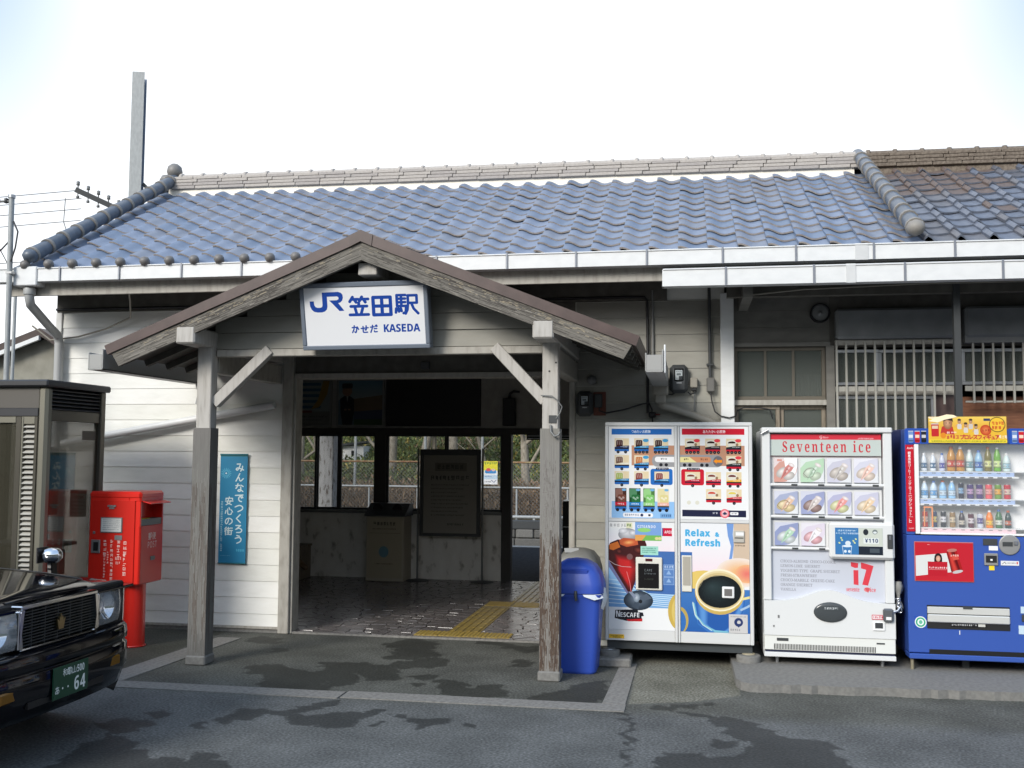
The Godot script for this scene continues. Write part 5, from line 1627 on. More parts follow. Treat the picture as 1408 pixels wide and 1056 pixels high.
	for i in 90000:
		var px := g.randf_range(-15.0, 4.0)
		var pz := -13.5 - pow(g.randf(), 1.6) * 13.0
		var h := bank_y(pz)
		var up := g.randf()
		var mound := 0.35 + 0.55 * (0.5 + 0.5 * sin(px * 1.3 + pz * 0.9)) * (0.5 + 0.5 * sin(px * 0.53 - pz * 1.7))
		var low := pz > -14.5
		var p := Vector3(px, h + up * (0.55 if low else mound), pz)
		var sc := g.randf_range(0.6, 1.5)
		xs.append(Transform3D(Basis.from_euler(Vector3(g.randf_range(-1.1, 1.1), g.randf() * TAU, g.randf_range(-0.9, 0.9))).scaled(Vector3(sc, sc, sc)), p))
		var t := g.randf()
		var patch := sin(px * 0.9 + 1.0) + sin(pz * 1.1 + px * 0.4)
		if low or (patch > 1.35 and t < 0.6): cs.append(Color(0.20, 0.13, 0.075).lerp(Color(0.34, 0.235, 0.14), t))
		elif t < 0.12: cs.append(Color(0.36, 0.28, 0.07))
		else: cs.append(Color(0.06, 0.09, 0.022).lerp(Color(0.15, 0.185, 0.05), g.randf()))
	var br := multi(self, "brush", leaf_mesh(0.12, 0.024), xs, leafm, cs)
	br.set_meta("kind", "stuff")
	# tall dry grass stems just behind the fence
	xs = []
	for i in 9000:
		var p := Vector3(g.randf_range(-12.0, 3.0), 0.2, g.randf_range(-14.6, -13.4))
		var b := Basis.from_euler(Vector3(g.randf_range(-0.35, 0.35), g.randf() * TAU, g.randf_range(-0.35, 0.35)))
		xs.append(Transform3D(b.scaled(Vector3(0.5, g.randf_range(2.5, 4.6), 0.5)), p))
	var dry := multi(self, "dry_grass", leaf_mesh(0.20, 0.009), xs, nmat([[0.0, lin(0.19, 0.125, 0.075)], [1.0, lin(0.31, 0.22, 0.135)]], Vector3(0.5, 0.5, 0.5), 0.03, 0.9))
	dry.set_meta("kind", "stuff")
	# trees on the bank: pale bare trunks, thin crowns
	var trees := [[-9.9, -15.6, 5.2, 0.10, 0.25, "slim pale tree, leftmost of those behind the hall windows"], [-9.45, -16.2, 5.4, 0.10, -0.5, "leaning pale tree behind the left hall window"], [-7.30, -15.2, 5.3, 0.15, -0.12, "thick pale trunk left of the dark post between the hall windows"],
		[-6.75, -15.4, 5.2, 0.13, 0.5, "pale trunk leaning right beside the middle hall window post"], [-6.45, -16.0, 5.6, 0.07, -0.15, "thin upright tree left above the notice board"], [-5.80, -15.0, 5.2, 0.14, 0.1, "pale tree with a thick trunk right above the notice board"],
		[-5.0, -15.7, 5.5, 0.06, -0.6, "thin leaning tree beside the fence notice"], [-3.88, -14.7, 5.0, 0.12, 0.1, "forked pale tree seen through the doorway"], [-2.9, -17.0, 5.6, 0.12, 0.4, "pale tree at the right side of the doorway view"]]
	for q in trees: tree(q[0], q[1], q[2], q[3], q[4], q[5], g, leafm)
	var spots := [-7.86, -4.78, -6.15]
	for i in 3:
		var px: float = spots[i]
		var o := wthing("bank_pole", ["thin pale pole on the bank behind the middle hall window", "thin pale pole on the bank right of the notice board", "thin pale pole on the bank left of the notice board"][i], "pole", Vector3(px, 0.4, -13.9))
		put(o, "pole_shaft", Mb.new().tube([Vector3(px, 0.4, -13.9), Vector3(px + 0.03, 4.2, -13.9)], 0.035, 7), X.steel)
	# small pale hut on the bank
	var hut := wthing("small_hut", "small pale hut with a dark roof on the bank, seen through the hall window", "hut", Vector3(-9.15, 1.2, -17.8))
	bx(hut, "wall", -9.45, -8.85, 1.15, 1.88, -18.1, -17.5, X.white)
	var hr := Mb.new()
	hr.prism(vec([-9.6, 1.86, -8.75, 1.97, -8.75, 2.02, -9.6, 1.91]), -18.2, -17.35)
	put(hut, "roof", hr, X.dgrey)
	bx(hut, "window", -9.2, -9.05, 1.6, 1.75, -17.5, -17.49, X.dark_glass)
	# platform column outside the window, platform roof with its hanging board
	var col := wthing("platform_column", "weathered white platform column outside the left hall window", "column", Vector3(-5.55, 0, -5.9))
	bx(col, "column_shaft", -5.68, -5.42, 0.0, 2.75, -6.03, -5.77, nmat([[0.0, lin(0.10, 0.08, 0.07)], [0.24, lin(0.20, 0.18, 0.17)], [0.30, lin(0.44, 0.45, 0.46)], [1.0, lin(0.56, 0.57, 0.58)]], Vector3(2.5, 0.8, 2.5), 0.02, 0.7), 0.012)
	bx(col, "column_base", -5.71, -5.39, 0.0, 0.12, -6.06, -5.74, X.concrete, 0.01)
	bx(station, "platform_roof", -6.2, 4.0, 2.76, 2.84, -6.6, -4.2, X.under)
	var hb := wthing("platform_board", "dark board with white edges hung under the platform roof beyond the doorway", "sign", Vector3(-2.2, 1.92, -6.3))
	bx(hb, "board_panel", -2.49, -1.5, 1.90, 1.985, -6.33, -6.29, X.dark)
	bx(hb, "board_edge", -2.47, -1.5, 1.958, 1.966, -6.288, -6.284, X.white)
	bx(hb, "board_edge", -2.47, -1.5, 1.92, 1.928, -6.288, -6.284, X.white)
	for lx in [-2.42, -1.65]: bx(hb, "hanger", lx, lx + 0.02, 1.985, 2.76, -6.32, -6.30, X.dgrey)
	var tb := wthing("platform_cabinet", "dark cabinet with white trim lines standing on the platform right of the doorway", "cabinet", Vector3(-1.4, 0, -5.2))
	bx(tb, "cabinet_body", -1.78, -1.1, 0.0, 1.02, -5.5, -5.1, X.dark, 0.01)
	bx(tb, "cabinet_trim", -1.78, -1.1, 1.02, 1.032, -5.5, -5.095, X.white)
	bx(tb, "cabinet_trim", -1.775, -1.1, 0.66, 0.672, -5.099, -5.092, X.white)
	# neighbouring house on the left
	var hs := wthing("neighbour_house", "beige gabled house with brown roof edge beyond the station's left corner", "house", Vector3(-13.5, 0, -8))
	var d := Mb.new()
	d.prism(vec([-17.0, 0.0, -11.83, 0.0, -11.62, 3.60, -11.95, 3.80, -17.0, 2.05]), -11.0, -8.0)
	put(hs, "wall", d, nmat([[0.0, lin(0.27, 0.26, 0.21)], [1.0, lin(0.37, 0.36, 0.30)]], Vector3(0.5, 0.5, 0.5), 0.02, 0.8))
	d = Mb.new()
	d.prism(vec([-17.2, 1.98, -11.93, 3.83, -11.52, 3.60, -11.50, 3.70, -11.93, 3.97, -17.2, 2.12]), -11.3, -7.75)
	var hr2 := put(hs, "roof", d, vary(X.brown, Color(0.8, 0.78, 0.76)))
	d = Mb.new()
	d.prism(vec([-17.2, 1.90, -11.93, 3.75, -11.93, 3.83, -17.2, 1.98]), -7.80, -7.73)
	put(hr2, "roof_trim", d, X.gutter)
	d = Mb.new()
	d.prism(vec([-17.3, 2.10, -12.2, 3.90, -12.2, 4.05, -17.3, 2.25]), -13.5, -11.35)
	put(hs, "rear_roof", d, X.old_tile)
	bx(hs, "wall_seam", -17.0, -11.73, 2.83, 2.845, -8.0, -7.992, X.grey)
	put(hs, "downpipe", Mb.new().tube([Vector3(-11.60, 3.58, -7.9), Vector3(-11.78, 1.2, -7.9), Vector3(-11.8, 0.0, -7.9)], 0.035, 6), X.dgrey)
	# poles and wires
	var hp := thing("steel_column", "tall grey steel H-section column rising behind the roof's left end", "column", Vector3(-7.87, 0, -4.1), deg_to_rad(16))
	for q in [["flange", -0.085, 0.085, 0.06, 0.072, 7.18, X.steel], ["flange", -0.085, 0.085, -0.072, -0.06, 7.12, vary(X.steel, Color(0.82, 0.88, 1.0))], ["web", -0.006, 0.006, -0.06, 0.06, 7.12, vary(X.steel, Color(0.85, 0.9, 1.0))]]:  # shade painted in: rear flange and web tinted darker and bluer
		bx(hp, q[0], q[1], q[2], 0.0, q[5], q[3], q[4], q[6])
	put(hp, "stay_plate", bar(Vector3(0.09, 5.55, 0), Vector3(0.35, 5.30, 0), 0.05, 0.02), X.dgrey)
	var mast := wthing("service_mast", "thin pale steel service mast standing before the roof's left corner", "pole", Vector3(-6.16, 0, 0.79))
	put(mast, "mast_tube", Mb.new().tube([Vector3(-6.155, 0.0, 0.79), Vector3(-6.165, 2.3, 0.79), Vector3(-6.185, 4.02, 0.79)], 0.024, 10), X.steel)
	put(mast, "mast_cap", Mb.new().tube([Vector3(-6.185, 4.02, 0.79), Vector3(-6.185, 4.05, 0.79)], 0.032, 10), X.alu)
	for q in [[-6.24, 4.0], [-6.33, 4.0]]:
		put(mast, "insulator", Mb.new().lathe([Vector2(0.0, -0.03), Vector2(0.022, -0.022), Vector2(0.016, 0.0), Vector2(0.024, 0.014), Vector2(0.0, 0.026)], Vector3(q[0], q[1], 0.79), 8), X.dgrey)
	bx(mast, "arm", -6.36, -6.19, 3.985, 4.0, 0.78, 0.80, X.dgrey)
	bx(mast, "bracket", -6.20, -6.14, 3.31, 3.33, 0.74, 0.815, X.alu)
	put(mast, "service_cable", Mb.new().tube([Vector3(-6.15, 3.80, 0.80), Vector3(-6.10, 3.70, 0.80), Vector3(-6.12, 3.55, 0.80), Vector3(-6.15, 3.42, 0.815)], 0.008, 5), X.cable)
	put(mast, "service_cable", Mb.new().tube([Vector3(-6.33, 4.0, 0.79), Vector3(-6.8, 3.98, 0.4), Vector3(-9.0, 4.1, -3.0)], 0.006, 5), X.cable)
	put(mast, "service_cable", Mb.new().tube([Vector3(-6.19, 3.62, 0.79), Vector3(-6.35, 3.55, 0.7), Vector3(-7.0, 3.62, 0.3), Vector3(-9.2, 4.0, -2.4)], 0.007, 5), X.cable)
	var th := wthing("thin_mast", "thin pale mast beyond the leader head, behind the left eave", "pole", Vector3(-12.3, 0, -7.2))
	put(th, "mast_tube", Mb.new().tube([Vector3(-12.05, 0, -7.2), Vector3(-12.05, 4.95, -7.2)], 0.03, 8), X.steel)
	var up := wthing("utility_pole", "utility pole behind the roof, its dark crossarm showing above the left slope", "pole", Vector3(-10.5, 0, -8.0))
	put(up, "pole_shaft", Mb.new().tube([Vector3(-10.45, 0, -8.2), Vector3(-10.45, 6.25, -8.2)], [0.14, 0.11], 12), X.concrete)
	var arm := put(up, "crossarm", bar(Vector3(-11.42, 6.62, -7.95), Vector3(-10.2, 6.05, -8.35), 0.10, 0.10), X.dgrey)
	for i in 6:
		var p := Vector3(-11.38, 6.60, -7.95).lerp(Vector3(-10.5, 6.19, -8.25), i / 5.0)
		put(arm, "insulator", Mb.new().lathe([Vector2(0.0, 0.0), Vector2(0.012, 0.0), Vector2(0.012, 0.08), Vector2(0.035, 0.085), Vector2(0.03, 0.12), Vector2(0.035, 0.15), Vector2(0.0, 0.17)], p + Vector3(0, 0.02, 0), 8), X.grey)
		put(arm, "insulator", Mb.new().lathe([Vector2(0.0, -0.10), Vector2(0.03, -0.09), Vector2(0.028, -0.05), Vector2(0.01, -0.04), Vector2(0.01, 0.0), Vector2(0.0, 0.0)], p + Vector3(0, -0.05, 0), 8), X.grey)
	var lines := [[0, 0.06], [1, -0.10], [2, -0.30], [3, -0.52], [4, -1.55], [5, -1.85]]
	for q in lines:
		var a := Vector3(-11.3, 6.55 + q[1], -7.95)
		if q[0] > 3: a = Vector3(-9.6, 5.2 + (q[0] - 4) * -0.16, -7.0)
		var wire := wthing("overhead_wire", ["topmost of the thin wires running left from the crossarm", "second thin wire below the crossarm's topmost wire", "third thin wire down running left from the crossarm", "fourth thin wire down running left from the crossarm", "upper of the two wires just above the roof's left slope", "lower of the two wires just above the roof's left slope"][q[0]], "wire", a)
		var e := Vector3(-24.0, a.y - 0.55 + q[0] * 0.03, -4.0)
		var path := []
		for i in 9:
			var t := i / 8.0
			path.append(a.lerp(e, t) - Vector3(0, 0.35 * 4.0 * t * (1.0 - t), 0))
		put(wire, "wire_strand", Mb.new().tube(path, 0.008, 5), X.grey)
	var drop := wthing("drop_wire", "looping thin drop wire hanging from the crossarm down behind the roof", "wire", Vector3(-11.2, 6.5, -7.9))
	put(drop, "wire_strand", Mb.new().tube([Vector3(-11.6, 6.45, -7.9), Vector3(-11.62, 6.0, -7.9), Vector3(-11.45, 5.55, -7.9), Vector3(-11.1, 5.2, -7.9), Vector3(-10.8, 4.9, -7.9)], 0.009, 5), X.grey)

func bank_y(z: float) -> float:
	var zs := [-13.02, -13.6, -15.0, -17.0, -19.0, -22.0, -26.0, -32.0]
	var hs := [0.1, 0.25, 0.7, 1.15, 1.6, 2.2, 3.0, 3.6]
	for i in 7:
		if z >= zs[i + 1]: return lerpf(hs[i], hs[i + 1], (z - zs[i]) / (zs[i + 1] - zs[i]))
	return 3.6

func tree(x: float, z: float, h: float, r: float, lean: float, label: String, g: RandomNumberGenerator, leafm: Material) -> void:
	var y := bank_y(z) - 0.1
	var o := wthing("tree", label, "tree", Vector3(x, y, z), "trees on the bank behind the station")
	var bark: Material = X.bark if X.has("bark") else nmat([[0.0, lin(0.20, 0.17, 0.13)], [0.5, lin(0.36, 0.32, 0.25)], [1.0, lin(0.46, 0.42, 0.34)]], Vector3(2, 0.7, 2), 0.03, 0.9, 0.2)
	X.bark = bark
	var b := Mb.new()
	var path := []
	var rad := []
	var tip := Vector3(x, y, z)
	for i in 6:
		var t := i / 5.0
		path.append(Vector3(x + lean * t * 1.2 + 0.07 * sin(t * 5.0 + x), y + t * h * 0.7, z + 0.08 * sin(t * 4.0)))
		rad.append(r * (1.0 - 0.55 * t))
	b.tube(path, rad, 8)
	var ends := [path[5]]
	for i in 6:
		var s: Vector3 = path[1 + i / 2 + i % 2]
		var dir := Vector3(g.randf_range(-1, 1), g.randf_range(0.25, 0.9), g.randf_range(-0.6, 0.6)).normalized()
		var l := h * g.randf_range(0.22, 0.36)
		var m := s + dir * l * 0.5 + Vector3(0, 0.06, 0)
		var e := s + dir * l + Vector3(0, 0.3, 0)
		b.tube([s, m, e], [r * 0.42, r * 0.28, r * 0.10], 6)
		ends.append(m); ends.append(e)
		for k in 2:
			var tw := e.lerp(m, g.randf()) 
			var te := tw + Vector3(g.randf_range(-0.6, 0.6), g.randf_range(0.1, 0.5), g.randf_range(-0.4, 0.4))
			b.tube([tw, te], [r * 0.12, r * 0.04], 5)
			ends.append(te)
	put(o, "trunk", b, bark)
	var xs := []
	var cs := []
	for i in 650:
		var e: Vector3 = ends[g.randi() % ends.size()]
		if e.y < y + h * 0.35: continue
		var p := e + Vector3(g.randfn(0, 0.32), g.randfn(0.05, 0.22), g.randfn(0, 0.3))
		var sc := g.randf_range(0.5, 1.1)
		xs.append(Transform3D(Basis.from_euler(Vector3(g.randf() * 3, g.randf() * 6, g.randf() * 3)).scaled(Vector3(sc, sc, sc)), p - Vector3(x, y, z)))
		cs.append(Color(0.08, 0.10, 0.03).lerp(Color(0.24, 0.20, 0.08), g.randf()))
	multi(o, "crown", leaf_mesh(0.16, 0.035), xs, leafm, cs).set_meta("kind", "stuff")

# ---------------------------------------------------------------- telephone booth
func build_booth() -> void:
	var o := wthing("telephone_booth", "bronze-framed glass telephone booth with louvred panel, left of the red post box", "telephone booth", Vector3(-5.65, 0, 1.2))
	var x0 := -6.15
	var x1 := -5.15
	var z0 := 0.80
	var z1 := 1.64
	var fr := mat(lin(0.135, 0.125, 0.10), 0.35, 0.5)
	var pale := mat(lin(0.30, 0.285, 0.225), 0.35, 0.4)
	var dk := mat(lin(0.045, 0.046, 0.05), 0.4)
	bx(o, "booth_floor", x0, x1, 0.0, 0.08, z0, z1, X.concrete)
	bx(o, "roof", x0 - 0.04, x1 + 0.03, 2.205, 2.262, z0 - 0.03, z1 + 0.04, dk, 0.012)
	var corners := [[x0, z0], [x1 - 0.07, z0], [x0, z1 - 0.07], [x1 - 0.075, z1 - 0.075]]
	for i in 4:
		var c = corners[i]
		bx(o, "corner_post", c[0], c[0] + (0.085 if i == 3 else 0.07), 0.08, 2.205, c[1], c[1] + (0.085 if i == 3 else 0.07), pale if i == 3 else fr, 0.022 if i == 3 else 0.006)
	# front: fascia, lintel, door with louvred panel
	bx(o, "fascia", x0 + 0.07, x1 - 0.075, 2.03, 2.205, z1 - 0.05, z1 - 0.01, mat(lin(0.14, 0.13, 0.115), 0.4, 0.3), 0.003)
	bx(o, "lintel", x0 + 0.07, x1 - 0.075, 1.965, 2.03, z1 - 0.05, z1 + 0.002, dk, 0.003)
	var door := bx(o, "door", x1 - 0.275, x1 - 0.225, 0.10, 1.963, z1 - 0.045, z1 - 0.005, fr, 0.003)
	bx(door, "door_rail", x0 + 0.07, x1 - 0.277, 1.91, 1.963, z1 - 0.045, z1 - 0.005, pale, 0.003)
	bx(door, "door_glass", x0 + 0.07, x1 - 0.277, 0.12, 1.91, z1 - 0.03, z1 - 0.024, glass(Color(0.25, 0.24, 0.20), 0.65))
	bx(o, "louvre_frame", x1 - 0.222, x1 - 0.205, 0.10, 1.963, z1 - 0.04, z1 - 0.002, pale, 0.003)
	bx(o, "louvre_frame", x1 - 0.105, x1 - 0.078, 0.10, 1.963, z1 - 0.04, z1 - 0.002, fr, 0.003)
	bx(o, "louvre_frame", x1 - 0.205, x1 - 0.105, 1.90, 1.963, z1 - 0.04, z1 - 0.004, pale, 0.003)
	bx(o, "louvre_backing", x1 - 0.205, x1 - 0.105, 0.10, 1.90, z1 - 0.05, z1 - 0.04, dk)
	var y := 1.885
	while y > 0.12:
		var b := Mb.new()
		b.xf = Transform3D(Basis(Vector3.RIGHT, 0.6), Vector3(x1 - 0.155, y, z1 - 0.022))
		b.box(Vector3.ZERO, Vector3(0.098, 0.006, 0.045))
		put(o, "louvre_slat", b, mat(lin(0.60, 0.58, 0.52), 0.4))
		y -= 0.0415
	# right side: louvres above, glass below
	bx(o, "side_rail", x1 - 0.045, x1 - 0.012, 1.93, 2.02, z0 + 0.07, z1 - 0.075, fr, 0.003)
	bx(o, "side_backing", x1 - 0.06, x1 - 0.05, 2.02, 2.205, z0 + 0.07, z1 - 0.075, X.black)
	for i in 6:
		var b := Mb.new()
		b.xf = Transform3D(Basis(Vector3.BACK, -0.55), Vector3(x1 - 0.03, 2.04 + i * 0.031, (z0 + z1) / 2))
		b.box(Vector3.ZERO, Vector3(0.05, 0.006, z1 - z0 - 0.15))
		put(o, "vent_louvre", b, dk)
	bx(o, "side_glass", x1 - 0.034, x1 - 0.028, 0.10, 1.93, z0 + 0.07, z1 - 0.075, glass(Color(0.30, 0.285, 0.23), 0.55))
	bx(o, "back_glass", x0 + 0.07, x1 - 0.07, 0.10, 2.2, z0 + 0.02, z0 + 0.026, glass(Color(0.55, 0.53, 0.46), 0.2))
	bx(o, "side_glass", x0 + 0.02, x0 + 0.026, 0.10, 2.2, z0 + 0.07, z1 - 0.07, glass(Color(0.55, 0.53, 0.46), 0.2))
	bx(o, "side_label", x1 - 0.027, x1 - 0.0265, 1.78, 1.86, z0 + 0.10, z0 + 0.30, mat(lin(0.10, 0.085, 0.065), 0.5))
	# telephone, shelf and directories inside
	bx(o, "telephone", x0 + 0.35, x0 + 0.62, 1.12, 1.72, z0 + 0.07, z0 + 0.24, X.dgrey, 0.02)
	bx(o, "shelf", x0 + 0.10, x1 - 0.20, 0.86, 0.89, z0 + 0.05, z0 + 0.40, X.dgrey, 0.006)
	bx(o, "directory", x0 + 0.52, x0 + 0.60, 0.60, 0.84, z0 + 0.10, z0 + 0.34, mat(lin(0.25, 0.05, 0.03), 0.6), 0.006)
	bx(o, "directory", x0 + 0.62, x0 + 0.72, 0.60, 0.82, z0 + 0.10, z0 + 0.34, mat(lin(0.28, 0.10, 0.05), 0.6), 0.006)
	var k := cv(120, 160, Color8(190, 182, 170))
	k.rect(0, 0, 120, 22, Color8(190, 50, 40))
	k.marks(20, 34, 80, 18, Color8(150, 60, 50), 51)
	for i in 4: k.marks(10, 66 + i * 22, 100, 10, Color8(90, 86, 80), 52 + i)
	bx(o, "notice", x1 - 0.30, x1 - 0.14, 1.10, 1.34, z0 + 0.028, z0 + 0.032, pic(k.tex(), 0.5))

# ---------------------------------------------------------------- post box
func build_post_box() -> void:
	var red := mat(Color8(216, 38, 26), 0.32)
	red.clearcoat_enabled = true; red.clearcoat = 0.4; red.clearcoat_roughness = 0.15
	var o := wthing("post_box", "red post box with two slots on a thick round pillar by the booth", "post box", Vector3(-4.79, 0, 0.88))
	put(o, "pillar", Mb.new().lathe([Vector2(0.0, 0.0), Vector2(0.105, 0.0), Vector2(0.105, 0.012), Vector2(0.092, 0.016), Vector2(0.090, 0.54)], Vector3(-4.775, 0, 0.86), 24), red)
	var x0 := -5.125
	var x1 := -4.64
	var y0 := 0.545
	var y1 := 1.335
	var z0 := 0.66
	var z1 := 1.04
	var b := Mb.new()
	# body with the posting recess cut into its right side: built from slabs
	b.b2(x0, x1 - 0.10, y0, y1, z0, z1, 0.014)
	b.b2(x1 - 0.115, x1, y0, 1.045, z0, z1, 0.010)
	b.b2(x1 - 0.115, x1, 1.245, y1, z0, z1, 0.014)
	b.b2(x1 - 0.115, x1 - 0.001, 1.035, 1.255, z1 - 0.022, z1, 0.004)
	b.b2(x1 - 0.115, x1 - 0.001, 1.035, 1.255, z0, z0 + 0.022, 0.004)
	put(o, "box_body", b, red)
	bx(o, "box_rim", x0 - 0.004, x1 + 0.004, 1.272, 1.338, z0 - 0.004, z1 + 0.006, red, 0.02)
	# hood and slot
	var hd := Mb.new()
	hd.quad(Vector3(x1 + 0.0, 1.262, z1 - 0.01), Vector3(x1 + 0.0, 1.262, z0 + 0.02), Vector3(x1 + 0.0, 1.255, z0 + 0.02), Vector3(x1 + 0.0, 1.255, z1 - 0.01))
	hd.xf = Transform3D(Basis(Vector3.BACK, -0.25), Vector3(x1 + 0.035, 1.247, (z0 + z1) / 2))
	hd.box(Vector3.ZERO, Vector3(0.10, 0.008, 0.34), 0.003)
	put(o, "slot_hood", hd, red)
	bx(o, "slot_shelf", x1 - 0.11, x1 - 0.006, 1.045, 1.10, z0 + 0.022, z1 - 0.022, X.grey)
	bx(o, "slot_mouth", x1 - 0.1135, x1 - 0.112, 1.12, 1.235, z0 + 0.03, z1 - 0.03, X.black)
	bx(o, "slot_label", x1 - 0.06, x1 - 0.02, 1.1005, 1.104, z1 - 0.19, z1 - 0.06, mat(Color8(225, 215, 40), 0.4))
	# door on the front with its print
	var W := 520
	var H := 640
	var k := cv(W, H, Color8(216, 38, 26))
	var wh := Color8(236, 214, 206)
	# columns of small print, right to left
	for q in [[392, 350, 40, 90, 61], [392, 450, 40, 170, 62], [315, 345, 40, 125, 63], [300, 470, 70, 26, 64], [306, 508, 60, 24, 65], [232, 340, 38, 100, 66], [238, 450, 34, 190, 67], [150, 336, 38, 110, 68], [196, 430, 22, 95, 69], [156, 460, 26, 170, 70]]:
		k.marks(q[0], q[1] - 30, q[2], q[3] if q[1] + q[3] - 30 < H else H - q[1] + 26, wh, q[4], q[3] > q[2])
	panel(o, "door", x0 + 0.035, x1 - 0.05, y0 + 0.022, 1.262, z1 + 0.008, pic(k.tex(), 0.32), 0.01)
	bx(o, "lock_plate", -4.945, -4.865, 1.205, 1.222, z1 + 0.009, z1 + 0.016, X.alu, 0.002)
	bx(o, "lock_plate", -4.93, -4.88, 1.188, 1.202, z1 + 0.009, z1 + 0.014, X.alu, 0.002)
	k = cv(200, 130, Color8(222, 222, 216))
	for i in 6: k.marks(14, 10 + i * 19, 172, 10, Color8(120, 122, 128), 71 + i)
	bx(o, "notice_frame", -5.005, -4.80, 0.985, 1.117, z1 + 0.0085, z1 + 0.015, X.grey, 0.003)
	panel(o, "collection_notice", -4.995, -4.81, 0.995, 1.108, z1 + 0.0165, pic(k.tex(), 0.2), 0.003)
	bx(o, "badge", -4.87, -4.80, 0.925, 0.965, z1 + 0.009, z1 + 0.013, X.alu, 0.004)
	put(o, "keyhole", Mb.new().box(Vector3(-5.065, 0.985, z1 + 0.011), Vector3(0.024, 0.024, 0.008), 0.004), X.grey)
	bx(o, "door_pull", -5.085, -5.0, 0.81, 0.925, z1 + 0.009, z1 + 0.022, X.alu, 0.004)
	bx(o, "pull_recess", -5.06, -5.015, 0.83, 0.905, z1 + 0.0225, z1 + 0.0235, X.black)
	# right side lettering
	k = cv(380, 480, Color8(216, 38, 26))
	k.jp("郵便", 128, 60, 62, 6, wh, false, 68)
	k.text("POST", 116, 190, 52, wh, "sans", 0.85, 6)
	var sd := Mb.new()
	sd.quad(Vector3(x1 + 0.003, y0 + 0.01, z1 - 0.012), Vector3(x1 + 0.003, y0 + 0.01, z0 + 0.012), Vector3(x1 + 0.003, 1.042, z0 + 0.012), Vector3(x1 + 0.003, 1.042, z1 - 0.012))
	put(o, "side_lettering", sd, pic(k.tex(), 0.32))
	bx(o, "side_lock", x1 + 0.004, x1 + 0.010, 0.74, 0.775, 0.80, 0.87, X.grey, 0.002)

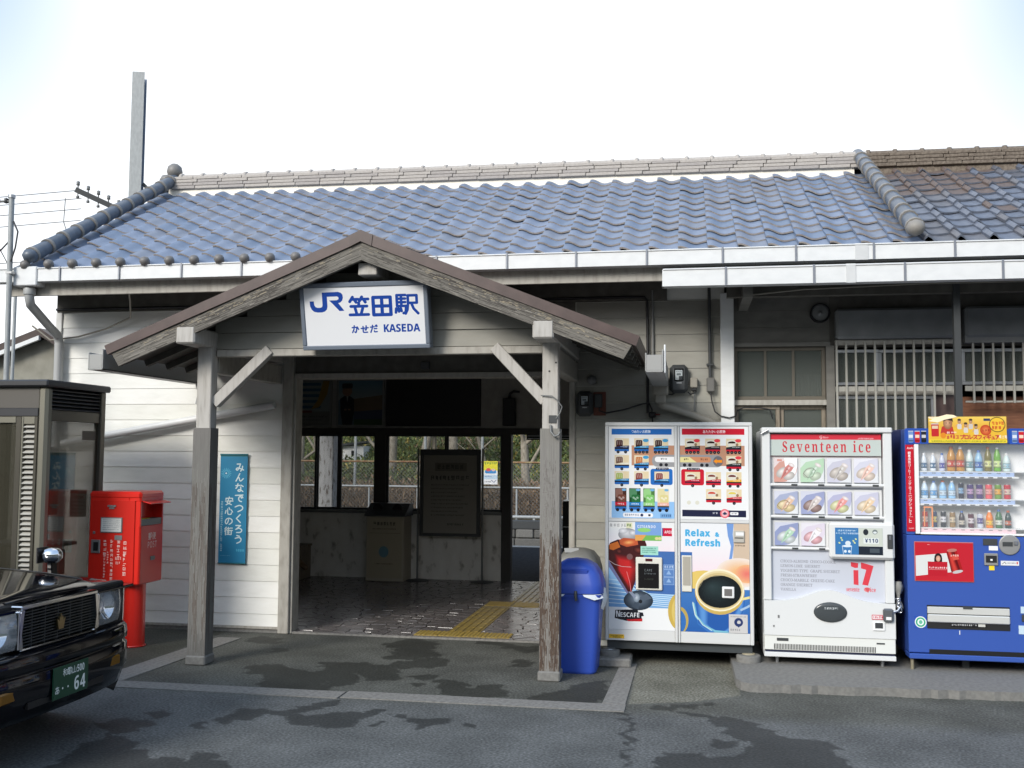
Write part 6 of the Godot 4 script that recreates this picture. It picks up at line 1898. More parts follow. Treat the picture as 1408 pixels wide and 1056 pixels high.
# ---------------------------------------------------------------- taxi
func build_car() -> void:
	# nose towards +x; local coordinates: x = 0 at the bumper's tip, z < 0 on the far (left) flank
	var o := thing("taxi", "black saloon taxi with chrome grille and green number plate, nose entering at left", "car", Vector3(-3.405, 0, 3.85))
	var paint := mat(lin(0.004, 0.0045, 0.007), 0.06)
	paint.metallic_specular = 0.42
	var plastic := mat(lin(0.008, 0.008, 0.009), 0.35)
	# body: sections from the nose back: x, half width, hood or deck height, shoulder height
	var st := [[-0.135, 0.735, 0.868, 0.83], [-0.165, 0.775, 0.885, 0.85], [-0.26, 0.81, 0.905, 0.872], [-0.6, 0.84, 0.935, 0.895], [-1.0, 0.845, 0.965, 0.91], [-1.3, 0.845, 0.99, 0.925], [-1.9, 0.845, 0.96, 0.93], [-3.4, 0.845, 0.96, 0.93], [-3.7, 0.845, 0.98, 0.925], [-4.2, 0.835, 0.97, 0.91], [-4.58, 0.80, 0.93, 0.88], [-4.64, 0.74, 0.86, 0.80]]
	var rows := []
	for s in st:
		var w: float = s[1]
		var line := PackedVector3Array()
		var half := [Vector2(w - 0.06, 0.20), Vector2(w - 0.01, 0.26), Vector2(w, 0.45), Vector2(w, 0.62), Vector2(w - 0.015, 0.76), Vector2(w - 0.035, s[3] - 0.02), Vector2(w - 0.075, s[3]), Vector2(w - 0.14, lerpf(s[3], s[2], 0.25)), Vector2(w * 0.66, lerpf(s[3], s[2], 0.60)), Vector2(w * 0.60, lerpf(s[3], s[2], 0.80)), Vector2(w * 0.3, s[2]), Vector2(0.0, s[2] + 0.006)]
		for p in half: line.append(Vector3(s[0], p.y, -p.x))
		for i in range(half.size() - 2, -1, -1): line.append(Vector3(s[0], half[i].y, half[i].x))
		rows.append(line)
	var body := Mb.new().sheet(rows)
	for e in [0, rows.size() - 1]:
		var L: PackedVector3Array = rows[e]
		for i in L.size() - 1:
			var c := Vector3(L[0].x, 0.5, 0)
			if e == 0: body.tri(c, L[i], L[i + 1])
			else: body.tri(c, L[i + 1], L[i])
	body.b2(-4.4, -0.5, 0.20, 0.24, -0.70, 0.70)
	put(o, "body", body, paint)
	# cabin with glass
	var cab := Mb.new()
	cab.prism(vec([-1.30, 0.955, -1.98, 1.43, -2.2, 1.47, -3.2, 1.475, -3.42, 1.44, -3.95, 0.96]), -0.66, 0.66)
	put(o, "cabin", cab, paint)
	var ws := Mb.new()
	ws.quad(Vector3(-1.345, 1.00, 0.62), Vector3(-1.345, 1.00, -0.62), Vector3(-1.95, 1.42, -0.56), Vector3(-1.95, 1.42, 0.56))
	put(o, "windscreen", ws, X.dark_glass)
	for s in [-1.0, 1.0]:
		var sw := Mb.new()
		sw.prism(vec([-1.55, 0.985, -2.05, 1.40, -3.25, 1.42, -3.65, 0.985]), 0.662 if s > 0 else -0.666, 0.666 if s > 0 else -0.662)
		put(o, "side_window", sw, X.dark_glass)
	# bumper wrapping round the corners
	var plan := [Vector2(-0.62, -0.855), Vector2(-0.40, -0.85), Vector2(-0.25, -0.835), Vector2(-0.15, -0.79), Vector2(-0.085, -0.715), Vector2(-0.045, -0.60), Vector2(-0.015, -0.40), Vector2(-0.002, -0.2), Vector2(0.0, 0.0), Vector2(-0.002, 0.2), Vector2(-0.015, 0.40), Vector2(-0.045, 0.60), Vector2(-0.085, 0.715), Vector2(-0.15, 0.79), Vector2(-0.25, 0.835), Vector2(-0.40, 0.85), Vector2(-0.62, 0.855)]
	var prof := [Vector2(-0.06, 0.625), Vector2(-0.015, 0.622), Vector2(0.0, 0.605), Vector2(0.006, 0.565), Vector2(0.004, 0.532), Vector2(-0.008, 0.526), Vector2(-0.008, 0.510), Vector2(0.005, 0.503), Vector2(0.008, 0.44), Vector2(0.004, 0.375), Vector2(-0.012, 0.335), Vector2(-0.02, 0.322), Vector2(-0.035, 0.27), Vector2(-0.09, 0.25)]
	rows = []
	for i in plan.size():
		var t: Vector2 = (plan[mini(i + 1, plan.size() - 1)] - plan[maxi(i - 1, 0)]).normalized()
		var n := Vector2(t.y, -t.x)
		if n.x < 0 and i > 2 and i < 14: n = -n
		if i <= 2 and n.y > 0: n = -n
		if i >= 14 and n.y < 0: n = -n
		var line := PackedVector3Array()
		for p in prof: line.append(Vector3(plan[i].x + n.x * p.x, p.y, plan[i].y + n.y * p.x))
		rows.append(line)
	var bump := put(o, "bumper", Mb.new().sheet(rows), paint)
	bx(bump, "air_intake", -0.02, -0.002, 0.335, 0.37, -0.34, 0.34, X.black)
	# front panel behind grille and lamps
	bx(o, "front_panel", -0.20, -0.125, 0.60, 0.872, -0.74, 0.74, X.black, 0.01)
	# grille: chrome frame, thin bars, emblem
	var gf := Mb.new()
	gf.xf = Transform3D(Basis(Vector3(0, 0, -1), Vector3.UP, Vector3.RIGHT), Vector3(-0.125, 0, 0))
	for q in [[-0.345, 0.345, 0.842, 0.866], [-0.345, 0.345, 0.628, 0.640]]: gf.b2(q[0], q[1], q[2], q[3], 0.0, 0.07, 0.006)
	for s in [-1.0, 1.0]:
		gf.prism(vec([0.325 * s, 0.640, 0.350 * s, 0.640, 0.362 * s, 0.72, 0.345 * s, 0.842, 0.320 * s, 0.842, 0.338 * s, 0.72]), 0.0, 0.07)
	var grille := put(o, "grille", gf, X.chrome)
	bx(grille, "grille_backing", -0.124, -0.115, 0.640, 0.842, -0.335, 0.335, X.black)
	for i in 12: bx(grille, "grille_bar", -0.115, -0.072, 0.650 + i * 0.0158, 0.6565 + i * 0.0158, -0.335, 0.335, mat(lin(0.10, 0.11, 0.115), 0.25, 0.8))
	for i in 5: bx(grille, "grille_upright", -0.114, -0.078, 0.642, 0.840, -0.225 + i * 0.1125 - 0.003, -0.225 + i * 0.1125 + 0.003, X.dgrey)
	var em := Mb.new()
	em.xf = Transform3D(Basis(Vector3(0, 0, -1), Vector3.UP, Vector3.RIGHT), Vector3(-0.068, 0.735, 0.0))
	em.prism(vec([-0.022, -0.04, 0.022, -0.04, 0.036, 0.02, 0.018, 0.004, 0.014, 0.03, 0.006, 0.022, 0.0, 0.045, -0.006, 0.022, -0.014, 0.03, -0.018, 0.004, -0.036, 0.02]), 0.0, 0.012)
	put(grille, "emblem", em, mat(lin(0.55, 0.42, 0.22), 0.3, 1.0))
	# headlamps: chrome bowl, bulb housing, clear lens wrapping the corner
	for s in [-1.0, 1.0]:
		var lp := [Vector2(-0.068, 0.375), Vector2(-0.075, 0.50), Vector2(-0.095, 0.62), Vector2(-0.135, 0.715), Vector2(-0.20, 0.785), Vector2(-0.27, 0.815)]
		var outer := []
		var inner := []
		for p in lp:
			var a := PackedVector3Array()
			var b := PackedVector3Array()
			for q in [0.645, 0.66, 0.70, 0.76, 0.805, 0.826, 0.835]:
				var bow := 0.012 * (1.0 - pow((q - 0.74) / 0.095, 2.0))
				a.append(Vector3(p.x + bow, q, p.y * s)); b.append(Vector3(p.x - 0.055 + bow, q, (p.y - 0.01) * s))
			outer.append(a); inner.append(b)
		var lamp := put(o, "headlight", Mb.new().sheet(inner, s < 0), mat(lin(0.62, 0.64, 0.66), 0.18, 0.9))
		for q in [0.49]:
			var bw := Mb.new()
			bw.xf = Transform3D(Basis(Vector3.FORWARD, PI / 2), Vector3(-0.130, 0.745, q * s))
			bw.lathe([Vector2(0.0, 0.0), Vector2(0.04, 0.008), Vector2(0.07, 0.035), Vector2(0.078, 0.045)], Vector3.ZERO, 18)
			put(lamp, "reflector", bw, mat(lin(0.75, 0.77, 0.8), 0.08, 1.0))
		put(lamp, "lens", Mb.new().sheet(outer, s < 0), glass(Color(0.92, 0.95, 0.97), 0.16))
		bx(lamp, "lamp_trim", -0.23, -0.07, 0.835, 0.85, minf(0.37 * s, 0.76 * s), maxf(0.37 * s, 0.76 * s), paint, 0.004)
		var tr := Mb.new()
		tr.b2(-0.125, -0.055, 0.640, 0.840, 0.358 * s - 0.008, 0.358 * s + 0.008, 0.004)
		put(lamp, "lamp_edge", tr, X.chrome)
		# fog lamp and fender mirror
		var fg := bx(bump, "fog_lamp", -0.075, -0.014, 0.395, 0.455, minf(0.42 * s, 0.54 * s), maxf(0.42 * s, 0.54 * s), mat(lin(0.22, 0.10, 0.012), 0.1), 0.008)
		fg.rotation.y = 0.0
		var mr := Mb.new()
		var mp := Vector3(-0.64, 0.0, 0.745 * s)
		mr.lathe([Vector2(0.0, -0.044), Vector2(0.042, -0.042), Vector2(0.064, -0.013), Vector2(0.064, 0.018), Vector2(0.05, 0.04), Vector2(0.025, 0.05), Vector2(0.0, 0.054)], mp + Vector3(0.0, 1.01, 0.0), 16)
		var mir := put(o, "fender_mirror", mr, X.chrome)
		bx(mir, "mirror_base", mp.x - 0.075, mp.x - 0.06, 0.965, 1.065, mp.z - 0.06, mp.z + 0.06, plastic, 0.004)
		put(mir, "mirror_stem", bar(mp + Vector3(0.01, 0.86, 0), mp + Vector3(0, 0.97, 0), 0.035, 0.06, 0.006), paint)
	# hood line and front lip
	put(o, "hood_edge", Mb.new().tube([Vector3(-0.15, 0.872, -0.36), Vector3(-0.128, 0.882, -0.2), Vector3(-0.120, 0.886, 0), Vector3(-0.128, 0.882, 0.2), Vector3(-0.15, 0.872, 0.36)], 0.014, 8), paint)
	for s in [-1.0, 1.0]:
		put(o, "hood_seam", Mb.new().tube([Vector3(-0.14, 0.868, 0.37 * s), Vector3(-0.3, 0.896, 0.55 * s), Vector3(-0.6, 0.916, 0.63 * s), Vector3(-1.3, 0.955, 0.66 * s)], 0.004, 5), X.black)
	# number plate
	var k := cv(660, 330, Color8(18, 66, 44))
	var wh := Color8(236, 240, 236)
	k.jp("和歌山", 170, 26, 84, 8, wh, false, 86)
	k.text("500", 436, 108, 78, wh, "bold", 0.8, 2)
	k.jp("あ", 28, 196, 84, 8, wh)
	k.ell(170, 232, 12, 12, wh)
	k.ell(272, 232, 12, 12, wh)
	k.text("64", 384, 300, 150, wh, "bold", 0.92, 16)
	var pl := bx(o, "number_plate", 0.010, 0.016, 0.337, 0.508, -0.16, 0.16, mat(Color8(18, 66, 44), 0.4), 0.002)
	var pf := Mb.new()
	pf.quad(Vector3(0.0172, 0.340, 0.157), Vector3(0.0172, 0.340, -0.157), Vector3(0.0172, 0.505, -0.157), Vector3(0.0172, 0.505, 0.157))
	put(pl, "plate_print", pf, pic(k.tex(), 0.4))
	for wx in [-0.82, -3.52]:
		for s in [-1.0, 1.0]:
			var wm := Mb.new()
			wm.xf = Transform3D(Basis(Vector3.RIGHT, PI / 2), Vector3(wx, 0.31, 0.76 * s))
			wm.lathe([Vector2(0.20, -0.095), Vector2(0.28, -0.095), Vector2(0.31, -0.07), Vector2(0.315, 0.0), Vector2(0.31, 0.07), Vector2(0.28, 0.095), Vector2(0.20, 0.095)], Vector3.ZERO, 28)
			var wheel := put(o, "wheel", wm, plastic)
			var rim := Mb.new()
			rim.xf = wm.xf
			rim.lathe([Vector2(0.0, 0.085), Vector2(0.06, 0.088), Vector2(0.16, 0.07), Vector2(0.20, 0.09)], Vector3.ZERO, 24)
			rim.lathe([Vector2(0.0, -0.085), Vector2(0.06, -0.088), Vector2(0.16, -0.07), Vector2(0.20, -0.09)], Vector3.ZERO, 24)
			put(wheel, "rim", rim, X.alu)
	bx(o, "undertray", -4.3, -0.45, 0.17, 0.23, -0.62, 0.62, X.black)

# ---------------------------------------------------------------- cup drink machine (two doors)
func cup_cell(k: Cv, x: float, y: float, w: float, h: float, base: Color, drink: Color, band: Color, wheels: int, hot: bool, i: int) -> void:
	# one selection picture: a cup or glass on a beige card over a small coloured cart
	k.rect(x, y, w, h * 0.62, Color8(232, 214, 176))
	if hot:
		k.ell(x + w * 0.38, y + h * 0.26, w * 0.33, h * 0.17, Color8(232, 228, 214))
		k.ell(x + w * 0.38, y + h * 0.27, w * 0.25, h * 0.10, drink)
		k.poly(vec([x + w * 0.08, y + h * 0.3, x + w * 0.70, y + h * 0.3, x + w * 0.58, y + h * 0.56, x + w * 0.18, y + h * 0.56]), Color8(226, 222, 206))
		k.ell(x + w * 0.72, y + h * 0.38, w * 0.09, h * 0.09, Color8(150, 120, 90))
	else:
		k.rr(x + w * 0.06, y + h * 0.05, w * 0.55, h * 0.55, w * 0.12, Color8(236, 228, 210))
		k.rr(x + w * 0.10, y + h * 0.10, w * 0.47, h * 0.50, w * 0.10, drink)
		for j in 3: k.line(vec([x + w * (0.18 + 0.13 * j), y + h * 0.16, x + w * (0.22 + 0.12 * j), y + h * 0.40]), w * 0.035, drink.lightened(0.55))
	k.poly(vec([x, y + h * 0.56, x + w * 0.5, y + h * 0.48, x + w, y + h * 0.46, x + w, y + h * 0.64, x, y + h * 0.64]), band)
	k.marks(x + w * 0.42, y + h * 0.51, w * 0.48, h * 0.07, Color8(244, 244, 240), 80 + i)
	k.rect(x, y + h * 0.62, w, h * 0.11, Color8(34, 34, 52))
	k.rr(x, y + h * 0.70, w, h * 0.14, w * 0.06, base)
	for j in wheels:
		var cx := x + w * ((j + 0.5) / wheels if wheels != 2 else 0.24 + 0.52 * j)
		k.ell(cx, y + h * 0.88, w * 0.105, w * 0.105, Color8(26, 24, 30))
		k.ell(cx, y + h * 0.88, w * 0.035, w * 0.035, Color8(110, 110, 120))

func build_cup_machine() -> void:
	var o := wthing("cup_drink_machine", "wide two-door cup drink vending machine with iced cola and coffee cup pictures", "vending machine", Vector3(-0.1, 0.1, 0.45))
	var body := mat(lin(0.63, 0.64, 0.64), 0.35)
	var edge := mat(lin(0.66, 0.665, 0.65), 0.3, 0.1)
	var x0 := -0.687
	var x1 := 0.481
	bx(o, "cabinet", x0, x1, 0.19, 1.925, 0.08, 0.76, body, 0.01)
	bx(o, "plinth", x0 + 0.012, x1 - 0.012, 0.122, 0.192, 0.12, 0.745, mat(lin(0.055, 0.065, 0.07), 0.5))
	# frame of the two doors
	bx(o, "top_rail", x0, x1, 1.915, 1.945, 0.70, 0.80, edge, 0.004)
	bx(o, "frame_side", x0, x0 + 0.026, 0.195, 1.914, 0.74, 0.80, edge, 0.004)
	bx(o, "frame_side", x1 - 0.028, x1, 0.195, 1.914, 0.74, 0.80, edge, 0.004)
	bx(o, "door_divider", -0.130, -0.108, 0.195, 1.914, 0.76, 0.803, edge, 0.004)
	bx(o, "door_divider", -0.104, -0.088, 0.195, 1.914, 0.76, 0.803, edge, 0.004)
	for q in [[x0 + 0.027, -0.131], [-0.087, x1 - 0.029]]:
		bx(o, "door_rail", q[0], q[1], 0.195, 0.282, 0.755, 0.794, edge, 0.003)
		bx(o, "door_rail", q[0], q[1], 1.142, 1.168, 0.755, 0.794, edge, 0.003)
	var lx := [x0 + 0.028, -0.132]
	var rx := [-0.086, x1 - 0.030]
	# cold side, upper panel
	var dk := Color8(40, 30, 34)
	var bl := Color8(40, 110, 190)
	var rd := Color8(205, 30, 52)
	var k := cv(585, 818, Color8(240, 241, 240))
	k.rect(27, 22, 537, 52, bl)
	k.jp("つめたいお飲物", 206, 33, 28, 3, Color8(240, 244, 250), false, 24.5, 0.8)
	k.rect(207, 170, 378, 178, Color8(196, 146, 118))
	k.rr(388, 252, 260, 108, 50, Color8(160, 160, 162))
	k.rr(414, 270, 240, 48, 22, Color8(246, 246, 246))
	k.marks(468, 280, 44, 18, Color8(70, 70, 74), 90)
	for cx in [468, 515]: k.ell(cx, 342, 15, 15, Color8(40, 40, 46))
	var cells := [[54, 108, "70,30,24", "28,44,86", 2], [230, 108, "66,36,26", "50,140,190", 4], [404, 108, "60,34,26", "50,140,190", 4], [54, 258, "120,88,70", "236,226,200", 1], [230, 258, "196,120,60", "50,140,190", 2], [54, 402, "170,184,96", "50,140,200", 1], [230, 402, "140,70,62", "50,140,200", 1], [410, 402, "140,70,62", "50,140,200", 1]]
	for i in cells.size():
		var c = cells[i]
		if i == 7:
			k.rr(375, 378, 196, 142, 20, bl)
			k.rr(424, 366, 112, 20, 8, Color8(36, 36, 50))
			k.marks(436, 369, 88, 14, Color8(230, 230, 235), 91)
		cup_cell(k, c[0], c[1], 130, 138, bl, color3(c[2]), color3(c[3]), c[4], false, i)
		if i in [1, 2, 4]:
			k.ell(c[0] + 104, c[1] + 18, 26, 15, Color8(70, 160, 210))
	k.rect(27, 668, 558, 148, Color8(150, 196, 240))
	for i in 4:
		var x := 58.0 + i * 126.0
		var col: Color = [Color8(120, 70, 56), Color8(40, 110, 60), Color8(130, 200, 110), Color8(226, 214, 150)][i]
		k.rect(x, 552, 102, 166, Color8(236, 224, 190) if i == 3 else col.darkened(0.35))
		k.rr(x + 4, 556, 66, 80, 16, col.lightened(0.2))
		k.rr(x + 22, 608, 74, 76, 16, col)
		for j in 3: k.ell(x + 40 + j * 17, 636 + (j % 2) * 12, 11, 9, col.lightened(0.5), 0.6)
		k.rect(x, 676, 102, 32, [rd, Color8(40, 130, 200), Color8(150, 210, 130), Color8(238, 180, 160)][i])
		k.marks(x + 22, 684, 58, 16, Color8(246, 246, 246), 100 + i)
		k.rect(x, 706, 102, 14, Color8(60, 66, 60))
		k.rr(x, 718, 102, 24, 8, bl)
		for j in 2: k.ell(x + 22 + 58 * j, 744, 15, 15, Color8(28, 26, 32))
		k.ell(x + 80, 566, 20, 11, Color8(120, 180, 225))
	k.rr(128, 770, 268, 38, 16, Color8(244, 246, 250))
	k.marks(146, 778, 130, 20, Color8(120, 124, 140), 110)
	k.ell(297, 789, 13, 13, Color8(40, 50, 90))
	k.rect(354, 780, 20, 18, Color8(50, 50, 60))
	k.rr(460, 772, 98, 40, 6, Color8(120, 170, 220))
	k.marks(474, 780, 70, 22, Color8(70, 100, 140), 111)
	panel(o, "cold_selection_panel", lx[0], lx[1], 1.170, 1.912, 0.792, pic(k.tex(), 0.22), 0.02)
	# hot side, upper panel (x from 740 in the zoom)
	k = cv(590, 818, Color8(240, 241, 240))
	k.rect(18, 20, 540, 54, rd)
	k.jp("あたたかいお飲物", 200, 33, 28, 3, Color8(250, 238, 238), false, 24.5, 0.8)
	k.rect(0, 170, 558, 178, Color8(196, 146, 118))
	k.rr(-60, 252, 430, 108, 50, Color8(160, 160, 162))
	k.poly(vec([0, 272, 90, 272, 150, 318, 0, 318]), Color8(238, 226, 160))
	k.rr(60, 270, 210, 48, 22, Color8(216, 150, 110))
	k.poly(vec([0, 272, 84, 272, 146, 318, 0, 318]), Color8(238, 226, 160))
	k.marks(36, 282, 40, 18, Color8(60, 50, 40), 112)
	k.marks(180, 282, 60, 18, Color8(90, 50, 40), 113)
	for cx in [40, 86, 190, 234]: k.ell(cx, 342, 15, 15, Color8(40, 40, 46))
	k.ell(330, 308, 42, 46, Color8(112, 112, 116))
	k.poly(vec([290, 306, 318, 284, 318, 296, 366, 294, 366, 320, 318, 318, 318, 330]), Color8(246, 150, 40))
	cells = [[44, 108, "46,26,20", "24,24,26", 4], [220, 108, "46,26,20", "60,56,50", 4], [400, 108, "46,26,20", "44,52,50", 4], [400, 258, "90,40,36", "50,60,56", 2], [44, 402, "130,66,58", "200,30,60", 1], [224, 402, "130,66,58", "200,30,60", 1], [400, 402, "110,50,50", "236,176,40", 2], [224, 552, "206,70,50", "240,220,180", 1], [400, 552, "226,206,90", "214,60,60", 1]]
	for i in cells.size():
		var c = cells[i]
		if i == 4:
			k.rr(10, 378, 198, 142, 20, rd)
			k.rr(60, 366, 112, 20, 8, Color8(36, 36, 50))
			k.marks(72, 369, 88, 14, Color8(230, 230, 235), 114)
		cup_cell(k, c[0], c[1], 130, 138, rd, color3(c[2]), color3(c[3]), c[4], true, i + 20)
		if i < 4: k.ell(c[0] + 104, c[1] + 18, 26, 15, Color8(232, 70, 80))
	k.ell(76, 672, 18, 18, Color8(224, 222, 206))
	k.ell(148, 672, 18, 18, Color8(224, 222, 206))
	k.rect(18, 736, 548, 58, Color8(34, 38, 66))
	k.marks(280, 752, 40, 18, Color8(220, 222, 230), 115)
	k.ell(384, 764, 40, 40, Color8(232, 110, 120))
	k.ell(384, 764, 28, 28, Color8(246, 190, 196))
	k.poly(vec([362, 768, 384, 748, 408, 768, 384, 776]), Color8(40, 60, 90))
	k.rr(430, 750, 70, 26, 8, Color8(244, 244, 246))
	k.marks(440, 755, 50, 16, Color8(60, 60, 70), 116)
	k.marks(340, 808, 90, 8, Color8(150, 150, 156), 117)
	panel(o, "hot_selection_panel", rx[0], rx[1], 1.170, 1.912, 0.792, pic(k.tex(), 0.22), 0.02)
	# cold side, lower poster (zoom: x 85..520, y 38..745)
	k = cv(435, 707, Color8(238, 239, 238))
	k.grad(0, 60, 435, 130, Color8(238, 239, 240), Color8(244, 232, 236))
	k.rect(0, 190, 435, 372, Color8(120, 170, 220))
	k.poly(vec([230, 190, 435, 190, 435, 470, 150, 470]), Color8(70, 112, 176))
	k.poly(vec([0, 300, 120, 330, 190, 470, 0, 400]), Color8(150, 196, 236))
	for i in 7: k.line(vec([0, 380 + i * 26, 130, 396 + i * 24, 260, 470 + i * 12, 435, 476 + i * 13]), 7 - i * 0.5, Color8(190 + i * 6, 222 + i * 3, 244))
	k.rect(0, 562, 435, 145, Color8(240, 241, 240))
	k.ell(470, 580, 80, 124, Color8(206, 176, 84))
	k.ell(480, 580, 66, 110, Color8(220, 196, 110))
	# glass of cola with ice
	k.poly(vec([0, 160, 10, 140, 60, 118, 240, 120, 252, 150, 236, 210, 150, 470, 132, 470, 0, 254]), Color8(70, 26, 26))
	for i in 12:
		var t := i / 11.0
		k.poly(vec([36 + t * 34, 208 + t * 40, 160 - t * 26, 226 + t * 36, 206 - t * 60, 300 + t * 20, 160 - t * 36, 440 - t * 40, 136 - t * 16, 452 - t * 60, 56 + t * 18, 320]), Color8(78, 22, 24).lerp(Color8(206, 40, 40), t))
	k.poly(vec([2, 258, 132, 468, 150, 480, 128, 484, 2, 300]), Color8(120, 120, 160))
	k.soft(128, 84, 64, 42, Color8(150, 152, 156), Color8(226, 226, 228), 0.0, -0.2, -0.3)
	k.soft(96, 60, 30, 18, Color8(196, 198, 202), Color8(244, 244, 246))
	k.soft(160, 72, 26, 18, Color8(180, 180, 184), Color8(240, 240, 242))
	k.poly(vec([70, 120, 100, 106, 190, 112, 196, 150, 120, 166, 76, 150]), Color8(196, 92, 56))
	k.soft(134, 136, 44, 18, Color8(206, 96, 56), Color8(248, 184, 110), -0.1)
	k.soft(42, 160, 30, 18, Color8(170, 80, 36), Color8(240, 160, 80), -0.5)
	k.soft(196, 186, 34, 22, Color8(60, 22, 22), Color8(126, 60, 50), 0.3)
	k.soft(70, 196, 22, 16, Color8(60, 22, 22), Color8(120, 52, 46), 0.3)
	k.poly(vec([6, 150, 60, 130, 78, 168, 30, 190, 6, 182]), Color8(206, 110, 44))
	k.ell(140, 230, 20, 20, Color8(120, 84, 84))
	k.line(vec([0, 256, 40, 282, 90, 296, 150, 298]), 3, Color8(206, 190, 190))
	k.line(vec([120, 330, 140, 400, 150, 470]), 5, Color8(230, 120, 120))
	k.soft(196, 516, 97, 64, Color8(44, 54, 66), Color8(120, 134, 150), 0.0, -0.1, -0.25)
	k.poly(vec([196, 500, 250, 470, 286, 500, 220, 520]), Color8(84, 96, 110))
	k.poly(vec([190, 506, 150, 556, 196, 576, 204, 520]), Color8(70, 82, 96))
	k.soft(184, 498, 22, 30, Color8(120, 134, 148), Color8(196, 206, 216))
	k.ell(210, 522, 12, 12, Color8(30, 34, 40))
	k.poly(vec([130, 460, 156, 460, 182, 490, 170, 504]), Color8(140, 150, 170))
	# stickers and logos
	k.rect(2, 2, 112, 40, Color8(240, 240, 236))
	k.marks(10, 10, 96, 24, Color8(160, 160, 160), 120)
	k.rect(118, 4, 40, 38, Color8(226, 226, 190))
	k.marks(124, 12, 28, 20, Color8(80, 120, 60), 121)
	k.rect(176, 0, 174, 122, Color8(126, 166, 220))
	k.rect(176, 86, 174, 36, Color8(120, 186, 90))
	k.poly(vec([176, 84, 250, 84, 220, 122, 176, 122]), Color8(230, 166, 90))
	k.ell(236, 52, 44, 14, Color8(150, 210, 120))
	k.text("CITEANDO", 190, 38, 18, Color8(244, 244, 248), "bold", 0.8, 3)
	k.ell(318, 106, 12, 10, Color8(226, 214, 150))
	k.ell(338, 106, 12, 10, Color8(226, 214, 150))
	k.rect(356, 36, 62, 54, Color8(206, 26, 62))
	k.rect(354, 36, 6, 54, Color8(40, 60, 140))
	k.text("APEX", 368, 72, 19, Color8(246, 240, 240), "bold", 0.78, 0.0, 0.12)
	k.rect(212, 158, 116, 58, Color8(166, 222, 204))
	for i in 3: k.marks(222, 168 + i * 13, 92, 9, Color8(40, 96, 90), 122 + i)
	k.rect(362, 276, 68, 132, Color8(96, 134, 190))
	for q in [[362, 276, 68, 30], [362, 308, 68, 48], [362, 358, 68, 50]]:
		for e in [[q[0], q[1], q[2], 2], [q[0], q[1] + q[3] - 2, q[2], 2], [q[0], q[1], 2, q[3]], [q[0] + q[2] - 2, q[1], 2, q[3]]]: k.rect(e[0], e[1], e[2], e[3], Color8(170, 198, 232))
	k.marks(370, 282, 52, 18, Color8(214, 228, 244), 125)
	k.poly(vec([396, 314, 412, 340, 380, 340]), Color8(150, 184, 224))
	k.poly(vec([396, 366, 412, 392, 380, 392]), Color8(150, 184, 224))
	k.poly(vec([44, 582, 190, 574, 196, 592, 226, 594, 232, 616, 216, 620, 222, 650, 120, 652, 40, 636]), Color8(22, 24, 34))
	k.poly(vec([116, 642, 222, 634, 222, 652, 130, 654]), Color8(200, 30, 36))
	k.text("N", 46, 626, 40, Color8(250, 250, 250), "bold", 0.74)
	k.text("ESCAFÉ", 74, 626, 29, Color8(250, 250, 250), "bold", 0.92, 0.5)
	panel(o, "cold_poster", lx[0], lx[1], 0.284, 1.140, 0.792, pic(k.tex(), 0.22), 0.02)
	# dispensing window standing on that poster
	var sx: float = (lx[1] - lx[0]) / 435.0
	var sy := 0.856 / 707.0
	var fx := func(v: float) -> float: return lx[0] + v * sx
	var fy := func(v: float) -> float: return 1.140 - v * sy
	var cream := mat(lin(0.68, 0.66, 0.58), 0.4)
	bx(o, "dispenser_frame", fx.call(180), fx.call(354), fy.call(445), fy.call(230), 0.793, 0.812, cream, 0.006)
	bx(o, "dispenser_door", fx.call(196), fx.call(332), fy.call(432), fy.call(270), 0.8125, 0.816, X.dark_glass, 0.001)
	k = cv(136, 160, Color8(20, 18, 18))
	k.text("CAFE", 40, 48, 16, Color8(140, 150, 152), "sans", 0.9, 3)
	k.marks(40, 58, 72, 12, Color8(110, 120, 122), 126)
	k.marks(40, 96, 56, 12, Color8(60, 66, 56), 127)
	panel(o, "dispenser_print", fx.call(200), fx.call(328), fy.call(426), fy.call(276), 0.8172, pic(k.tex(), 0.08), 0.001)
	bx(o, "dispenser_display", fx.call(244), fx.call(290), fy.call(256), fy.call(238), 0.8125, 0.8140, mat(lin(0.09, 0.015, 0.02), 0.2))
	# hot side, lower poster (zoom: x 555..1000, y 38..750)
	k = cv(445, 712, Color8(238, 239, 240))
	k.grad(0, 120, 445, 200, Color8(240, 240, 241), Color8(244, 226, 232))
	k.poly(vec([346, 0, 445, 0, 445, 260, 340, 262]), Color8(212, 190, 166))
	k.poly(vec([300, 0, 346, 0, 340, 70, 346, 140, 330, 262, 310, 262, 328, 150, 308, 80]), Color8(120, 158, 216))
	k.soft(380, 320, 150, 96, Color8(240, 226, 214), Color8(240, 176, 110))
	k.soft(430, 326, 80, 60, Color8(240, 180, 130), Color8(232, 120, 110))
	k.ell(150, 430, 170, 120, Color8(230, 200, 110))
	k.grad(0, 430, 445, 282, Color8(70, 124, 190), Color8(44, 98, 172))
	k.ell(-10, 640, 60, 90, Color8(190, 166, 90))
	k.ell(-26, 650, 60, 84, Color8(56, 114, 186))
	k.poly(vec([90, 470, 420, 470, 412, 560, 360, 680, 300, 712, 180, 712, 110, 660]), Color8(64, 124, 196))
	k.line(vec([82, 530, 100, 610, 150, 670, 220, 704, 300, 708]), 16, Color8(130, 196, 214))
	k.line(vec([78, 520, 92, 600, 140, 668]), 5, Color8(216, 232, 220))
	for i in 14:
		var t := i / 13.0
		k.poly(vec([92 + t * 90, 470, 416 - t * 40, 470, 408 - t * 50, 560, 356 - t * 50, 676, 300 - t * 30, 706, 184 + t * 30, 706, 114 + t * 60, 656]), Color8(40, 92, 168).lerp(Color8(96, 152, 214), sin(t * PI)))
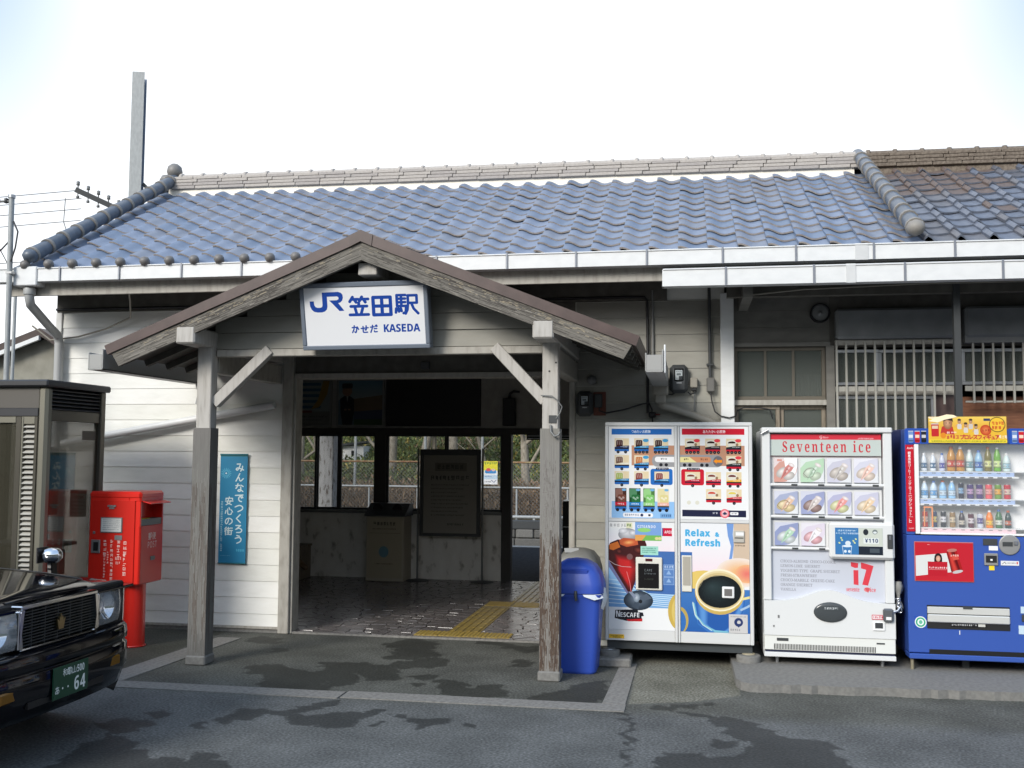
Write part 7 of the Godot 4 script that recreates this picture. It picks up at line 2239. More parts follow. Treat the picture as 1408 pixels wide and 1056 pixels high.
	k.line(vec([84, 530, 102, 608, 152, 668, 222, 702, 300, 707]), 11, Color8(126, 190, 210))
	k.line(vec([80, 524, 94, 600, 142, 666, 200, 700]), 4, Color8(214, 230, 222))
	k.soft(252, 448, 160, 148, Color8(206, 176, 96), Color8(240, 222, 150), 0.0, 0.0, -0.2)
	k.ell(252, 436, 157, 138, Color8(246, 238, 208))
	k.ell(252, 438, 150, 128, Color8(232, 214, 166))
	k.ell(252, 442, 144, 119, Color8(214, 192, 138))
	k.soft(252, 446, 139, 106, Color8(18, 24, 26), Color8(46, 62, 64), 0.0, -0.35, -0.3)
	k.line(vec([120, 424, 146, 376, 196, 350, 262, 341]), 3, Color8(150, 140, 110))
	k.line(vec([400, 490, 445, 478]), 16, Color8(236, 220, 150))
	k.line(vec([390, 560, 430, 540, 445, 530]), 14, Color8(170, 196, 220))
	var sky := Color8(76, 176, 224)
	k.text("Relax", 26, 86, 42, sky, "bold", 1.02, 2)
	k.text("Relax", 30, 86, 42, sky, "bold", 1.02, 2)
	k.text("Relax", 28, 84, 42, sky, "bold", 1.02, 2)
	k.text("Relax", 28, 88, 42, sky, "bold", 1.02, 2)
	k.text("&", 224, 86, 26, sky, "bold", 1.0)
	k.text("&", 228, 86, 26, sky, "bold", 1.0)
	k.text("&", 226, 84, 26, sky, "bold", 1.0)
	k.text("&", 226, 88, 26, sky, "bold", 1.0)
	k.text("Refresh", 26, 150, 42, sky, "bold", 1.02, 2)
	k.text("Refresh", 30, 150, 42, sky, "bold", 1.02, 2)
	k.text("Refresh", 28, 148, 42, sky, "bold", 1.02, 2)
	k.text("Refresh", 28, 152, 42, sky, "bold", 1.02, 2)
	k.rect(0, 192, 76, 258, Color8(66, 110, 176))
	k.marks(356, 138, 64, 10, Color8(90, 80, 70), 128)
	panel(o, "hot_poster", rx[0], rx[1], 0.284, 1.140, 0.792, pic(k.tex(), 0.22), 0.02)
	sx = (rx[1] - rx[0]) / 445.0
	var gx := func(v: float) -> float: return rx[0] + v * sx
	bx(o, "door_handle", gx.call(8), gx.call(73), fy.call(448), fy.call(212), 0.793, 0.803, cream, 0.003)
	bx(o, "handle_grip", gx.call(16), gx.call(64), fy.call(406), fy.call(220), 0.8035, 0.807, mat(lin(0.52, 0.48, 0.40), 0.4), 0.002)
	bx(o, "coin_slot", gx.call(344), gx.call(414), fy.call(122), fy.call(44), 0.793, 0.806, mat(lin(0.60, 0.57, 0.50), 0.4), 0.004)
	bx(o, "slot_label", gx.call(358), gx.call(410), fy.call(76), fy.call(54), 0.8065, 0.8075, X.white)
	bx(o, "slot_opening", gx.call(352), gx.call(408), fy.call(94), fy.call(88), 0.8065, 0.8075, X.dark)
	bx(o, "return_cup", gx.call(268), gx.call(346), fy.call(482), fy.call(408), 0.793, 0.808, X.white, 0.005)
	bx(o, "return_mouth", gx.call(282), gx.call(332), fy.call(468), fy.call(422), 0.8085, 0.8095, mat(lin(0.20, 0.19, 0.18), 0.4))
	k = cv(120, 120, Color8(206, 204, 202))
	k.ell(62, 50, 28, 28, Color8(40, 56, 104))
	k.ell(64, 50, 12, 12, Color8(206, 204, 202))
	k.poly(vec([40, 60, 84, 60, 62, 84]), Color8(40, 56, 104))
	k.marks(12, 10, 96, 8, Color8(120, 120, 124), 129)
	k.marks(10, 92, 60, 14, Color8(130, 130, 132), 130)
	panel(o, "lock_plate", gx.call(310), gx.call(430), fy.call(706), fy.call(586), 0.7955, pic(k.tex(), 0.3), 0.003)
	k = cv(100, 28, Color8(240, 190, 40))
	k.marks(8, 4, 84, 9, Color8(50, 40, 20), 131)
	k.marks(26, 16, 50, 8, Color8(50, 40, 20), 132)
	panel(o, "warning_sticker", x0 + 0.030, x0 + 0.152, 0.212, 0.243, 0.7965, pic(k.tex(), 0.3), 0.002)
	# adjustable feet
	for px in [-0.66, 0.44]:
		for pz in [0.20, 0.72]:
			put(o, "foot", Mb.new().tube([Vector3(px, 0.075 if pz > 0.5 else 0.0, pz), Vector3(px, 0.19, pz)], 0.017, 8), X.alu)
	# concrete pads under the front feet
	var blk := wthing("concrete_block", "rough concrete block under the cup machine's left front foot", "block", Vector3(-0.62, 0, 0.75))
	bx(blk, "block_base", -0.775, -0.475, 0.0, 0.070, 0.62, 0.91, X.concrete, 0.012)
	put(blk, "round_pad", Mb.new().lathe([Vector2(0.088, 0.070), Vector2(0.088, 0.105), Vector2(0.078, 0.115), Vector2(0.0, 0.117)], Vector3(-0.66, 0, 0.74), 20), X.concrete)
	put(blk, "foot_disc", Mb.new().lathe([Vector2(0.050, 0.116), Vector2(0.050, 0.124), Vector2(0.0, 0.126)], Vector3(-0.66, 0, 0.74), 16), X.alu)
	var pad := wthing("concrete_pad", "round concrete pad on the slab's corner under the cup machine's right front foot", "pad", Vector3(0.44, 0.06, 0.72))
	put(pad, "round_pad", Mb.new().lathe([Vector2(0.095, 0.06), Vector2(0.095, 0.105), Vector2(0.085, 0.114), Vector2(0.0, 0.116)], Vector3(0.44, 0, 0.735), 20), X.concrete)
	put(pad, "foot_disc", Mb.new().lathe([Vector2(0.050, 0.116), Vector2(0.050, 0.124), Vector2(0.0, 0.126)], Vector3(0.44, 0, 0.735), 16), mat(lin(0.50, 0.44, 0.30), 0.4))

func color3(t: String) -> Color:
	var p := t.split(",")
	return Color8(int(p[0]), int(p[1]), int(p[2]))

# ---------------------------------------------------------------- ice cream machine
func build_ice_machine() -> void:
	var o := wthing("ice_cream_machine", "white ice cream vending machine with red header lettering and cone pictures", "vending machine", Vector3(1.05, 0.06, 0.45))
	var wh := mat(lin(0.66, 0.67, 0.66), 0.3)
	var x0 := 0.557
	var x1 := 1.537
	var zf := 0.80
	var U := 0.00545
	var fx := func(px: float) -> float: return 0.560 + (px - 1050.0) * 0.00546
	var fy := func(py: float) -> float: return 1.893 - (py - 590.0) * 0.005607
	bx(o, "cabinet", x0, x1, 0.115, 1.885, 0.08, 0.70, wh, 0.01)
	bx(o, "top_edge", x0 - 0.004, x1 + 0.004, fy.call(595.5), fy.call(588), 0.62, zf + 0.012, wh, 0.008)
	bx(o, "frame_side", x0, fx.call(1061), fy.call(829), fy.call(595.6), 0.70, zf, wh, 0.006)
	bx(o, "frame_side", fx.call(1217), x1, fy.call(829), fy.call(595.6), 0.70, zf, wh, 0.006)
	bx(o, "display_back", fx.call(1061), fx.call(1217), fy.call(829), fy.call(595.6), 0.70, 0.735, mat(lin(0.50, 0.52, 0.56), 0.5))
	# header (zoom scale 7.04 from 1040,580): x 150..1230, y 122..335
	var k := cv(1080, 213, Color8(196, 206, 200))
	k.rect(0, 0, 1080, 54, Color8(214, 52, 70))
	k.line(vec([512, 20, 500, 16, 488, 26, 494, 38, 508, 36, 510, 28, 502, 48, 494, 46]), 3.5, Color8(250, 236, 236))
	k.text("lico", 514, 40, 18, Color8(250, 236, 236), "seriflight", 1.25, 1, 0.4)
	k.marks(860, 34, 150, 15, Color8(246, 220, 224), 140)
	var tw := k.width("Seventeen ice", 100, "serif", 0.62, 18)
	k.text("Seventeen ice", 118, 176, 104, Color8(204, 48, 60), "serif", 0.62 * (856.0 - 13 * 18) / (tw - 13 * 18), 18)
	panel(o, "header", fx.call(1061.3), fx.call(1215), fy.call(627.6), fy.call(597.3), 0.775, pic(k.tex(), 0.3), 0.03)
	# shelves with picture cards
	for r in 3:
		var ytop: float = [628, 674.5, 718.5][r]
		var ybar: float = [668.5, 713, 757][r]
		bx(o, "shelf_front", fx.call(1061.5), fx.call(1215.5), fy.call(ybar - 1.5), fy.call(ytop), 0.742, 0.752, mat(lin(0.66, 0.665, 0.66), 0.4))
		var rail := put(o, "shelf_rail", Mb.new().tube([Vector3(fx.call(1056), fy.call(ybar), 0.785), Vector3(fx.call(1219), fy.call(ybar), 0.785)], 0.012, 8), wh)
		for c in 4:
			if r == 2 and c > 1: continue
			var cx0: float = fx.call(1066.3 + c * 37.1)
			var cx1: float = fx.call(1099.3 + c * 37.1)
			panel(o, "picture_card", cx0, cx1, fy.call(ybar - 3.8), fy.call(ytop + 2.8), 0.768, ice_card(r * 4 + c), 0.01)
			bx(rail, "shelf_button", fx.call(1090 + c * 37.3), fx.call(1098.5 + c * 37.3), fy.call(ybar + 1.3), fy.call(ybar - 1.3), 0.7955, 0.799, X.dgrey, 0.001)
	# flavour list and mark (zoom scale 4.8 from 1040,700)
	k = cv(750, 330, Color8(204, 208, 218))
	var g := Color8(120, 120, 128)
	var lines := ["CHOCO-ALMOND  CHOCO-COOKIE", "LEMON-LIME  SHERBET", "YOGHURT-TYPE  GRAPE SHERBET", "FRESH-STRAWBERRY", "CHOCO-MARBLE  CHEESE-CAKE", "ORANGE SHERBET", "VANILLA"]
	var wds := [372, 266, 398, 244, 364, 214, 104]
	for i in 7:
		var w0 := k.width(lines[i], 18, "seriflight")
		k.text(lines[i], 60, 82 + i * 31.2, 18, g, "seriflight", wds[i] / w0)
	var rr := Color8(222, 66, 78)
	k.poly(vec([530, 70, 578, 76, 576, 106, 556, 108, 530, 98]), rr)
	k.poly(vec([546, 122, 578, 122, 578, 220, 546, 216]), rr)
	k.poly(vec([596, 70, 678, 92, 640, 222, 602, 216, 630, 118, 596, 110]), rr)
	k.text("sevente", 497, 262, 27, rr, "serif", 0.60)
	k.text("ice", 652, 262, 27, rr, "serif", 0.72)
	k.ell(633, 248, 20, 15, Color8(226, 130, 130))
	k.poly(vec([616, 236, 652, 236, 640, 270]), Color8(214, 90, 96))
	panel(o, "flavour_panel", fx.call(1061.3), fx.call(1217), fy.call(829), fy.call(760), 0.765, pic(k.tex(), 0.3), 0.02)
	# price unit
	var pz := 0.800
	bx(o, "price_unit", fx.call(1141), fx.call(1229.3), fy.call(769.5), fy.call(719.5), 0.74, 0.835, wh, 0.018)
	k = cv(312, 172, Color8(62, 122, 178))
	k.rect(154, 0, 158, 118, Color8(206, 212, 200))
	k.rect(154, 118, 158, 54, Color8(34, 42, 54))
	k.rect(226, 130, 64, 28, Color8(74, 84, 92))
	k.marks(18, 12, 126, 12, Color8(226, 236, 244), 150)
	k.marks(6, 30, 146, 12, Color8(226, 236, 244), 151)
	k.line(vec([46, 118, 54, 172]), 3, Color8(226, 236, 244))
	k.line(vec([108, 118, 102, 172]), 3, Color8(226, 236, 244))
	k.ell(78, 118, 32, 7, Color8(226, 236, 244))
	k.ell(84, 100, 18, 16, Color8(220, 230, 236))
	k.ell(66, 152, 9, 9, Color8(226, 236, 244)); k.ell(92, 152, 9, 9, Color8(226, 236, 244))
	for q in [[28, 98], [46, 80], [120, 84], [136, 72], [40, 66], [128, 96]]: k.ell(q[0], q[1], 7, 5, Color8(220, 226, 150), 0.6)
	k.ell(202, 26, 17, 20, Color8(44, 50, 56))
	k.ell(262, 24, 17, 15, Color8(120, 130, 130)); k.ell(262, 28, 12, 7, Color8(226, 232, 232))
	k.rect(186, 64, 100, 36, Color8(226, 232, 228))
	k.text("¥110", 196, 93, 25, Color8(40, 60, 100), "bold", 1.05, 2)
	panel(o, "price_display", fx.call(1148.5), fx.call(1213), fy.call(763), fy.call(726.5), 0.8372, pic(k.tex(), 0.2), 0.003)
	bx(o, "coin_lever", fx.call(1219), fx.call(1226.5), fy.call(754), fy.call(734.5), 0.836, 0.846, X.dgrey, 0.012)
	bx(o, "coin_slot", fx.call(1221), fx.call(1224), fy.call(742), fy.call(736), 0.8465, 0.848, X.chrome)
	# lower body: white front with a swelling top edge and an oval delivery flap
	var tp := PackedVector2Array()
	for i in 25:
		var t := i / 24.0
		tp.append(Vector2(lerpf(x0, x1, t), fy.call(829.5) + 0.092 * exp(-pow((t - 0.5) / 0.20, 2.0))))
	tp.append(Vector2(x1, fy.call(876.8))); tp.append(Vector2(x0, fy.call(876.8)))
	put(o, "lower_front", Mb.new().prism(tp, 0.70, 0.812), wh)
	var fl := Mb.new()
	fl.xf = Transform3D(Basis(Vector3.RIGHT, PI / 2).scaled(Vector3.ONE), Vector3(fx.call(1141), fy.call(843), 0.812))
	var rows := []
	for p in [Vector2(1.0, 0.002), Vector2(0.97, 0.010), Vector2(0.85, 0.015), Vector2(0.5, 0.020), Vector2(0.0, 0.021)]:
		var ln := PackedVector3Array()
		for i in 33: ln.append(Vector3(cos(TAU * i / 32) * 0.125 * p.x, p.y, sin(TAU * i / 32) * 0.077 * p.x))
		rows.append(ln)
	put(o, "delivery_flap", fl.sheet(rows), mat(lin(0.075, 0.085, 0.09), 0.15))
	k = cv(92, 24, Color8(70, 78, 82))
	k.marks(4, 3, 84, 18, Color8(236, 238, 236), 152)
	bx(o, "flap_label", fx.call(1132), fx.call(1151), fy.call(839.5), fy.call(835), 0.8315, 0.834, pic(k.tex(), 0.3))
	bx(o, "base_front", x0 + 0.002, x1 - 0.002, fy.call(897), fy.call(877.2), 0.70, 0.806, mat(lin(0.69, 0.70, 0.66), 0.35), 0.003)
	bx(o, "base_strip", x0, x1, fy.call(906.5), fy.call(900.2), 0.70, 0.810, wh, 0.003)
	bx(o, "base_gap", x0 + 0.01, x1 - 0.01, fy.call(900.1), fy.call(897.1), 0.70, 0.79, mat(lin(0.02, 0.025, 0.07), 0.5))
	var x := 1063.0
	while x < 1201.0:
		bx(o, "vent_slot", fx.call(x), fx.call(x + 1.1), fy.call(896), fy.call(888.5), 0.8062, 0.8075, X.dark)
		x += 2.15
	bx(o, "maker_plate", fx.call(1067), fx.call(1083), fy.call(884.5), fy.call(880.5), 0.8065, 0.8085, X.dgrey)
	bx(o, "maker_plate", fx.call(1203), fx.call(1214), fy.call(884.5), fy.call(882.5), 0.8065, 0.8085, X.dgrey)
	bx(o, "key_switch", fx.call(1068.5), fx.call(1071), fy.call(853), fy.call(849), 0.8125, 0.815, X.grey)
	bx(o, "key_switch", fx.call(1062), fx.call(1064), fy.call(865.5), fy.call(863), 0.8125, 0.815, X.grey)
	k = cv(76, 30, Color8(236, 226, 226))
	k.rect(0, 0, 76, 30, Color8(206, 60, 80)); k.rect(4, 4, 68, 22, Color8(240, 230, 230))
	k.marks(8, 7, 60, 15, Color8(196, 40, 60), 153)
	panel(o, "return_label", fx.call(1197), fx.call(1212), fy.call(851), fy.call(844.5), 0.8155, pic(k.tex(), 0.3), 0.002)
	bx(o, "coin_return", fx.call(1198), fx.call(1214.5), fy.call(866), fy.call(854), 0.8125, 0.822, X.white, 0.004)
	bx(o, "return_mouth", fx.call(1201), fx.call(1211.5), fy.call(862.5), fy.call(855), 0.8222, 0.8235, X.dgrey)
	# padlock, chain and hasp on the right edge
	bx(o, "padlock", fx.call(1211.5), fx.call(1225.5), fy.call(853), fy.call(835), 0.815, 0.850, mat(lin(0.26, 0.27, 0.28), 0.3, 0.6), 0.012)
	bx(o, "padlock_label", fx.call(1215), fx.call(1222), fy.call(850), fy.call(846), 0.8505, 0.8525, X.white)
	put(o, "padlock_shackle", Mb.new().tube([Vector3(fx.call(1224), fy.call(840), 0.83), Vector3(fx.call(1231), fy.call(838), 0.83), Vector3(fx.call(1235), fy.call(833), 0.82)], 0.009, 7), X.chrome)
	for i in 6:
		var b := Mb.new()
		b.xf = Transform3D(Basis.from_euler(Vector3(0.3 * i, i * 1.57, 0.2)), Vector3(fx.call(1235.5 - i * 0.4), fy.call(838 - i * 3.2), 0.80))
		var ring := []
		for j in 11: ring.append(Vector3(cos(TAU * j / 10) * 0.013, sin(TAU * j / 10) * 0.018, 0))
		b.tube(ring, 0.0042, 6, false)
		put(o, "chain_link", b, X.chrome)
	var bag := Mb.new()
	rows = []
	for i in 7:
		var ln := PackedVector3Array()
		for j in 11:
			var r := 0.022 + 0.012 * sin(i * 1.3) + 0.006 * sin(j * 2.7 + i)
			ln.append(Vector3(1.575 + cos(TAU * j / 10) * r, fy.call(800 + i * 6.0), 0.74 + sin(TAU * j / 10) * r))
		ln[10] = ln[0]
		rows.append(ln)
	put(o, "chain_cover", bag.sheet(rows), mat(lin(0.33, 0.33, 0.31), 0.6))
	put(o, "hinge", Mb.new().tube([Vector3(fx.call(1048), fy.call(597), 0.815), Vector3(fx.call(1058), fy.call(591.5), 0.82)], 0.009, 7), X.alu)
	for px in [0.66, 1.45]: put(o, "foot", Mb.new().tube([Vector3(px, 0.06, 0.72), Vector3(px, 0.12, 0.72)], 0.015, 8), X.alu)

func ice_card(i: int) -> StandardMaterial3D:
	var k := cv(234, 234, Color8(226, 228, 230))
	var tops := [Color8(186, 92, 66), Color8(140, 196, 140), Color8(172, 172, 196), Color8(190, 190, 214), Color8(110, 126, 176), Color8(90, 104, 168), Color8(140, 142, 190), Color8(170, 170, 204), Color8(70, 90, 160), Color8(206, 190, 214)]
	var ices := [Color8(232, 222, 210), Color8(206, 232, 190), Color8(196, 180, 162), Color8(244, 216, 190), Color8(240, 206, 120), Color8(120, 76, 66), Color8(226, 226, 140), Color8(246, 216, 166), Color8(214, 226, 226), Color8(240, 150, 160)]
	var cups := [Color8(190, 70, 60), Color8(150, 190, 150), Color8(180, 170, 160), Color8(240, 180, 156), Color8(226, 168, 120), Color8(206, 190, 180), Color8(232, 110, 100), Color8(236, 190, 130), Color8(150, 206, 160), Color8(240, 236, 240)]
	for q in [tops, ices, cups]: q[i] = q[i].lerp(Color8(238, 236, 236), 0.38)
	var pts := PackedVector2Array([Vector2(0, 0), Vector2(234, 0), Vector2(234, 70)])
	for j in 9: pts.append(Vector2(234 - 150 + 150 * cos(j * PI / 16), 80 + 154 * sin(j * PI / 16)))
	pts.append(Vector2(0, 234))
	k.poly(pts, tops[i].lightened(0.12))
	for j in 6: k.poly(vec([0, j * 20, 180 - j * 25, 0 + j * 8, 234, 0, 0, 0]), tops[i].lerp(Color8(236, 236, 240), 0.55 + j * 0.04) if j % 2 else tops[i].lightened(0.1))
	if i == 0:
		k.poly(vec([100, 0, 234, 0, 234, 80, 214, 150, 160, 214, 132, 224]), Color8(250, 250, 248))  # white glare painted over the upper right of the card
		k.rect(34, 14, 46, 18, Color8(206, 120, 100))
	# two halves of an ice cream wrapped in paper with its cone shown across
	k.soft(90, 140, 72, 46, ices[i].darkened(0.22), ices[i].lightened(0.30), -0.5, -0.2, -0.25)
	k.soft(150, 176, 58, 38, ices[i].darkened(0.26), ices[i].lightened(0.10), -0.35, -0.1, -0.2)
	k.poly(vec([60, 218, 112, 92, 152, 56, 204, 82, 176, 124]), cups[i])
	k.poly(vec([60, 218, 130, 96, 150, 108]), cups[i].darkened(0.16))
	k.soft(176, 68, 34, 17, Color8(214, 204, 200), Color8(248, 242, 240), 0.5)
	k.ell(130, 130, 14, 9, cups[i].lightened(0.5), -0.9)
	k.ell(150, 100, 16, 10, cups[i].lightened(0.45), -0.9)
	if i in [1, 4]: k.line(vec([30, 150, 60, 110, 120, 96, 150, 120, 120, 180, 70, 190, 30, 150]), 4, ices[i].darkened(0.5))
	k.marks(14, 16, 120, 12, tops[i].lightened(0.6), 160 + i)
	var t := k.tex()
	var m := pic(t, 0.35)
	return m

func wrap_labels(kinds: Array) -> Array: # all the printed wraps on one sheet, a material for each
	var k := cv(160, 66 * 30, Color.WHITE)
	var out := []
	for i in 30:
		var p: PackedStringArray = kinds[i / 10][i % 10].split(",")
		var col := Color8(int(p[0]), int(p[1]), int(p[2]))
		var lab := Color8(int(p[3]), int(p[4]), int(p[5]))
		var y := i * 66.0
		k.rect(0, y, 160, 66, lab)
		k.rect(0, y, 160, 9, lab.darkened(0.35)); k.rect(0, y + 57, 160, 9, col.lerp(lab, 0.4).darkened(0.2))
		for j in 4:
			var x := 20.0 + j * 40.0
			k.soft(x, y + 32, 13, 18, lab.lightened(0.5), col.lerp(Color(1, 1, 1), 0.2) if i % 2 else lab.darkened(0.25))
			k.marks(x - 12, y + 24, 26, 12, Color8(250, 250, 250) if lab.get_luminance() < 0.5 else Color8(40, 44, 70), 300 + i)
	var t := k.tex()
	for i in 30:
		var m := pic(t, 0.3)
		m.uv1_scale = Vector3(1.0, 1.0 / 30.0 * 0.96, 1.0)
		m.uv1_offset = Vector3(0.0, (i + 0.02) / 30.0, 0.0)
		out.append(m)
	return out

# ---------------------------------------------------------------- canned drink machine
func build_drink_machine() -> void:
	var o := wthing("drink_vending_machine", "blue drink vending machine with rows of bottles and a yellow topper", "vending machine", Vector3(2.2, 0.06, 0.45))
	var blue := mat(Color8(50, 82, 160), 0.3)
	blue.clearcoat_enabled = true; blue.clearcoat = 0.3
	var fx := func(px: float) -> float: return 1.640 + (px - 1245.0) * 0.00513
	var fy := func(py: float) -> float: return 1.893 - (py - 590.0) * 0.00553
	var x0 := 1.632
	var x1 := 2.79
	bx(o, "cabinet", x0, x1, 0.155, 1.895, 0.08, 0.66, mat(Color8(24, 40, 98), 0.4), 0.008)
	# front built round the display recess
	var lx: float = fx.call(1257)
	var rx2: float = x1 - 0.05
	bx(o, "front_side", x0, lx - 0.115 + 0.11, fy.call(737), fy.call(590), 0.66, 0.80, blue, 0.006)
	bx(o, "front_side", rx2, x1, fy.call(737), fy.call(590), 0.66, 0.80, blue, 0.006)
	bx(o, "front_top", lx, rx2, fy.call(610), fy.call(590), 0.66, 0.80, blue, 0.006)
	bx(o, "front_lower", x0, x1, fy.call(898), fy.call(737.3), 0.66, 0.80, blue, 0.006)
	bx(o, "base_bar", x0, x1, fy.call(906), fy.call(899), 0.66, 0.815, blue, 0.005)
	bx(o, "base_recess", fx.call(1272), fx.call(1460), fy.call(899.5), fy.call(892.5), 0.8006, 0.8025, X.black, 0.004)
	bx(o, "display_back", lx, rx2, fy.call(737), fy.call(610), 0.60, 0.668, mat(lin(0.85, 0.85, 0.84), 0.5))
	bx(o, "display_frame", fx.call(1256.5), fx.call(1263), fy.call(735.5), fy.call(611), 0.67, 0.806, X.white, 0.004)
	bx(o, "display_frame", fx.call(1263.2), rx2, fy.call(736), fy.call(733.4), 0.67, 0.806, X.white, 0.004)
	bx(o, "display_glass", fx.call(1263.2), rx2, fy.call(733.2), fy.call(611), 0.797, 0.801, glass(Color(0.95, 0.98, 0.98), 0.05))
	# red strip with its slogan
	var k := cv(92, 900, Color8(196, 30, 48))
	k.text("Asahi", 16, 44, 22, Color8(246, 236, 236), "bold", 0.9, 0.0, 0.2)
	k.jp("朝専用缶コーヒー", 27, 72, 30, 4, Color8(246, 236, 236), true, 31)
	k.jp("ワンダ", 27, 330, 30, 4, Color8(246, 236, 236), true, 32)
	k.jp("モーニングショット", 25, 434, 36, 4.5, Color8(246, 236, 236), true, 33.5)
	k.rect(24, 748, 46, 3, Color8(240, 220, 220))
	k.marks(26, 764, 42, 50, Color8(240, 220, 220), 170)
	k.marks(20, 862, 52, 14, Color8(240, 220, 220), 171)
	panel(o, "slogan_strip", fx.call(1243.8), fx.call(1255.8), fy.call(732), fy.call(612), 0.8085, pic(k.tex(), 0.25), 0.007)
	# top adverts: three cans on either side
	for q in [1244.5, 1390.5]:
		k = cv(200, 130, Color8(44, 84, 176))
		for j in 3:
			var cc: Color = [Color8(120, 150, 200), Color8(206, 40, 44), Color8(40, 42, 48)][j]
			k.rr(24 + j * 56, 20, 44, 100, 10, cc)
			k.rect(24 + j * 56, 20, 44, 8, Color8(190, 190, 196))
			k.rect(28 + j * 56, 54, 36, 26, [Color8(220, 226, 236), Color8(240, 214, 190), Color8(206, 206, 206)][j])
			k.rect(26 + j * 56, 96, 40, 16, cc.darkened(0.3))
		panel(o, "can_advert", fx.call(q), fx.call(q + 33), fy.call(610.5), fy.call(589), 0.8085, pic(k.tex(), 0.25), 0.007)
	# yellow topper board
	k = cv(640, 216, Color8(232, 186, 60))
	k.grad(0, 0, 640, 90, Color8(240, 206, 96), Color8(230, 176, 66))
	k.poly(vec([0, 10, 60, 30, 120, 20, 160, 8, 150, 0, 0, 0]), Color8(246, 226, 190))
	k.rr(22, 54, 62, 110, 8, Color8(196, 40, 44))
	k.rect(28, 74, 50, 26, Color8(226, 200, 170)); k.rect(22, 54, 62, 10, Color8(200, 196, 190))
	k.poly(vec([96, 140, 110, 84, 150, 66, 200, 84, 214, 150]), Color8(190, 60, 50))
	k.soft(160, 56, 38, 48, Color8(150, 104, 74), Color8(220, 172, 136), 0.0, -0.15, -0.1)
	k.poly(vec([122, 40, 128, 8, 170, 0, 200, 14, 206, 50, 194, 34, 150, 26]), Color8(50, 38, 32))
	k.ell(148, 52, 5, 3, Color8(40, 30, 26)); k.ell(176, 52, 5, 3, Color8(40, 30, 26))
	for q in [[256, 40], [308, 70], [350, 40], [392, 84]]:
		k.soft(q[0], q[1], 15, 19, Color8(166, 124, 92), Color8(226, 186, 150)); k.ell(q[0], q[1] - 14, 15, 9, Color8(70, 54, 44)); k.ell(q[0] - 5, q[1], 2, 2, Color8(40, 30, 26)); k.ell(q[0] + 5, q[1], 2, 2, Color8(40, 30, 26)); k.rect(q[0] - 5, q[1] + 9, 10, 2, Color8(130, 60, 50))
		k.rr(q[0] - 18, q[1] + 20, 36, 44, 8, [Color8(214, 206, 200), Color8(60, 60, 80), Color8(206, 196, 186), Color8(150, 40, 70)][int(q[0]) % 4])
		k.line(vec([q[0] - 18, q[1] + 26, q[0] - 30, q[1] + 40]), 7, Color8(206, 160, 124)); k.line(vec([q[0] + 18, q[1] + 26, q[0] + 28, q[1] + 12]), 7, Color8(206, 160, 124))
	k.soft(470, 112, 46, 44, Color8(190, 66, 34), Color8(238, 150, 84))
	k.marks(444, 102, 52, 22, Color8(150, 40, 30), 186)
	k.ell(566, 66, 66, 62, Color8(90, 70, 40)); k.ell(566, 66, 60, 56, Color8(240, 196, 60))
	k.marks(524, 40, 84, 30, Color8(196, 40, 40), 172); k.marks(524, 76, 84, 30, Color8(196, 40, 40), 173)
	k.rect(456, 16, 54, 20, Color8(50, 60, 100))
	k.ell(120, 156, 24, 24, Color8(226, 140, 40))
	k.text("80", 150, 140, 16, Color8(250, 246, 240), "bold", 1.0)
	k.marks(186, 124, 40, 14, Color8(250, 246, 240), 174)
	k.jp("プロレスフィギュア", 256, 150, 38, 7, Color8(190, 40, 60), false, 36)
	k.marks(150, 152, 96, 32, Color8(190, 40, 60), 175)
	k.marks(576, 152, 54, 30, Color8(240, 236, 220), 176)
	k.rect(0, 190, 640, 26, Color8(236, 214, 60))
	for i in 3: k.marks(20 + i * 210, 196, 190, 13, Color8(50, 70, 40), 177 + i)
	var tb := Mb.new()
	tb.quad(Vector3(fx.call(1277.5), fy.call(609), 0.822), Vector3(fx.call(1387), fy.call(609), 0.822), Vector3(fx.call(1386), fy.call(572.5), 0.822), Vector3(fx.call(1277), fy.call(573), 0.822))
	put(o, "topper_print", tb, pic(k.tex(), 0.3))
	bx(o, "topper_board", fx.call(1277.2), fx.call(1386.6), fy.call(609.2), fy.call(572.8), 0.810, 0.8208, mat(Color8(232, 186, 60), 0.4))
	var ov := Mb.new()
	ov.prism(vec([fx.call(1277), fy.call(579), fx.call(1290), fy.call(573.2), fx.call(1303), fy.call(569.6), fx.call(1313), fy.call(570.5), fx.call(1318), fy.call(573.2), fx.call(1300), fy.call(577), fx.call(1290), fy.call(581)]), 0.8222, 0.825)
	put(o, "topper_crest", ov, mat(Color8(246, 226, 190), 0.4))
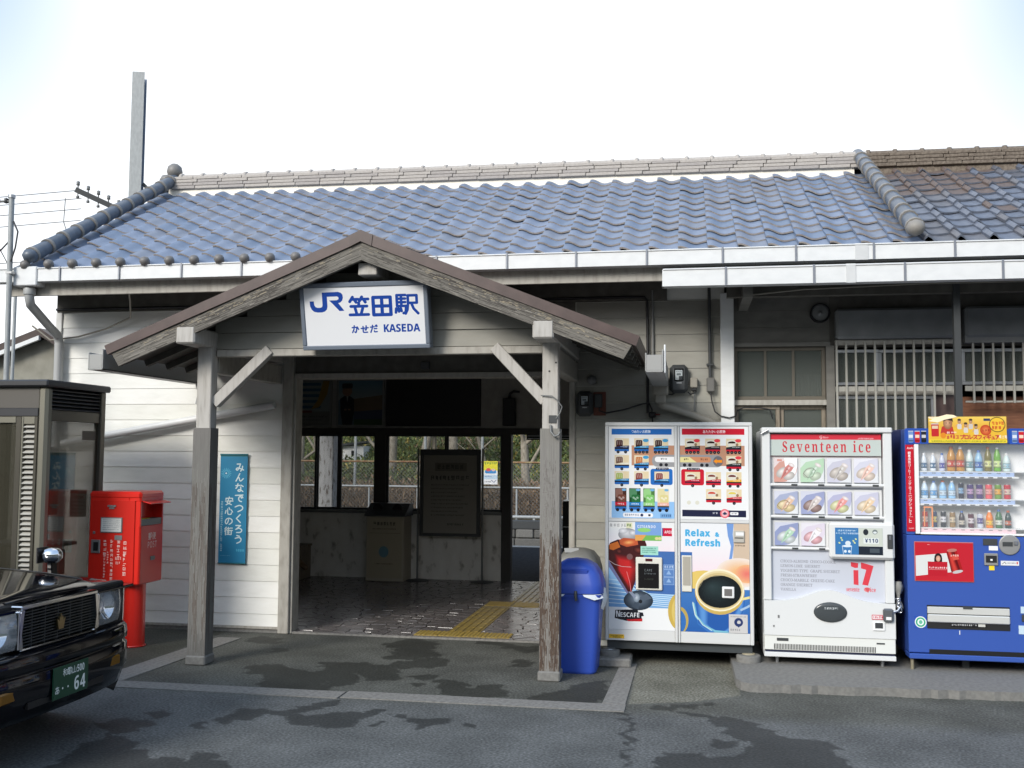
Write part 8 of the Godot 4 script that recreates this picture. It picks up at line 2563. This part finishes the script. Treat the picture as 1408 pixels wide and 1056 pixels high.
	# three shelves of ten samples
	var kinds := [
		["220,228,236,70,110,150,0.098,0.021", "220,228,236,70,110,150,0.098,0.021", "200,206,226,80,80,170,0.098,0.021", "196,140,60,200,70,50,0.135,0.030", "196,140,60,200,70,50,0.135,0.030", "214,228,226,120,160,170,0.118,0.026", "150,190,220,60,100,180,0.115,0.028", "120,110,50,226,226,150,0.135,0.025", "110,170,60,220,240,160,0.135,0.025", "210,226,226,160,200,216,0.098,0.026"],
		["206,224,240,90,160,220,0.095,0.025", "206,224,240,90,160,220,0.095,0.025", "150,196,232,210,230,244,0.098,0.026", "150,196,232,210,230,244,0.098,0.026", "40,40,60,130,170,206,0.085,0.019", "70,50,110,190,150,190,0.078,0.024", "70,50,110,190,150,190,0.078,0.024", "226,90,100,240,160,150,0.078,0.024", "110,150,60,236,170,50,0.078,0.024", "190,40,60,226,200,180,0.078,0.024"],
		["190,40,40,236,196,180,0.085,0.020", "44,60,100,210,190,110,0.085,0.020", "40,42,52,226,226,230,0.085,0.020", "150,120,80,216,196,160,0.082,0.021", "60,50,60,206,196,180,0.090,0.021", "90,40,60,226,216,220,0.075,0.021", "200,206,220,80,70,140,0.075,0.022", "236,130,40,250,200,60,0.095,0.025", "60,110,70,220,226,210,0.100,0.024", "40,60,60,190,90,60,0.095,0.022"]]
	var wraps := wrap_labels(kinds)
	for r in 3:
		var ys: float = [648.5, 686.5, 726.5][r]
		bx(o, "sample_shelf", fx.call(1264.5), rx2, fy.call(ys + 1.2), fy.call(ys), 0.67, 0.775, X.white)
		var lb := bx(o, "shelf_label", fx.call(1265), fx.call(1398), fy.call(ys + 6.8), fy.call(ys + 1.4), 0.770, 0.777, mat([Color8(170, 190, 226), Color8(170, 190, 226), Color8(232, 200, 206)][r], 0.4))
		bx(o, "button_rail", fx.call(1263.6), fx.call(1404), fy.call(ys + 9.6), fy.call(ys + 6.9), 0.770, 0.785, X.white, 0.002)
		for c in 10:
			var p: PackedStringArray = kinds[r][c].split(",")
			var col := Color8(int(p[0]), int(p[1]), int(p[2]))
			var h := float(p[6]) * 1.42
			var rad := float(p[7]) * 1.04
			var at := Vector3(fx.call(1273.0 + c * 13.0), fy.call(ys) + 0.001, 0.735)
			var can := h < 0.125
			var prof := [Vector2(0.0, 0.0), Vector2(rad * 0.9, 0.0), Vector2(rad, h * 0.04), Vector2(rad, h * 0.93), Vector2(rad * 0.86, h * 0.98), Vector2(rad * 0.84, h), Vector2(0.0, h * 0.995)] if can else [Vector2(0.0, 0.0), Vector2(rad * 0.9, 0.0), Vector2(rad, h * 0.04), Vector2(rad, h * 0.52), Vector2(rad * 0.94, h * 0.64), Vector2(rad * 0.66, h * 0.78), Vector2(rad * 0.42, h * 0.88), Vector2(rad * 0.40, h * 0.90)]
			var bm := mat(col, 0.2)
			var bt := put(o, "drink_can" if can else "drink_bottle", Mb.new().lathe(prof, at, 14), bm)
			put(bt, "drink_label", Mb.new().lathe([Vector2(rad * 1.012, h * (0.30 if can else 0.16)), Vector2(rad * 1.015, h * (0.72 if can else 0.46))], at, 14), wraps[r * 10 + c])
			if not can: put(bt, "bottle_cap", Mb.new().lathe([Vector2(rad * 0.46, h * 0.89), Vector2(rad * 0.46, h * 0.99), Vector2(0.0, h)], at, 10), mat([Color8(236, 238, 240), Color8(226, 226, 226), Color8(70, 110, 180), Color8(190, 90, 50)][(r + c) % 4], 0.3))
			if can: put(bt, "can_rim", Mb.new().lathe([Vector2(rad * 0.87, h * 0.975), Vector2(rad * 0.87, h * 1.004), Vector2(rad * 0.80, h * 1.002)], at, 12), X.alu)
			bx(lb, "price_tag", fx.call(1269.5 + c * 13.0), fx.call(1275.0 + c * 13.0), fy.call(ys + 3.2), fy.call(ys + 2.2), 0.7772, 0.778, X.grey)
			bx(lb, "select_button", fx.call(1270.0 + c * 13.0), fx.call(1277.0 + c * 13.0), fy.call(ys + 9.0), fy.call(ys + 7.6), 0.7852, 0.788, mat(lin(0.16, 0.15, 0.15), 0.4))
	var fo := Mb.new()
	for q in [[1269.5, 1282, 697.5, 699.5], [1269.5, 1271, 699.6, 725], [1280.5, 1282.5, 699.6, 726]]: fo.b2(fx.call(q[0]), fx.call(q[1]), fy.call(q[3]), fy.call(q[2]), 0.778, 0.782)
	put(o, "orange_frame", fo, mat(Color8(240, 150, 90), 0.4))
	# red picture panel
	k = cv(460, 296, Color8(196, 36, 50))
	k.poly(vec([4, 104, 250, 80, 290, 226, 100, 250, 4, 262]), Color8(222, 224, 220))
	k.ell(184, 116, 30, 34, Color8(40, 30, 30)); k.poly(vec([152, 120, 216, 120, 214, 160, 152, 160]), Color8(40, 30, 30))
	k.soft(184, 124, 18, 23, Color8(206, 150, 126), Color8(236, 190, 164))
	k.rect(100, 148, 156, 110, Color8(190, 30, 46))
	k.marks(108, 186, 138, 18, Color8(250, 236, 236), 181)
	k.rect(108, 208, 138, 2, Color8(236, 190, 190))
	k.poly(vec([252, 70, 280, 46, 322, 44, 334, 70, 376, 206, 340, 232, 300, 234, 284, 216]), Color8(170, 30, 30))
	for i in 10: k.poly(vec([254 + i * 4, 72, 284 + i * 3, 60, 296 + i * 7, 232 - i * 2, 284 + i * 7, 220]), Color8(110, 16, 20).lerp(Color8(214, 66, 56), sin(i / 9.0 * PI)))
	k.poly(vec([290, 96, 338, 88, 350, 126, 302, 136]), Color8(214, 84, 70))
	k.ell(294, 58, 40, 13, Color8(190, 120, 110), -0.1)
	k.marks(284, 88, 60, 18, Color8(240, 206, 196), 182)
	k.ell(336, 222, 42, 12, Color8(200, 196, 196), -0.2)
	k.marks(100, 14, 24, 6, Color8(250, 236, 236), 183)
	bx(o, "picture_frame", fx.call(1253.5), fx.call(1337), fy.call(800.3), fy.call(745.7), 0.8006, 0.807, mat(lin(0.55, 0.2, 0.2), 0.3), 0.006)
	panel(o, "picture_panel", fx.call(1254.5), fx.call(1336), fy.call(799.2), fy.call(746.8), 0.8086, pic(k.tex(), 0.2), 0.001)
	# money unit
	bx(o, "price_window", fx.call(1350.5), fx.call(1370.5), fy.call(749.3), fy.call(740.3), 0.8006, 0.806, X.dgrey, 0.002)
	bx(o, "price_label", fx.call(1358.5), fx.call(1371), fy.call(756), fy.call(750), 0.8006, 0.803, X.white)
	var cp := Mb.new()
	cp.xf = Transform3D(Basis(Vector3.RIGHT, PI / 2), Vector3(fx.call(1387), fy.call(748), 0.80))
	cp.lathe([Vector2(0.076, 0.0), Vector2(0.076, 0.008), Vector2(0.070, 0.012), Vector2(0.0, 0.012)], Vector3.ZERO, 24)
	var cu := put(o, "coin_unit", cp, mat(lin(0.42, 0.42, 0.41), 0.35, 0.3))
	cu.scale = Vector3(1, 1, 1)
	bx(cu, "coin_slot", fx.call(1377), fx.call(1391), fy.call(750), fy.call(744), 0.8125, 0.815, X.dgrey, 0.003)
	bx(cu, "return_lever", fx.call(1392), fx.call(1398), fy.call(748), fy.call(742), 0.8125, 0.824, X.alu, 0.005)
	bx(o, "note_slot", fx.call(1351.5), fx.call(1370.5), fy.call(776.5), fy.call(760), 0.8006, 0.812, mat(lin(0.42, 0.42, 0.41), 0.35, 0.3), 0.004)
	bx(o, "note_mouth", fx.call(1353.5), fx.call(1368.5), fy.call(772.5), fy.call(763), 0.8122, 0.814, X.dark)
	bx(o, "note_light", fx.call(1359.5), fx.call(1362.5), fy.call(770), fy.call(767.5), 0.8142, 0.816, X.white)
	bx(o, "caution_sticker", fx.call(1358), fx.call(1365.5), fy.call(783), fy.call(776.8), 0.8006, 0.803, mat(Color8(232, 206, 40), 0.4))
	k = cv(140, 36, Color8(232, 232, 232))
	k.line(vec([12, 24, 30, 10, 40, 24]), 4, Color8(90, 90, 90)); k.marks(46, 12, 66, 10, Color8(80, 80, 90), 184); k.ell(126, 16, 6, 10, Color8(206, 60, 60))
	panel(o, "notice_strip", fx.call(1374.5), fx.call(1399.5), fy.call(776), fy.call(769.8), 0.803, pic(k.tex(), 0.3), 0.002)
	# delivery flap
	bx(o, "delivery_recess", fx.call(1269.8), fx.call(1385), fy.call(864.5), fy.call(832.5), 0.8004, 0.804, X.dark, 0.003)
	var st := mat(lin(0.72, 0.72, 0.68), 0.3, 0.35)
	bx(o, "flap_rail", fx.call(1270.2), fx.call(1384.6), fy.call(844), fy.call(834.5), 0.8042, 0.812, st, 0.005)
	bx(o, "delivery_flap", fx.call(1270.2), fx.call(1384.6), fy.call(855.5), fy.call(844.8), 0.8042, 0.818, st, 0.010)
	bx(o, "flap_grip", fx.call(1320), fx.call(1333), fy.call(836.5), fy.call(832.8), 0.8125, 0.816, X.dgrey)
	k = cv(260, 34, Color8(30, 30, 32))
	k.marks(6, 8, 180, 18, Color8(206, 206, 206), 185); k.rect(200, 4, 52, 26, Color8(206, 206, 200))
	panel(o, "flap_label", fx.call(1303), fx.call(1352), fy.call(860.5), fy.call(855.8), 0.8085, pic(k.tex(), 0.3), 0.004)
	bx(o, "drip", fx.call(1314.6), fx.call(1315.6), fy.call(871.5), fy.call(866), 0.8006, 0.802, X.white)
	k = cv(96, 96, Color8(44, 84, 176))
	k.ell(48, 48, 46, 46, Color8(240, 244, 240)); k.ell(48, 48, 38, 38, Color8(60, 170, 130)); k.ell(48, 48, 26, 26, Color8(236, 244, 240)); k.ell(48, 48, 14, 16, Color8(110, 190, 160))
	panel(o, "round_sticker", fx.call(1252), fx.call(1269.3), fy.call(864.5), fy.call(848), 0.803, pic(k.tex(), 0.3), 0.002)
	for q in [[1400, 1412, 840, 831], [1396.5, 1412, 868, 856.5]]: bx(o, "sticker", fx.call(q[0]), fx.call(q[1]), fy.call(q[2]), fy.call(q[3]), 0.8006, 0.803, mat(lin(0.5, 0.62, 0.70), 0.4))
	bx(o, "coin_return", fx.call(1401), fx.call(1414), fy.call(851), fy.call(841.5), 0.8006, 0.81, X.dgrey, 0.003)
	for px in [1.66, 2.72]:
		for pz in [0.15, 0.77]: put(o, "foot", Mb.new().tube([Vector3(px, 0.06, pz), Vector3(px, 0.16, pz)], 0.014, 8), mat(lin(0.45, 0.40, 0.28), 0.4, 0.5))

# ---------------------------------------------------------------- bins, meters, banner
func build_small() -> void:
	# blue bin with domed lid
	var blue := mat(Color8(46, 76, 168), 0.38)
	var o := wthing("blue_bin", "blue plastic litter bin with a domed lid behind the right canopy post", "bin", Vector3(-0.90, 0, 1.08))
	var rows := []
	for q in [[0.0, 0.150, 0.135], [0.02, 0.162, 0.148], [0.30, 0.182, 0.165], [0.565, 0.198, 0.178], [0.585, 0.212, 0.192], [0.61, 0.212, 0.192]]:
		rows.append(round_rect(Vector3(-0.885, q[0], 1.05), q[1], q[2], 0.05))
	var bd := put(o, "bin_body", Mb.new().sheet(rows), blue)
	bx(bd, "bin_ridge", -1.02, -0.75, 0.17, 0.182, 1.195, 1.208, blue, 0.003)
	rows = []
	for q in [[0.615, 0.216, 0.196], [0.66, 0.216, 0.196], [0.69, 0.210, 0.190], [0.76, 0.190, 0.178], [0.82, 0.150, 0.150], [0.86, 0.085, 0.095], [0.873, 0.0, 0.0]]:
		rows.append(round_rect(Vector3(-0.885, q[0], 1.05), q[1], q[2], minf(0.09, q[1] * 0.9)))
	var lid := put(o, "bin_lid", Mb.new().sheet(rows), blue)
	bx(lid, "lid_flap", -0.99, -0.78, 0.70, 0.80, 1.205, 1.226, vary(blue, Color(0.9, 0.9, 0.95)), 0.012)
	put(lid, "lid_latch", Mb.new().tube([Vector3(-0.875, 0.635, 1.25), Vector3(-0.875, 0.60, 1.262), Vector3(-0.87, 0.565, 1.255)], 0.012, 7), X.dgrey)
	# white liner bag, caught under the lid and hanging out at the corners
	var bag := mat(lin(0.62, 0.66, 0.70), 0.35)
	bag.backlight_enabled = true; bag.backlight = Color(0.3, 0.3, 0.3)
	put(o, "liner_corner", Mb.new().sheet([PackedVector3Array([Vector3(-1.10, 0.612, 1.22), Vector3(-1.04, 0.612, 1.248), Vector3(-0.96, 0.610, 1.25)]), PackedVector3Array([Vector3(-1.11, 0.585, 1.23), Vector3(-1.05, 0.575, 1.262), Vector3(-0.97, 0.597, 1.256)])]), bag)
	put(o, "liner_corner", Mb.new().sheet([PackedVector3Array([Vector3(-0.82, 0.610, 1.25), Vector3(-0.74, 0.612, 1.25), Vector3(-0.68, 0.612, 1.21)]), PackedVector3Array([Vector3(-0.81, 0.596, 1.256), Vector3(-0.73, 0.572, 1.262), Vector3(-0.665, 0.585, 1.215)])]), bag)
	put(o, "liner_corner", Mb.new().sheet([PackedVector3Array([Vector3(-0.69, 0.65, 1.16), Vector3(-0.665, 0.655, 1.12), Vector3(-0.66, 0.64, 1.06)]), PackedVector3Array([Vector3(-0.67, 0.58, 1.18), Vector3(-0.64, 0.57, 1.12), Vector3(-0.65, 0.56, 1.06)]), PackedVector3Array([Vector3(-0.69, 0.50, 1.17), Vector3(-0.672, 0.48, 1.12), Vector3(-0.675, 0.50, 1.06)])]), bag)
	# grey bin behind it
	var gb := wthing("grey_bin", "grey plastic bin with a sloping lid, half hidden behind the blue bin", "bin", Vector3(-0.90, 0, 0.6))
	var gm := mat(lin(0.22, 0.215, 0.19), 0.5)
	rows = []
	for q in [[0.0, 0.14, 0.13], [0.3, 0.155, 0.14], [0.70, 0.17, 0.155]]: rows.append(round_rect(Vector3(-0.90, q[0], 0.60), q[1], q[2], 0.04))
	put(gb, "bin_body", Mb.new().sheet(rows), gm)
	rows = []
	for q in [[0.70, 0.185, 0.165], [0.74, 0.185, 0.165], [0.82, 0.165, 0.15], [0.88, 0.12, 0.12], [0.905, 0.06, 0.06], [0.91, 0.0, 0.0]]: rows.append(round_rect(Vector3(-0.92, q[0], 0.60), q[1], q[2], minf(0.05, q[1] * 0.9)))
	var gl := put(gb, "bin_lid", Mb.new().sheet(rows), gm)
	var sk := Mb.new()
	sk.xf = Transform3D(Basis.from_euler(Vector3(-0.9, 0.3, 0.0)) * Basis(Vector3.RIGHT, PI / 2), Vector3(-0.97, 0.893, 0.70))
	sk.box(Vector3.ZERO, Vector3(0.12, 0.003, 0.05))
	put(gl, "lid_sticker", sk, mat(lin(0.5, 0.5, 0.48), 0.5))
	# teal banner on the left wall
	var k := cv(300, 1160, Color8(20, 130, 172))
	var wh := Color8(214, 232, 232)
	k.rect(0, 0, 300, 16, Color8(20, 110, 120))
	k.jp("みんなでつくろう", 168, 82, 96, 13, wh, true, 111)
	k.jp("安心の街", 62, 452, 90, 12, wh, true, 108)
	k.marks(16, 500, 24, 540, Color8(190, 220, 226), 190, true)
	for i in 16:
		var d := Vector2(54, 0).rotated(TAU * i / 16)
		k.line([Vector2(66, 198) + d * 0.45, Vector2(66, 198) + d], 7, Color8(90, 182, 212))
	k.ell(66, 198, 9, 9, Color8(226, 240, 240))
	k.marks(196, 1010, 84, 30, Color8(90, 190, 220), 191)
	k.marks(20, 1080, 110, 8, Color8(150, 206, 222), 192)
	var bn := wthing("slogan_banner", "narrow teal banner with white vertical lettering on the left wall behind the post", "banner", Vector3(-4.26, 0.65, 0.03))
	panel(bn, "banner_sheet", -4.415, -4.140, 0.640, 1.655, 0.034, pic(k.tex(), 0.5), 0.006)
	bx(bn, "banner_bar", -4.42, -4.135, 1.652, 1.668, 0.026, 0.040, mat(Color8(20, 100, 110), 0.5), 0.003)
	bx(bn, "banner_bar", -4.42, -4.135, 0.630, 0.642, 0.026, 0.040, mat(Color8(20, 100, 110), 0.5), 0.003)
	# electricity meters and boxes on the wall
	for q in [[-0.180, -0.020, 2.225, 2.475, "dark grey electricity meter on the lit wall below the lower gutter's end", 0], [-1.005, -0.855, 2.02, 2.245, "dark electricity meter in shade beside the way through, on a red board", 1]]:
		var m := wthing("electricity_meter", q[4], "meter", Vector3((q[0] + q[1]) / 2, q[2], 0.03), "meters on the right wall")
		bx(m, "meter_case", q[0], q[1], q[2], q[3], 0.020, 0.105, X.dgrey, 0.03)
		bx(m, "meter_window", lerpf(q[0], q[1], 0.26), lerpf(q[0], q[1], 0.76), lerpf(q[2], q[3], 0.42), lerpf(q[2], q[3], 0.86), 0.1052, 0.108, X.dark_glass)
		k = cv(90, 130, Color8(176, 184, 186))
		k.marks(10, 14, 70, 16, Color8(40, 44, 50), 200); k.rect(18, 44, 54, 26, Color8(50, 60, 66)); k.marks(24, 50, 40, 14, Color8(190, 196, 196), 201); k.rect(44, 80, 46, 50, Color8(44, 48, 52)); k.marks(6, 104, 34, 14, Color8(50, 56, 60), 202)
		panel(m, "meter_dial", lerpf(q[0], q[1], 0.32), lerpf(q[0], q[1], 0.70), lerpf(q[2], q[3], 0.46), lerpf(q[2], q[3], 0.80), 0.1095, pic(k.tex(), 0.3), 0.001)
		bx(m, "meter_plate", lerpf(q[0], q[1], 0.38), lerpf(q[0], q[1], 0.66), lerpf(q[2], q[3], 0.33), lerpf(q[2], q[3], 0.37), 0.1052, 0.107, X.alu)
		if q[5] == 1:
			bx(m, "red_board", -0.855, -0.745, 2.03, 2.24, 0.018, 0.030, mat(lin(0.20, 0.055, 0.03), 0.6))
			bx(m, "fuse_block", -0.845, -0.775, 2.10, 2.22, 0.031, 0.07, X.dgrey, 0.006)
			put(m, "meter_cable", Mb.new().tube([Vector3(-0.80, 2.10, 0.06), Vector3(-0.80, 2.07, 0.07), Vector3(-0.74, 2.05, 0.07), Vector3(-0.58, 2.08, 0.07), Vector3(-0.42, 2.13, 0.08), Vector3(-0.36, 2.14, 0.07), Vector3(-0.335, 2.08, 0.06), Vector3(-0.33, 1.95, 0.05)], 0.007, 6), X.cable)
	put(self.get_node("electricity_meter_001"), "bell_dome", Mb.new().lathe([Vector2(0.0, -0.045), Vector2(0.035, -0.03), Vector2(0.045, 0.0), Vector2(0.035, 0.03), Vector2(0.0, 0.045)], Vector3(-0.868, 2.345, 0.06), 14), X.grey)
	var jb := wthing("junction_box", "small beige junction box right beside the lit electricity meter", "box", Vector3(0.035, 2.28, 0.03))
	bx(jb, "box_case", 0.0, 0.062, 2.272, 2.36, 0.02, 0.075, X.pipe_beige, 0.006)
	bx(jb, "box_gland", 0.008, 0.056, 2.245, 2.272, 0.025, 0.065, X.dark, 0.004)
	put(jb, "box_wire", Mb.new().tube([Vector3(0.035, 2.246, 0.045), Vector3(0.034, 2.0, 0.03)], 0.006, 6), X.grey)
	put(jb, "box_wire", Mb.new().tube([Vector3(-0.02, 2.235, 0.05), Vector3(0.0, 2.215, 0.05), Vector3(0.03, 2.225, 0.05), Vector3(0.05, 2.245, 0.05)], 0.006, 6), X.cable)
	put(jb, "box_wire", Mb.new().tube([Vector3(-0.21, 2.25, 0.05), Vector3(-0.19, 2.215, 0.05), Vector3(-0.16, 2.213, 0.05), Vector3(-0.13, 2.232, 0.05)], 0.006, 6), X.cable)
	var sw := wthing("switch_box", "grey conduit and switch box on the wall left of the white post", "box", Vector3(0.175, 2.23, 0.03))
	put(sw, "conduit", Mb.new().tube([Vector3(0.168, 3.16, 0.045), Vector3(0.172, 2.36, 0.045)], 0.014, 8), X.dgrey)
	bx(sw, "conduit_clip", 0.14, 0.205, 2.465, 2.485, 0.018, 0.062, X.dgrey, 0.004)
	bx(sw, "box_case", 0.14, 0.21, 2.235, 2.36, 0.018, 0.08, mat(lin(0.17, 0.165, 0.15), 0.5), 0.008)
	put(sw, "box_wire", Mb.new().tube([Vector3(0.175, 2.235, 0.06), Vector3(0.185, 2.15, 0.07), Vector3(0.21, 2.06, 0.10), Vector3(0.26, 2.02, 0.12), Vector3(0.33, 2.005, 0.125), Vector3(0.385, 2.02, 0.12), Vector3(0.40, 2.07, 0.05), Vector3(0.46, 2.10, 0.04), Vector3(0.60, 2.095, 0.04), Vector3(0.68, 2.08, 0.04), Vector3(0.70, 2.0, 0.04)], 0.006, 6), X.cable)
	var tap := wthing("wall_tap", "small dark valve with a red handle low on the cable run beside the downpipe", "valve", Vector3(-0.34, 2.03, 0.03))
	bx(tap, "valve_body", -0.365, -0.30, 2.01, 2.06, 0.03, 0.07, X.dark, 0.01)
	put(tap, "valve_handle", Mb.new().lathe([Vector2(0.0, 0.0), Vector2(0.022, 0.0), Vector2(0.022, 0.012), Vector2(0.0, 0.014)], Vector3(-0.285, 2.03, 0.07), 10), mat(lin(0.16, 0.02, 0.015), 0.5))

func round_rect(c: Vector3, hx: float, hz: float, r: float) -> PackedVector3Array:
	r = minf(r, minf(hx, hz))
	var out := PackedVector3Array()
	for k in 4:
		var o: Vector2 = [Vector2(hx - r, hz - r), Vector2(-hx + r, hz - r), Vector2(-hx + r, -hz + r), Vector2(hx - r, -hz + r)][k]
		for i in 6:
			var p := o + Vector2(r, 0).rotated(k * PI / 2 + i * PI / 10)
			out.append(c + Vector3(p.x, 0, p.y))
	out.append(out[0])
	return out
